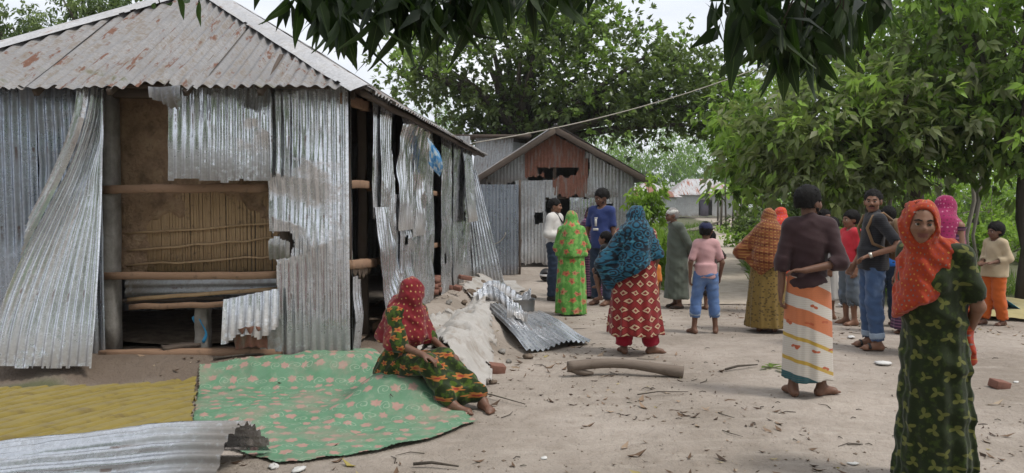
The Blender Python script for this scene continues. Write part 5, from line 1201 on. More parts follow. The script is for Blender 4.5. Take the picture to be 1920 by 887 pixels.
def f_seated(g, c, n):
    c = g.mix(g.step(g.noise(g.obj(), 16, 4, .6), .48, .62), c, (.05, .085, .008))
    x, y, r = tile(g, .085, .078, True, .30); k = petals(g, x, y, 5, .24, .08, r * 6, .03); c = g.mix(k, c, (.33, .125, .03)); return g.mix(petals(g, x, y, 1, .10, 0, 0, .04), c, (.25, .03, .02))
M_c_seated = fabric('dark_dress_orange_flowers', (.014, .024, .005), f_seated)
def f_redscarf(g, c, n):
    x, y, r = tile(g, .058, .055, True, .3); k = petals(g, x, y, 5, .13, .03, r * 6, .04); c = g.mix(k * .8, c, (.50, .33, .13))
    u, v, _ = g.sep(g.attr('pat')); return g.mix(g.step(g.noise(g.obj(), 6, 3), .62, .7) * .5, c, (.35, .17, .09))
M_c_red = fabric('red_dotted_scarf', (.17, .012, .018), f_redscarf)
M_c_border = fabric('tan_scarf_border', (.30, .15, .085), lambda g, c, n: g.mix(g.step(g.noise(g.obj(), 30, 4), .52, .6), c, (.20, .05, .03)))
def f_greenfl(g, c, n):
    c = g.mix(g.step(g.noise(g.obj(), 11, 4, .6), .46, .6), c, (.17, .37, .085)); x, y, r = tile(g, .17, .16, True, .3)
    k = petals(g, x, y, 5, .25, .06, r * 6, .04); c = g.mix(k, c, g.mix(r, (.42, .13, .06), (.40, .21, .11))); k2 = petals(g, x, y, 3, .40, .1, r * 9, .05)
    return g.mix(petals(g, x, y, 1, .09, 0), c, (.30, .06, .04))
M_c_green = fabric('bright_green_floral', (.085, .25, .045), f_greenfl)
def f_lattice(g, c, n):
    x, y, r = tile(g, .098, .098, True, 0); ax, ay = g.math('ABSOLUTE', x), g.math('ABSOLUTE', y); d = ax + ay
    c = g.mix(g.step(d, .38, .34), c, (.46, .33, .21)); c = g.mix(g.step(d, .20, .16), c, (.20, .02, .018)); 
    c = g.mix(g.step(d, .40, .44) * g.step(d, .50, .46), c, (.07, .008, .008)); return c
M_c_lattice = fabric('red_lattice_print', (.20, .018, .018), f_lattice)
M_c_redplain = fabric('crimson_cotton', (.30, .012, .03))
def f_blue(g, c, n):
    v = g.attr('pat'); k = g.vor(g.map(v, (1, 1, 1)), 13, rnd=.7); s_ = g.math('FRACT', k * 3.2); c = g.mix(g.step(s_, .35, .6), c, (.006, .012, .02))
    return g.mix(g.step(g.noise(v, 24, 3), .56, .66) * .7, c, (.05, .20, .26))
M_c_blue = fabric('teal_printed_shawl', (.014, .085, .14), f_blue)
def f_shawl(g, c, n):
    u, v, _ = g.sep(g.attr('pat')); q = g.math('FRACT', v * 24.0 + u * 4); q2 = g.math('FRACT', u * 24.0); q3 = g.math('FRACT', v * 9.0 + u * 1.5)
    c = g.mix(g.step(q3, .62, .70) * .7, c, (.10, .022, .012)); c = g.mix(g.step(q, .74, .84) * g.step(q2, .3, .5), c, (.36, .20, .06)); return g.mix(g.step(q2, .86, .94) * .5, c, (.33, .15, .05))
M_c_shawl = fabric('rust_brown_checked_shawl', (.20, .065, .024), f_shawl)
def f_olive(g, c, n):
    k = g.vor(g.attr('pat'), 30, rnd=1.0); return g.mix(g.step(k, .45, .25) * .8, c, (.06, .04, .015))
M_c_olive = fabric('mustard_brown_print', (.19, .125, .035), f_olive)
def f_lungi(g, c, n):
    u, v, _ = g.sep(g.attr('pat')); t = (v - .13 + u * .28 + g.math('ABSOLUTE', u) * .10) / .86
    W = (.50, .47, .42); O = (.46, .15, .065); Yl = (.42, .28, .05)
    c = g.ramp(t, [(0, (.02, .085, .10)), (.06, W), (.17, Yl), (.205, W), (.38, Yl), (.415, W), (.53, O), (.68, W), (.79, O), (.95, W)], 'CONSTANT')
    st = g.math('FRACT', v * 60.0); c = g.mix(g.step(st, .6, .8) * .2, c, (.3, .12, .06))
    x, y, r = tile(g, .16, .17, True, .3); k = petals(g, x, y * 1.6, 2, .16, .10, r, .03) * g.step(r, .35, .4); return g.mix(k, c, (.36, .09, .04))
M_c_lungi = fabric('striped_lungi', (.5, .47, .42), f_lungi)
M_c_maroon = fabric('dark_maroon_shirt', (.042, .022, .024), mott=.15)
M_c_black = fabric('black_polo', (.014, .014, .017), lambda g, c, n: g.mix(g.step(g.math('FRACT', g.sep(g.attr('pat'))[1] * 48.0), .6, .8) * .3, c, (.05, .05, .055)))
def f_jean(g, c, n): return g.mix(g.step(g.noise(g.map(g.obj(), (1, 1, .5)), 8, 4), .45, .7) * .5, c, (.16, .22, .33))
M_c_jean = fabric('blue_denim', (.045, .08, .16), f_jean); M_c_jeandark = fabric('dark_denim', (.022, .035, .06)); M_c_jeanb = fabric('bright_blue_denim', (.09, .16, .33), f_jean)
M_c_jeangrey = fabric('grey_denim', (.10, .12, .14), f_jean); M_c_cuff = fabric('pale_denim_cuff', (.28, .34, .42))
M_c_redtee = fabric('red_tee', (.52, .03, .045)); M_c_pink = fabric('pink_tee', (.48, .28, .28)); M_c_white = fabric('white_cotton', (.56, .54, .51), mott=.1); M_c_grey = fabric('light_grey_cotton', (.40, .40, .40), mott=.1)
M_c_bluetee = fabric('blue_tee', (.028, .045, .15)); M_c_robe = fabric('grey_green_robe', (.085, .098, .078), mott=.15); M_c_cap = fabric('white_skullcap', (.55, .54, .50), mott=.1)
M_c_navy = fabric('navy_cap', (.018, .022, .06)); M_c_capred = fabric('red_cap_peak', (.30, .03, .03)); M_c_cream = fabric('cream_cotton', (.44, .35, .23)); M_c_orangepants = fabric('orange_cotton', (.47, .10, .018)); M_c_orangetop = fabric('orange_top', (.5, .16, .03))
M_c_magenta = fabric('magenta_printed_scarf', (.25, .012, .075), dots(None, [(.45, .22, .28), (.10, .01, .03)], .04, .2)); M_c_redorange = fabric('red_orange_scarf', (.5, .05, .025), dots(None, [(.5, .22, .05), (.4, .1, .2)], .05, .2))
def f_purple(g, c, n): return g.mix(g.step(g.math('FRACT', g.sep(g.attr('pat'))[1] * 22.0), .5, .7) * .7, c, (.22, .10, .16))
M_c_purple = fabric('purple_striped_cotton', (.05, .02, .05), f_purple); M_c_dark = fabric('dark_brown_cotton', (.03, .022, .02)); M_c_blackc = fabric('black_cotton', (.012, .012, .013)); M_c_yellow = fabric('yellow_cotton', (.40, .30, .06))
M_leather = plain('black_strap_leather', (.016, .014, .013), .45, .4, .2); M_canvas = fabric('tan_canvas', (.19, .115, .06)); M_sandal = plain('brown_sandal', (.05, .035, .027), .6, .3, .3); M_steel = plain('watch_steel', (.5, .48, .42), .3, .5, .1, 20, .9)
# ------------------------------------------------------------------ people
def gp(px, py, dz=0.0):
    p = gnd(px, py, .0); return (p.x, p.y)
# 1 woman nearest the camera
P = Figure('person in orange dotted headscarf and dark green leaf-print dress, nearest on the right', (2.29, 4.05), 1.575, -58, M_skin, .0065, head=(43, 4, 3), female=True, width=1.02,
           J=dict(knL=(.08, .03, .49), knR=(-.08, .03, .49), anL=(.09, .09, .075), anR=(-.09, .09, .075), head=(0, -.15, 1.565), neck=(0, -.075, 1.415), chest=(0, -.01, 1.24), elL=(.215, .085, 1.09), wrL=(.11, .20, .93), elR=(-.215, .10, 1.09), wrR=(-.04, .22, .92)), group='people in the yard')
P.body(); P.face(); J = P.J
P.hair(front=.052, e=.0015)
def _fin(F):
    for n in 'LR':
        d = unit(J['el' + n] - J['sh' + n]); c = J['sh' + n] + (J['el' + n] - J['sh' + n]) * .86; F.sub(('c', c + d * .045, c + d * .12, .06, .06), .004)
    F.disp(folds(.006, 30, (.5, .3, 1), 2))
P.skirt(M_c_leaf, 1.36, .03, (.145, .115), (.225, .20), 10, .06, c0=(0, .075, .03), p=.75, name='dress', extra=P.torso(.022, .02) + [q for n in 'LR' for q in P.arm(n, .020, .86)], seed=3, fin=_fin, F=Field((-.42, -.40, -.02), (.42, .42, 1.52), .010))
P.scarf(M_c_orange, [('c', A3(.0, -.12, 1.32), A3(-.03, -.15, 1.06), .085, .09), ('c', A3(-.10, -.06, 1.33), A3(-.10, -.11, 1.02), .075, .07), ('c', A3(.09, -.05, 1.37), A3(.04, -.15, 1.12), .045, .06), ('c', A3(.09, .06, 1.37), A3(.11, .14, 1.06), .045, .032), ('c', A3(-.05, .05, 1.40), A3(-.08, .11, 1.15), .07, .06), ('c', A3(.11, .14, 1.06), A3(.11, .19, .76), .032, .05)],
        cut=lambda x, y, z: np.maximum(-(z - 1.05 - .55 * (x + .05)) - np.where(y > .05, 1.0, 0.0), .70 - z), wr=.0055, fr=62, dirn=(.75, .55, .55), seed=4)
# 2 man in lungi
P = Figure('barefoot person in dark maroon shirt and striped orange and white lungi, seen from behind', gp(1512, 744), 1.67, 168, M_skind, .0065, head=(-52, 2, 0), width=.93, foot=((.25, -1), (-.85, -.6)),
           J=dict(elL=(.205, .02, 1.10), wrL=(.215, .03, .86), elR=(-.225, .10, 1.10), wrR=(.05, .16, 1.04), anL=(.11, .03, .075), anR=(-.12, -.02, .075)), group='people in the yard')
P.hdir['R'] = (1, -.22, -.05); P.body(); P.face(); P.hair(e=.020, low=-.02, front=.04)
F = P.run([('c', P.hp(sg * .062, -.02, -.05), P.hp(0, -.075, -.088), .016, .022) for sg in (1, -1)] + [('c', P.hp(.03, -.083, -.075), P.hp(-.03, -.083, -.075), .017, .017)], .015); F.disp(folds(.003, 160, (1, .5, .4), 3)); P.add('beard', F, M_hair, parent=P.b, smooth=0)
P.shirt(M_c_maroon, 1.25, .90, .022, hx=.022, slope=-.25, collar=True, wr=.0035, seed=7)
P.skirt(M_c_lungi, .985, .14, (.158, .125), (.195, .165), 6, .05, p=.6, name='lungi', seed=6, hemwave=.012, h=.010)
# 3 man with backpack
P = Figure('person in black polo and rolled jeans with a tan backpack, hand on hip', gp(1633, 655), 1.70, -96, M_skin, .0075, head=(64, 0, 0), width=.94, group='people in the yard',
           J=dict(elL=(.31, .15, 1.12), wrL=(.205, -.10, 1.02), elR=(-.22, .0, 1.1), wrR=(-.20, -.12, .9), anL=(.11, .03, .085), anR=(-.11, .02, .085), knL=(.10, -.02, .50)))
P.hdir['L'] = (-.55, -.75, -.35); P.body(); P.face(True); P.hair(e=.010, low=.0)
P.shirt(M_c_black, .80, .86, .018, .012, hx=.03, collar=True, wr=.0028, seed=9); P.trousers(M_c_jean, 1.86, .020, .030, 1.0, cuff=M_c_cuff, seed=3)
for n in 'LR':
    F = P.run(P.feet(n, .004), .02); F.cutf(lambda x, y, z: z - .022); P.add('sandal_sole', F, M_sandal, smooth=0)
    a = P.J['an' + n]; f = P.foot[0]; v, q = tube([a + A3(.047 * math.sin(t), f[1] * .09 * 1, -.05 + .042 * math.cos(t)) for t in np.linspace(-1.7, 1.7, 9)], .012, 6); P_ = link('sandal_strap', npmesh('sandal_strap', v, q), M_leather, P.root)
w = P.J['wrL']; d = unit(w - P.J['elL']); v, q = tube([w + d * -.02, w + d * .008], .033, 12); link('wristwatch', npmesh('wristwatch', v, q), M_steel, P.root)
bag = thing('backpack', 'tan canvas backpack worn over the black polo', 'backpack', P.root.location, R(-94)); bag.scale = P.root.scale
F = P.run([('e', A3(.0, .235, 1.20), A3(.15, .105, .20), None), ('e', A3(0, .25, 1.08), A3(.155, .115, .13), None), ('e', A3(0, .33, 1.07), A3(.11, .06, .10), None)], .03); F.cutf(lambda x, y, z: .145 - y + 0 * x); F.disp(folds(.004, 50, (1, .2, .6), 3)); bp = P.add('pack_body', F, M_canvas, parent=bag)
for sg in (1, -1):
    v, q = tube([A3(sg * .10, .15, 1.38), A3(sg * .118, .05, 1.455), A3(sg * .12, -.055, 1.425), A3(sg * .12, -.112, 1.30), A3(sg * .14, -.06, 1.14), A3(sg * .15, .14, 1.05)], .017, 8); link('shoulder_strap', npmesh('shoulder_strap', v, q), M_canvas, bag)
v, q = tube([A3(sg_, .35 + .035 * math.cos(sg_ * 9), 1.17) for sg_ in np.linspace(-.12, .12, 9)], .006, 6); link('zip', npmesh('zip', v, q), M_leather, bag)
# 4 boy in red tee
P = Figure('person in red tee and grey denim shorts, in profile facing left', gp(1592, 608), 1.46, -80, M_skin, .0095, head=(0, 0, 0), hs=1.08, width=.92, J=dict(elR=(-.2, .06, 1.1), wrR=(-.16, -.08, .95)), group='people in the yard')
P.body(); P.face(); P.hair(e=.018); P.shirt(M_c_redtee, .72, .86, .026, seed=3); P.trousers(M_c_jeangrey, 1.12, .03, .05, .98)
# 5 child in pale grey
P = Figure('person in pale grey top and long white skirt, half hidden behind the red tee', (4.32, 10.1), 1.36, -100, M_skin, .011, head=(10, 5, 0), hs=1.08, width=.9, group='people in the yard')
P.body(); P.hair(e=.016); P.shirt(M_c_grey, 1.1, .9, .028); P.skirt(M_c_white, 1.0, .33, (.17, .13), (.22, .18), 9, .05)
# 6 youth behind the lungi man
P = Figure('person in white shirt and dark trousers, face showing past the maroon shirt', (4.44, 10.6), 1.47, 15, M_skind, .011, head=(0, 0, 0), group='people in the yard')
P.body(); P.face(); P.hair(e=.014); P.shirt(M_c_white, .8, .86, .028); P.trousers(M_c_blackc, 1.85, .02, .03)
# 7 person in blue behind backpack man
P = Figure('person in bright blue shirt, dark head showing behind the backpack', (4.78, 9.5), 1.52, 165, M_skind, .011, head=(20, 0, 0), group='people in the yard')
P.body(); P.hair(e=.016); P.shirt(fabric('bright_blue_cotton', (.02, .13, .45)), .8, .86, .028); P.trousers(M_c_jeandark, 1.9, .02, .03)
# 8 women behind the nearest orange headscarf
P = Figure('person in magenta printed headscarf standing right behind the nearest orange headscarf', (4.38, 7.55), 1.63, 120, M_skin, .011, head=(0, 0, 0), female=True, group='people in the yard')
P.body(); P.scarf(M_c_magenta, [('c', A3(0, .10, 1.40), A3(0, .15, 1.0), .16, .18), ('c', A3(0, -.10, 1.36), A3(0, -.12, 1.1), .13, .15)], cut=lambda x, y, z: 1.0 - z, dirn=(1, .4, .3)); P.skirt(M_c_purple, 1.3, .05, (.19, .15), (.28, .24), 12, .05, extra=P.torso(.02), name='dress')
P = Figure('person in yellow and purple, glimpsed between the backpack and the nearest orange headscarf', (4.78, 8.95), 1.36, -60, M_skin, .012, female=True, group='people in the yard')
P.body(); P.hair(e=.014); P.shirt(M_c_yellow, .8, 1.18, .026); P.skirt(M_c_purple, 1.2, .08, (.18, .14), (.26, .22), 10, .05, name='dress')
# 9 girl
P = Figure('person in cream blouse and orange trousers standing by the mango trunk', gp(1862, 609), 1.30, -72, M_skind, .009, head=(-8, 4, 0), hs=1.14, width=.88, J=dict(elL=(.22, .05, 1.13), wrL=(.10, -.19, 1.06), elR=(-.21, .02, 1.12), wrR=(-.07, -.20, 1.06), anL=(.11, .09, .075), anR=(-.11, -.07, .075)), group='people in the yard')
P.hdir['L'] = (-.5, -.85, 0); P.hdir['R'] = (.5, -.85, 0); P.body(); P.face(); P.hair(e=.024, low=-.055); P.shirt(M_c_cream, 1.55, .80, .026, hx=.065, seed=5, name='blouse'); P.trousers(M_c_orangepants, 1.84, .035, .048, .98)
# 10 woman in brown shawl
P = Figure('person in rust brown checked shawl and mustard skirt, seen from behind', gp(1438, 620), 1.50, 160, M_skind, .009, head=(15, 0, 0), female=True, group='people in the yard', J=dict(elL=(.34, .02, 1.13), wrL=(.16, -.12, 1.02)))
P.body(); P.skirt(M_c_olive, 1.12, .07, (.20, .155), (.29, .25), 13, .045, p=.8)
P.scarf(M_c_shawl, [('c', A3(0, .07, 1.40), A3(0, .10, 1.02), .16, .18), ('c', A3(.10, .02, 1.36), A3(.36, .0, 1.10), .12, .10), ('c', A3(.36, .0, 1.10), A3(.16, .06, .86), .09, .10), ('c', A3(-.10, .02, 1.36), A3(-.17, .03, .98), .12, .12), ('c', A3(.05, .10, 1.1), A3(.02, .11, .80), .15, .10)], cut=lambda x, y, z: .78 + .9 * np.abs(x - .08) - z - np.where(z > 1.0, 2, 0), wr=.005, fr=50, dirn=(.45, .1, 1), seed=8)
P = Figure('person in red orange headscarf partly hidden behind the brown shawl', (3.80, 10.6), 1.50, 170, M_skin, .011, head=(30, 0, 0), female=True, group='people in the yard')
P.body(); P.scarf(M_c_redorange, [('c', A3(0, .08, 1.40), A3(0, .10, 1.05), .16, .17)], cut=lambda x, y, z: 1.0 - z); P.skirt(M_c_redorange, 1.3, .06, (.19, .15), (.27, .24), 12, .05, extra=P.torso(.02), name='dress')
# 12 boy in pink tee
P = Figure('barefoot person in pink tee, navy cap and blue capri jeans, seen from behind', gp(1322, 624), 1.33, 180, M_skind, .0085, head=(-25, 3, 0), hs=1.12, width=.88, foot=((.5, -1), (-.3, -1)), group='people in the yard',
           J=dict(anL=(.17, -.0, .075), knL=(.14, -.02, .49), anR=(-.16, .0, .075), knR=(-.13, -.015, .49), elL=(.24, .03, 1.1), wrL=(.24, .0, .88), elR=(-.24, .04, 1.1), wrR=(-.235, -.05, .89)))
P.body(); P.hair(e=.008, low=-.03); P.shirt(M_c_pink, .82, .86, .021, hx=.022, seed=4, wr=.003); P.trousers(M_c_jeanb, 1.50, .026, .034, .98, cuff=M_c_cuff)
F = P.run([('e', P.hp(0, .02, .052), A3(.094, .112, .085) * P.hs, P.hr)], .02); F.cut(P.hp(0, 0, .028), P.hr @ A3(0, -.12, -1)); cp = P.add('cap', F, M_c_navy, parent=P.b)
F = P.run([('e', P.hp(0, -.115, .035), A3(.078, .075, .012) * P.hs, P.hr @ rotx(R(14)))], .02, h=.006); P.add('cap_peak', F, M_c_navy, parent=P.b)
# 13 small child behind him
P = Figure('small person in dark brown top, elbow out, behind the pink tee', (2.92, 11.0), 1.14, 200, M_skind, .011, hs=1.2, width=.92, J=dict(elR=(-.36, .04, 1.14), wrR=(-.24, -.14, 1.0), elL=(.36, .04, 1.14), wrL=(.24, -.14, 1.0)), group='people in the yard')
P.body(); P.hair(); P.shirt(M_c_dark, .95, .86, .028); P.trousers(M_c_dark, 1.2, .03, .04)
# 14 old man with skullcap
P = Figure('person in grey-green robe and white skullcap, hands clasped behind him', gp(1268, 577), 1.52, -82, M_skind, .0085, head=(0, 12, 0), group='people in the yard',
           J=dict(neck=(0, -.045, 1.41), head=(0, -.095, 1.55), chest=(0, .0, 1.23), shL=(.17, -.02, 1.37), shR=(-.17, -.02, 1.37), elL=(.22, .12, 1.10), wrL=(.07, .20, .93), elR=(-.22, .12, 1.1), wrR=(-.03, .21, .91)))
P.body(); P.face(); P.hair(M_beard, e=.005, low=-.03)
F = P.run([('e', P.hp(0, .022, .05), A3(.087, .106, .078) * P.hs, P.hr)], .02); F.cut(P.hp(0, 0, .035), P.hr @ A3(0, .05, -1)); P.add('skullcap', F, M_c_cap, parent=P.b)
F = P.run([('c', P.hp(.04, -.045, -.075), P.hp(0, -.085, -.098), .012, .020), ('c', P.hp(-.04, -.045, -.075), P.hp(0, -.085, -.098), .012, .020)], .02); F.disp(folds(.003, 150, (1, .4, .3), 2)); P.add('beard', F, M_beard, parent=P.b, smooth=0)
P.skirt(M_c_robe, 1.36, .17, (.17, .13), (.235, .205), 7, .03, p=.8, name='robe', extra=P.torso(.03, .02) + [q for n in 'LR' for q in P.arm(n, .026, 1.85)], seed=5, fin=lambda F: F.disp(folds(.005, 28, (.5, .3, .8), 3)), F=Field((-.38, -.36, .1), (.38, .38, 1.52), .013))
for n in 'LR':
    F = P.run(P.feet(n, .006), .02); F.cutf(lambda x, y, z: z - .06); P.add('sandal', F, M_sandal, smooth=0)
# 15 woman with teal shawl carrying a small child
P = Figure('barefoot person in teal shawl and red lattice-print dress carrying a small child, seen from behind', gp(1190, 664), 1.52, 178, M_skind, .0075, head=(12, 4, 0), female=True, width=1.05, foot=((.2, -1), (-1, -.25)), group='people in the yard',
           J=dict(anL=(.125, .0, .075), anR=(-.19, .0, .075), knR=(-.15, -.01, .49), knL=(.11, -.01, .49), elR=(-.235, .03, 1.10), wrR=(-.21, -.06, .88), elL=(.30, -.03, 1.08), wrL=(.12, -.2, 1.05)))
P.body(); P.trousers(M_c_redplain, 1.80, .02, .06, 1.0, seed=5)
P.skirt(M_c_lattice, 1.30, .235, (.20, .16), (.315, .26), 10, .055, p=.9, name='dress', extra=P.torso(.03) + [q for n in 'LR' for q in P.arm(n, .03, .8)], seed=8, hemwave=.012, F=Field((-.42, -.38, .18), (.42, .38, 1.5), .011))
P.scarf(M_c_blue, [('c', A3(0, .08, 1.40), A3(.02, .13, 1.02), .17, .17), ('c', A3(.10, .03, 1.36), A3(.34, .02, 1.05), .13, .12), ('c', A3(.34, .02, 1.05), A3(.30, .04, .82), .11, .07), ('c', A3(-.10, .02, 1.36), A3(-.25, .03, 1.10), .12, .10), ('c', A3(.1, .12, 1.0), A3(.2, .1, .92), .13, .11)],
        cut=lambda x, y, z: (.965 - .55 * (x - .0)) - z - np.where((x > .24) & (z > .72), 1, 0), wr=.0055, fr=44, dirn=(.8, .2, .8), seed=12, thick=.02)
wp = P.root.location
P = Figure('small person held on the hip under the teal shawl, one bare leg hanging', (wp.x - .30, wp.y + .09, wp.z + .46), .78, 250, M_skind, .008, hs=1.35, group='people in the yard',
           J=dict(hipL=(.10, 0, .90), knL=(.22, -.16, .74), anL=(.20, -.06, .28), hipR=(-.1, 0, .9), knR=(-.2, -.3, .85), anR=(-.2, -.2, .5)))
P.body(); P.hair(); P.shirt(M_c_blackc, .8, .84, .03); P.trousers(M_c_blackc, .8, .03, .03)
P = Figure('smallest standing person in orange top and black trousers standing just beyond the red lattice dress', (1.62, 8.75), .98, 190, M_skind, .010, hs=1.25, group='people in the yard')
P.body(); P.hair(); P.shirt(M_c_orangetop, .9, .80, .035); P.trousers(M_c_blackc, 1.85, .025, .035)
# 17 man in blue tee
P = Figure('tall bearded person in blue tee looking down to the left by the shed', (1.38, 11.5), 1.78, -38, M_skind, .0085, head=(-22, 14, 0), width=.98, group='people in the yard', J=dict(elR=(-.26, .03, 1.1), wrR=(-.25, -.07, .87)))
P.body(); P.face(); P.hair(e=.02, low=-.0); P.shirt(M_c_bluetee, .72, .84, .022, .01, seed=6)
F = P.run([('c', P.hp(sg * .06, -.02, -.055), P.hp(0, -.075, -.086), .014, .018) for sg in (1, -1)], .015); P.add('beard', F, M_hair, parent=P.b, smooth=0)
P.trousers(M_c_jeandark, 1.9, .022, .032)
link('shirt_print', bez('shirt_print', [((.0, -.162, 1.22), (.035, .004, .11), (.04, 0, 0)), ((.0, -.166, 1.12), (.09, .004, .035), (0, 0, 0)), ((0, -.156, 1.285), (.05, .004, .02), (.12, 0, 0))]), M_c_white, P.root)
# 18 woman between them
P = Figure('person in purple striped shawl standing behind the green floral dress', (1.30, 12.4), 1.50, -25, M_skind, .010, female=True, group='people in the yard')
P.body(); P.face(); P.hair(); P.scarf(M_c_purple, [('c', A3(0, -.08, 1.38), A3(0, -.11, 1.05), .15, .16)], cut=lambda x, y, z: .95 - z); P.skirt(M_c_purple, 1.3, .05, (.19, .15), (.27, .24), 11, .05, extra=P.torso(.02) + P.arm('L', .025, 1.5) + P.arm('R', .025, 1.5), name='dress')
# 19 woman in green
P = Figure('person in bright green floral dress and matching headscarf, seen from behind', gp(1071, 590), 1.45, 176, M_skind, .0085, head=(10, 4, 0), female=True, group='people in the yard', J=dict(elL=(.235, -.02, 1.1), wrL=(.2, -.12, .9), elR=(-.25, -.04, 1.12), wrR=(-.2, -.16, 1.1)))
P.body(); P.skirt(M_c_green, 1.30, .03, (.19, .15), (.26, .24), 10, .06, p=.8, name='dress', extra=P.torso(.03) + [q for n in 'LR' for q in P.arm(n, .032, 1.1)], seed=11, hemwave=.01, F=Field((-.42, -.40, -.02), (.42, .40, 1.5), .012))
P.scarf(M_c_green, [('c', A3(0, .07, 1.40), A3(0, .09, 1.02), .15, .17), ('c', A3(.08, .03, 1.36), A3(.17, .02, 1.0), .11, .10), ('c', A3(-.08, .03, 1.36), A3(-.17, .02, 1.0), .11, .10)], cut=lambda x, y, z: .965 - z, wr=.005, fr=46, dirn=(.9, .3, .5), seed=9)
# 20 man in white shirt
P = Figure('person in white shirt and dark jeans with a black shoulder strap, talking by the shed', gp(1040, 563), 1.63, 62, M_skin, .0085, head=(10, 3, 0), group='people in the yard', J=dict(elR=(-.24, .03, 1.12), wrR=(-.05, -.20, 1.08), elL=(.23, .0, 1.12), wrL=(.04, -.22, 1.12)))
P.hdir['R'] = (.9, -.4, 0); P.body(); P.face(); P.hair(e=.014, low=-.01); P.shirt(M_c_white, 1.5, .88, .028, .02, collar=True, seed=8); P.trousers(M_c_jeandark, 1.95, .020, .034, 1.02, seed=6)
v, q = tube([A3(-.10, .11, 1.44), A3(-.05, -.05, 1.47), A3(.0, -.15, 1.30), A3(.10, -.165, 1.1), A3(.17, -.10, .98)], .013, 8); link('shoulder_strap', npmesh('shoulder_strap', v, q), M_leather, P.root)
for n in 'LR':
    F = P.run(P.feet(n, .008), .02); F.cutf(lambda x, y, z: z - .08); P.add('shoe', F, M_leather, smooth=0)
# 21 seated woman
sx, sy = -.90, 5.90
P = Figure('person in red dotted headscarf and dark flowered dress seated on the bank', (sx, sy, .0), 1.55, 58, M_skind, .0065, head=(88, 8, 0), female=True, foot=((-.55, -1), (.4, -1)), group='people in the yard', cat='person',
           J=dict(pelvis=(0, .02, .31), chest=(0, -.06, .61), neck=(0, -.12, .80), head=(0, -.16, .94), shL=(.15, -.10, .76), shR=(-.15, -.10, .76), elL=(.21, -.17, .53), wrL=(.13, -.37, .47), elR=(-.22, -.19, .53), wrR=(-.17, -.40, .46),
                  hipL=(.09, -.02, .29), hipR=(-.09, -.02, .29), knL=(.11, -.42, .40), knR=(-.12, -.42, .39), anL=(.13, -.80, .06), anR=(-.10, -.66, .06)))
P.body()
def _fins(F): F.disp(folds(.007, 40, (.9, .5, .35), 5)); F.cutf(lambda x, y, z: .02 - z + 0 * y)
pr = P.torso(.028) + [q for n in 'LR' for q in P.arm(n, .028, 1.05)] + [('c', A3(.09, -.02, .29), A3(.11, -.42, .385), .115, .082), ('c', A3(-.09, -.02, .29), A3(-.12, -.42, .375), .115, .082), ('c', A3(0, -.05, .29), A3(0, -.38, .33), .12, .08),
     ('c', A3(.11, -.42, .385), A3(.12, -.74, .13), .082, .085), ('c', A3(-.12, -.42, .375), A3(-.10, -.60, .13), .082, .085), ('c', A3(0, -.42, .34), A3(.02, -.64, .12), .07, .09), ('e', A3(0, .05, .22), A3(.20, .18, .14), None), ('c', A3(.05, -.1, .18), A3(.05, -.50, .10), .08, .06)]
F = P.run(pr, .04, h=.010, pad=.08); _fins(F); P.add('dress', F, M_c_seated, A3(0, -.1, .5))
P.scarf(M_c_red, [('c', A3(0, -.03, .80), A3(0, .06, .54), .12, .16), ('c', A3(.09, -.09, .76), A3(.18, -.12, .52), .11, .12), ('c', A3(-.09, -.09, .76), A3(-.18, -.12, .52), .11, .11), ('c', A3(0, -.16, .74), A3(0, -.18, .58), .09, .10)], cut=lambda x, y, z: (.49 + .10 * (y + .1)) - z, wr=.0045, fr=50, dirn=(.7, .4, .8), seed=3)
# ------------------------------------------------------------------ cloths, scrap and litter in the yard
def px_poly(pts, z=.05): return [tuple(gnd(a, b, z)[:2]) for a, b in pts]
def inpoly_rag(X, Y, poly, seed, a): return inpoly(X + (fbm(X * 6, Y * 6, seed, 3) - .5) * a, Y + (fbm(X * 6 + 9, Y * 6, seed, 3) - .5) * a, poly)
def spread_cloth(name, poly, mat_, wrinkle, lift=.012, h=.022, seed=0, rg=.03, bulge=None, thick=.004):
    xs = [p[0] for p in poly]; ys = [p[1] for p in poly]
    X, Y = np.meshgrid(np.arange(min(xs) - .05, max(xs) + .05, h), np.arange(min(ys) - .05, max(ys) + .05, h), indexing='ij')
    Z = gz(X, Y) + lift + wrinkle(X, Y) + (bulge(X, Y) if bulge else 0)
    P = np.stack([X, Y, Z], -1); k = inpoly_rag(X, Y, poly, seed, rg)[:-1, :-1]; loc = np.array([np.mean(xs), np.mean(ys), 0.])
    o = link(name, gridmesh(name, P - loc, k, np.stack([X, Y, 0 * X], -1), thick=thick), mat_); o.location = loc; return o
def f_mat(g, c, n):
    c = g.mix(g.step(g.noise(g.attr('pat'), 5, 5, .6), .45, .7) * .5, c, (.07, .20, .10))
    x, y, r = tile(g, .165, .125, True, .45); k = petals(g, x, y * .8, 6, .20, .03, r * 6, .05); c = g.mix(k * .9, c, g.mix(g.noise(g.attr('pat'), 30, 3), (.34, .17, .15), (.42, .26, .22)))
    x, y, r = tile(g, .165, .125, True, .5, (.5, .1)); rr = g.math('SQRT', x * x + y * y); sp = g.math('FRACT', rr * 5.0 - g.math('ARCTAN2', y, x) / 6.283); k = g.step(sp, .72, .8) * g.step(rr, .34, .28)
    c = g.mix(k * .4, c, (.40, .46, .36)); dirt = g.step(g.noise(g.attr('pat'), 2.3, 6, .7), .46, .70); fade = g.noise(g.attr('pat'), 12, 5, .7); c = g.mix(g.step(fade, .5, .7) * .45, c, (.24, .28, .21)); return g.mix(dirt * .75, c, (.26, .215, .17))
M_mat = fabric('green_floral_mat', (.115, .225, .14), f_mat, .65, 0)
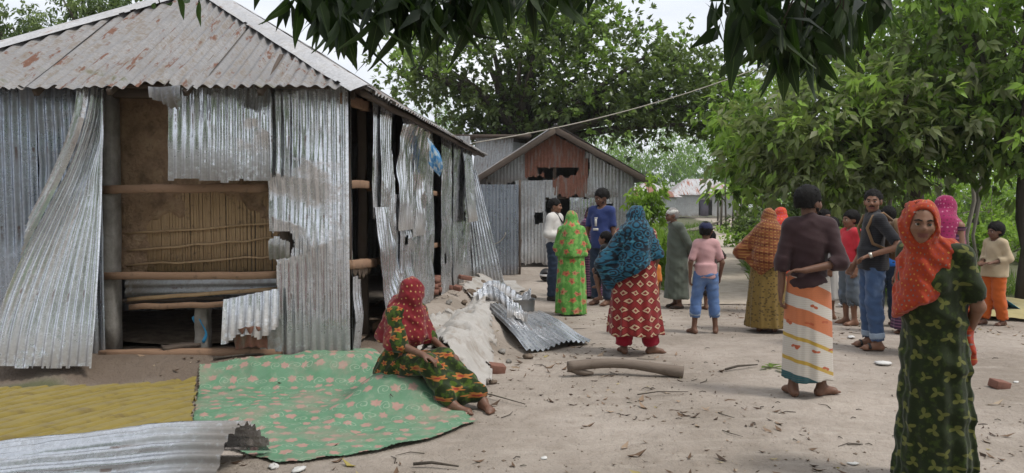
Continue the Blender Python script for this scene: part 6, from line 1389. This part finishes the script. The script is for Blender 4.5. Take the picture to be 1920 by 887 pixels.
M_ycloth = fabric('yellow_cloth', (.215, .165, .04), lambda g, c, n: g.mix(g.step(g.noise(g.map(g.attr('pat'), (1, 3.2, 1), (0, 0, 0), (0, 0, .55)), 3.5, 6, .7), .47, .7) * .75, c, (.13, .095, .04)), .8)  # mottled streaks along the folds put fold shade into the colour
M_sack = fabric('white_sacking', (.38, .36, .335), lambda g, c, n: g.mix(g.step(g.noise(g.attr('pat'), 4, 6, .7), .46, .68) * .75, c, (.22, .18, .14)), .8, mott=.12)
diag = lambda X, Y, a, f, s: np.sin(f * (X * math.cos(a) + Y * math.sin(a)) + 5.5 * fbm(X * .9, Y * .9, s, 2))
o = spread_cloth('floral_mat', px_poly([(374, 704), (540, 694), (690, 682), (760, 700), (893, 776), (800, 812), (660, 838), (520, 852), (352, 806)], .06), M_mat, lambda X, Y: .035 * ridge(X * 1.6, Y * 1.8, 4, 3) ** 2 + .018 * ridge(X * 5, Y * 4, 9, 2) ** 2, seed=3, rg=.03, h=.013, lift=.004, thick=0)
tag(o, 'green floral plastic mat spread below the seated figure', 'mat')
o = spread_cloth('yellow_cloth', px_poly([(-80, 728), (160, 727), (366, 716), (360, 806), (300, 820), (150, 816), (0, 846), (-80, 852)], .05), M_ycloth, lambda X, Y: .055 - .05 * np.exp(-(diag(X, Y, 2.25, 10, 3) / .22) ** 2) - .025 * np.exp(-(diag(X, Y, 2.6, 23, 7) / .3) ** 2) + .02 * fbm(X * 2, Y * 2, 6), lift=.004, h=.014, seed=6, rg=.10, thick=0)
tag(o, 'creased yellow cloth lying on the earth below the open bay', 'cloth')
o = spread_cloth('sack_cloth', px_poly([(770, 640), (795, 604), (850, 580), (910, 582), (926, 640), (912, 690), (898, 714), (868, 712), (835, 690)], .15), M_sack, lambda X, Y: .10 * ridge(X * 4.0, Y * 3.4, 14, 3) ** 2 + .06 * ridge(X * 9, Y * 7, 19, 2) ** 2 + .12 * (fbm(X * 2.5, Y * 2.5, 44, 2) - .5) - .04, seed=8, rg=.12, bulge=lambda X, Y: .13 * (1 - sstep(.05, .42, np.abs(X - np.interp(Y, [5.9, 7.3, 9.5], [-.58, -.44, -.30])))) * sstep(5.7, 6.3, Y))
tag(o, 'dirty white sacking draped over the earth bank beside the seated figure', 'cloth')
o = spread_cloth('sack_cloth', px_poly([(868, 545), (905, 522), (960, 520), (985, 535), (945, 552), (900, 575)], .12), M_sack, lambda X, Y: .05 * ridge(X * 3.0, Y * 2.2, 24, 3) + .02 * ridge(X * 8, Y * 8, 29, 2), seed=18, rg=.25)
tag(o, 'white sacking heaped by the far corner of the big house', 'cloth')
M_straw = fabric('straw_yellow_cloth', (.36, .30, .13), None)
o = spread_cloth('pale_yellow_sheet', px_poly([(1690, 590), (1800, 568), (1960, 560), (1960, 600), (1800, 600)], .02), M_straw, lambda X, Y: .07 * ridge(X * 1.6, Y * 1.6, 34, 3), seed=28, rg=.3, h=.03)
tag(o, 'pale yellow sheet on the ground behind the orange trousers', 'cloth')
bt = thing('blue_tarpaulin', 'blue tarpaulin propped up left of the orange trousers', 'tarpaulin', (at(1835, 540, 10.9).x, 10.9, 0))
X, Y = np.meshgrid(np.linspace(-.5, .5, 20), np.linspace(-.4, .4, 16), indexing='ij'); link('sheet', gridmesh('sheet', np.stack([X, Y, .02 + .36 * np.maximum(0, 1 - np.abs(X + .12) * 1.9) + .02 * fbm(X * 5, Y * 5, 3)], -1), thick=.004), M_plasticb, bt)
# curled roofing sheet in the left foreground
fs = thing('curled_roofing_sheet', 'long curled corrugated sheet lying in the left foreground', 'roofing sheet', (-2.3, 4.2, 0))
fx0 = at(437, 830, 4.1).x
def curlpos(U, V):
    t = np.clip(U / .95, 0, 1); hgt = .275 * (1 - sstep(.0, 2.6, V) * .55); prof = np.sin(PI * np.clip(t * 1.02, 0, 1)) ** .75
    return fx0 - V + .13 * np.maximum(0, t - .42) * (1 - sstep(0, .6, V)), 3.86 + .70 * t - .04 * V, gz(fx0 - V, 3.86 + .7 * t) + .012 + hgt * prof + .015 * np.sin(V * 2.3 + 1)
own(sheet('sheet', curlpos, .95, 2.6, M_galv, seed=400, amp=.014, crum=.03, pitch=.078, keep=lambda U, V: V > .012 + rag(U, V, 5, .018)), fs)
# crumpled roofing scrap heaped in the yard
sc1 = thing('crumpled_iron_scrap', 'crumpled grey iron sheet standing in the scrap heap', 'scrap sheet', tuple(gnd(950, 618)))
def at_ground(px, py, h=0.0): p = gnd(px, py); return np.array([p.x, p.y, gz1(p.x, p.y) + h])
g0 = at_ground(925, 622); own(sheet('sheet', lambda U, V: (g0[0] - .18 + U * .95 - .05 * V, g0[1] + .1 + .28 * np.sin(U * 7 + 1) + V * .35, g0[2] + .06 + .26 * V + .10 * np.sin(U * 6.5 + .4)), .58, .62, M_galv, seed=410, crum=.05, amp=.012), sc1)
own(sheet('folded_side', lambda U, V: (g0[0] + .16 + U * .62, g0[1] - .18 + U * .3 + V * .15, g0[2] + .02 + V * .40 - .20 * U), .42, .52, M_galvbright, seed=411, crum=.04, amp=.012, keep=lambda U, V: V < .5 - .6 * U + rag(U, V, 4, .05)), sc1)
sc2 = thing('flattened_iron_sheet', 'pale corrugated sheet lying flat on the ground before the scrap heap', 'scrap sheet', tuple(gnd(1005, 635)))
q00, q10, q01, q11 = at_ground(908, 607, .10), at_ground(988, 664, .02), at_ground(1010, 602, .10), at_ground(1108, 645, .05)
own(sheet('sheet', lambda U, V: tuple((q00[i] * (1 - V / 1.1) + q10[i] * V / 1.1) * (1 - U / .95) + (q01[i] * (1 - V / 1.1) + q11[i] * V / 1.1) * U / .95 + (.05 * np.sin(U * 4.5 + V * 2) ** 2 if i == 2 else 0) for i in range(3)), .95, 1.1, M_galv, seed=412, crum=.03, amp=.014), sc2)
sc3 = thing('bent_iron_sheet', 'bent bright iron sheet behind the crumpled scrap', 'scrap sheet', tuple(gnd(940, 575)))
g1 = at_ground(905, 585); own(sheet('sheet', lambda U, V: (g1[0] + U * 1.0, g1[1] + V * .6 + .12 * np.sin(U * 6), g1[2] + .06 + .22 * np.abs(np.sin(U * 4 + 1)) + .26 * V), .70, .45, M_galvbright, seed=413, crum=.05, amp=.012), sc3)
bk = thing('grey_basin', 'dented grey metal basin standing by the scrap heap', 'basin', tuple(at_ground(983, 585)))
th = np.linspace(0, 2 * PI, 25); pr = [(.13, 0), (.145, .02), (.15, .08), (.145, .10), (.155, .12), (.15, .19), (.162, .20), (.15, .198), (.14, .12), (.12, .03), (0.001, .025)]
link('bowl', gridmesh('bowl', np.stack([np.stack([r * np.cos(th), r * np.sin(th) * .92, np.full_like(th, z) + .008 * np.sin(3 * th)], -1) for r, z in pr], 0)), plain('dull_zinc', (.33, .34, .35), .5, .4, .25, 12, .5), bk)
# log
lg = thing('log', 'smooth grey-brown log lying on the ground in mid yard', 'log', tuple(at_ground(1172, 708)))
@mat('weathered_log')
def M_log(g):
    p = g.obj(); n = g.noise(g.map(p, (.5, 5, 5)), 5, 6, .65); f = g.noise(p, 9, 4); c = g.mix(n, (.10, .078, .062), (.235, .19, .155)); c = g.mix(g.step(f, .55, .7) * .5, c, (.10, .075, .055)); g.bsdf(c, .85, 0, g.bump(n, .5, .01), .2)
s = np.linspace(0, 1, 26); pts = np.stack([-.51 + 1.02 * s, .05 * np.sin(4 * s), .085 + .035 * np.sin(PI * s * 1.1 + .2) - .02 * s], 1); v, q = tube(pts, .043 + .012 * np.sin(5 * s + 2) * .5 + .008 * s, 14, 5, .06); link('trunk_piece', npmesh('trunk_piece', v, q), M_log, lg)
v, q = tube([(-.50, .0, .075), (-.36, .02, .03), (-.28, .02, .028)], [.03, .03, .012], 8, 2, .2); link('side_stub', npmesh('side_stub', v, q), M_log, lg)
# bricks and lumps
for i, (px, py, s_, rzv, m_, lab) in enumerate([(930, 700, (.15, .11, .09), .3, M_brick, 'broken dark brick lying right of the sacking'), (872, 556, (.22, .11, .07), .5, M_brick, 'red brick on the bank behind the sacking'), (858, 574, (.12, .11, .07), -.3, M_brick, 'half brick on top of the sacking'), (1873, 728, (.14, .10, .07), .2, M_brick, 'half brick on the bare ground at right'), (846, 566, (.16, .1, .07), 1.1, M_brick, 'tilted brick at the foot of the long wall')]):
    p = at_ground(px, py); hh = .10 if i in (1, 2) else 0
    me = bez('brick_lump', [((0, 0, s_[2] / 2), s_, (.06, .1, 0))]); o = link('brick', me, m_); o.location = (p[0], p[1], p[2] + hh - .005); o.rotation_euler = (.05, .08, rzv); tag(o, lab, 'brick', 'loose bricks'); b_ = o.modifiers.new('bevel', 'BEVEL'); b_.width = .008; b_.segments = 2
rng = np.random.RandomState(31)
def lump(name, px, py, r, m_, label, cat, group, fl=.5, sd=0, dz=0):
    p = at_ground(px, py); n = 10; th = np.linspace(0, PI, 7)[:, None]; ph = np.linspace(0, 2 * PI, n + 1)[None, :]; rr = r * (1 + 1.0 * (vn(np.cos(ph) * 1.5 + np.cos(th) * 2 + sd, np.sin(ph) * 1.5 + sd, sd) - .5))
    P = np.stack([rr * np.sin(th) * np.cos(ph) * 1.3, rr * np.sin(th) * np.sin(ph), rr * np.cos(th) * fl], -1); P[:, -1] = P[:, 0]
    o = link(name, gridmesh(name, P[:, ::-1]), m_); o.location = (p[0], p[1], p[2] + r * fl * .8 + dz); o.rotation_euler = (0, 0, sd * 1.3); return tag(o, label, cat, group)
for i, (px, py, r, lab) in enumerate([(1655, 685, .06, 'white foam scrap lying left of the nearest dress'), (1595, 634, .045, 'white foam scrap behind the lungi'), (1590, 577, .10, 'white crumpled plastic beside the bare legs of the red tee'), (560, 880, .035, 'white scrap at the bottom edge below the floral mat'), (515, 874, .035, 'white scrap nearest the curled sheet end'), (1600, 868, .025, 'white pebble like scrap at the bottom right'), (1020, 862, .02, 'small white chip at the bottom centre'), (1262, 524, .16, 'pale stone at the weeds beside the robe'), (1244, 528, .14, 'grey stone in front of the weeds'), (1280, 536, .12, 'flat stone beside the robe hem'), (1905, 720, .02, 'white chip at the far right of the ground')]):
    lump('white_scrap' if i not in (7, 8, 9) else 'stone', px, py, r, M_white if i not in (7, 8, 9) else M_conc, lab, 'scrap' if i not in (7, 8, 9) else 'stone', 'pale scraps on the ground', .35, i)
hm = thing('helmet', 'black and white motorcycle helmet on the ground by the shed wall', 'helmet', tuple(at_ground(1024, 528)))
F = Field((-.2, -.2, -.02), (.2, .2, .3), .012); F.add(('e', A3(0, 0, .13), A3(.13, .15, .135), None)); F.sub(('e', A3(.0, -.13, .11), A3(.10, .08, .06), None)); F.cut((0, 0, .012), (0, 0, -1)); V, Q = F.mesh(); link('shell', npmesh('shell', V, Q), M_leather, hm)
F = Field((-.2, -.2, -.02), (.2, .2, .3), .010); F.add(('e', A3(0, 0, .13), A3(.134, .154, .139), None)); F.cutf(lambda x, y, z: np.abs(z - .14 - .1 * y) - .02 + 0 * x); V, Q = F.mesh(); link('white_band', npmesh('white_band', V, Q), M_white, hm)
# rubble on the bank along the long wall
for i, (px, py, r) in enumerate([(842, 592, .05), (880, 566, .07), (895, 556, .05), (835, 612, .06), (822, 628, .05), (905, 545, .06), (918, 548, .05), (870, 582, .05), (925, 560, .05), (940, 668, .04), (912, 668, .035), (925, 720, .03), (955, 680, .03), (990, 672, .04), (1000, 560, .05), (968, 556, .06), (812, 640, .04), (1012, 590, .04)]):
    lump('rubble_lump', px, py, r, M_mud if i % 3 else M_conc, 'clod or stone among the rubble along the long iron wall', 'rubble', 'rubble along the long wall', .7, 40 + i)
sc4 = thing('torn_iron_scrap', 'small torn iron scrap propped on the bank behind the sacking', 'scrap sheet', tuple(at_ground(900, 560)))
g2 = at_ground(888, 572); own(sheet('sheet', lambda U, V: (g2[0] + U, g2[1] + V * .5 + .06 * np.sin(U * 8), g2[2] + .05 + .22 * V + .08 * np.sin(U * 7)), .5, .45, M_galvbright, seed=430, crum=.06, amp=.012, keep=lambda U, V: V < .4 - .3 * np.abs(U - .2) + rag(U, V, 4, .06)), sc4)
# leaf litter and twigs
rng = np.random.RandomState(41); n = 6500
lx = rng.uniform(-4.5, 6.5, n); ly = 3.2 + 10 * rng.rand(n) ** 1.25; den = fbm(lx * .8 + 4, ly * .8, 55, 3); ok = (den > .49 + .12 * rng.rand(n)) & ~((lx < HX + .1) & (ly > HY - .1)); lx, ly = lx[ok], ly[ok]; n = len(lx)
a = rng.rand(n) * 6.28; d = np.stack([np.cos(a), np.sin(a), .12 * rng.randn(n)], 1); ln = .02 + .085 * rng.rand(n) ** 2; b = np.stack([lx, ly, gz(lx, ly) + .008], 1)
lit = link('leaf_litter', leafmesh('leaf_litter', b, d, unitv(np.array([0, 0, 1.]) + .35 * rng.randn(n, 3)), ln, ln * (.22 + .2 * rng.rand(n)), rng.rand(n) ** 1.2, .25, -.12), M_dry); tag(lit, 'scattered small dry leaves and crumbs over the bare yard', 'leaf litter', kind='stuff')
n = 2200; qx = rng.uniform(-3.5, 6.5, n); qy = 3.2 + 9 * rng.rand(n) ** 1.2; ok = (fbm(qx * 1.1, qy * 1.1, 71, 3) > .46) & ~((qx < HX + .1) & (qy > HY - .1)); qx, qy = qx[ok], qy[ok]; n = len(qx)
oc = np.array([[1, 0, 0], [0, 1, 0], [-1, 0, 0], [0, -1, 0], [0, 0, 1], [0, 0, -1.]]); ot = np.array([[0, 1, 4], [1, 2, 4], [2, 3, 4], [3, 0, 4], [1, 0, 5], [2, 1, 5], [3, 2, 5], [0, 3, 5]])
sz = (.004 + .014 * rng.rand(n) ** 3)[:, None, None] * (.6 + .8 * rng.rand(n, 6, 1)); V = oc[None] * sz * np.array([1, 1, .6]) + np.stack([qx, qy, gz(qx, qy) + .002], 1)[:, None]
tag(link('pebbles', npmesh('pebbles', V.reshape(-1, 3), (ot[None] + 6 * np.arange(n)[:, None, None]).reshape(-1, 3)), M_mud), 'small clods and pebbles scattered over the yard', 'pebbles', kind='stuff')
tws = []
for i in range(150):
    x, y = rng.uniform(-2.5, 6), 3.4 + 8 * rng.rand() ** 1.3; L_ = .04 + .16 * rng.rand() ** 2; a = rng.rand() * 6.28; z = gz1(x, y) + .004; tws.append(tube([(x, y, z), (x + L_ * .5 * math.cos(a), y + L_ * .5 * math.sin(a), z + .006), (x + L_ * math.cos(a + .3), y + L_ * math.sin(a + .3), z)], [.003, .0035, .0015], 5))
v, q = merge(tws); tag(link('twig_litter', npmesh('twig_litter', v, q), M_bark), 'thin broken twigs scattered over the yard', 'twigs', kind='stuff')
big = [(1175, 858, .14, .3, .3, 'large curled brown leaf at the bottom centre'), (1165, 845, .11, 1.0, .75, 'pale dry leaf just above the curled brown leaf'), (605, 842, .10, .2, .15, 'brown leaf at the lower edge of the floral mat'), (668, 876, .12, 2.6, 1.0, 'yellow fallen leaf at the bottom edge'), (915, 762, .14, .8, .12, 'dark dry leaf by the toes of the seated figure'), (1040, 755, .09, 2.2, .1, 'dark shrivelled leaf below the log'), (1200, 755, .12, 1.2, .6, 'dry leaf pair on the ground below the log'), (620, 866, .09, .5, .35, 'orange brown leaf near the bottom edge'), (1215, 770, .13, 2.0, .7, 'pale curled leaf below right of the log'), (1850, 758, .16, .2, .85, 'pale dry husk on the ground right of the nearest dress'), (1090, 800, .10, .1, .5, 'dry leaf in the open ground'), (1120, 670, .14, .9, .8, 'pale husk left of the bare feet below the red dress'), (1020, 690, .12, .3, .65, 'dry leaf right of the broken brick'), (30, 690, .16, .1, .2, 'brown leaf at the foot of the peeled sheet')]
for i, (px, py, L_, a, tn, lab) in enumerate(big):
    p = at_ground(px, py, .012); me = leafmesh('dry_leaf', np.array([[0, 0, 0.]]), np.array([[math.cos(a), math.sin(a), .05]]), np.array([[.2, .1, 1.]]), L_, L_ * .36, np.array([tn]), .5, -.16); o = link('dry_leaf', me, M_dry); o.location = p; tag(o, lab, 'leaf', 'larger fallen leaves')
gs = thing('green_leaf_sprig', 'fresh green leaf sprig on the ground left of the lungi hem', 'leaf sprig', tuple(at_ground(1450, 694, .015))); rr = np.random.RandomState(5)
for i in range(6): a = rr.rand() * 6.28; me = leafmesh('leaf', np.array([[0, 0, .0]]) + rr.randn(1, 3) * .02 * np.array([1, 1, 0]), np.array([[math.cos(a), math.sin(a), .15]]), np.array([[.1, .2, 1.]]), .16, .06, np.array([.2 + .5 * rr.rand()]), .2, .1); link('leaf', me, M_lf_mangofar, gs)
for i, (x0_, y0_, x1_, y1_, r, lab) in enumerate([(400, 712, 530, 702, .012, 'thin stick lying on the left edge of the floral mat'), (775, 876, 860, 880, .010, 'short stick at the bottom edge right of the mat'), (560, 690, 640, 668, .010, 'twig on the floral mat below the corner of the house'), (1195, 745, 1290, 742, .005, 'thin crooked twig below the log'), (1090, 706, 1075, 698, .006, 'splinter at the left end of the log'), (880, 740, 985, 762, .006, 'twig by the toes of the seated figure'), (1360, 700, 1420, 690, .012, 'bark strip left of the green sprig')]):
    a, b = at_ground(x0_, y0_, .022), at_ground(x1_, y1_, .022); o = tubeobj('stick', [a - a, (b - a) * .4 + np.array([0, .01, .012]), b - a], [r, r * .9, r * .5], M_bark, None, 6, i, .2); o.location = a; tag(o, lab, 'stick', 'sticks on the ground')
# planks and poles lying on the bank by the long wall
for i, (x0_, y0_, x1_, y1_, lab) in enumerate([(870, 532, 902, 520, 'pale lath leaning at the foot of the far wall end'), (668, 635, 715, 600, 'rough timber lying below the doorway'), (305, 702, 375, 694, 'dark plank end on the earth behind the mats')]):
    a, b = at_ground(x0_, y0_, .05), at_ground(x1_, y1_, .05); o = beam('plank', a, b, .05 if i < 2 else .12, .04, M_wood if i < 2 else M_wooddark, None, 500 + i); tag(o, lab, 'plank', 'loose planks')
rg_ = thing('blue_rag', 'small blue rag hanging under the floor of the open bay', 'rag', (at(366, 630, 6.9).x, 6.9, .28)); X, Y = np.meshgrid(np.linspace(0, .09, 8), np.linspace(0, .22, 14), indexing='ij'); link('cloth', gridmesh('cloth', np.stack([X + .03 * np.sin(Y * 20), .02 * np.sin(X * 60), Y + .02 * np.sin(X * 50)], -1), thick=.004), M_plasticb, rg_)
# rope strung from the house eave to the mango tree
ra, rb = np.array(at(886, 268, 14.35)), np.array(at(1490, 100, 16.5)); t = np.linspace(0, 1, 40)
pts = ra + (rb - ra) * t[:, None] + np.array([0, 0, -.22]) * (4 * t * (1 - t))[:, None]; v, q = merge([tube(pts, .012, 6, 1, .25), tube(pts + np.stack([.01 * np.sin(t * 160), 0 * t,   .010 * np.cos(t * 160)], 1), .006, 5, 2, .2)])
ro = link('rope', npmesh('rope', v - ra, q), M_cable); ro.location = ra; tag(ro, 'twisted rope strung from the house eave up to the trees', 'rope')

# thin humid haze over the whole place
hz = link('haze', bez('haze', [((0, 190, 9.0), (600, 520, 22), None)]), None); hm_ = bpy.data.materials.new('humid_air'); hm_.use_nodes = True; ht = hm_.node_tree; ht.nodes.clear()
pv = ht.nodes.new('ShaderNodeVolumePrincipled'); pv.inputs['Color'].default_value = (.86, .90, .95, 1); pv.inputs['Density'].default_value = .0006; pv.inputs['Anisotropy'].default_value = .3
mo_ = ht.nodes.new('ShaderNodeOutputMaterial'); ht.links.new(pv.outputs[0], mo_.inputs['Volume']); hz.data.materials.append(hm_); tag(hz, kind='stuff')
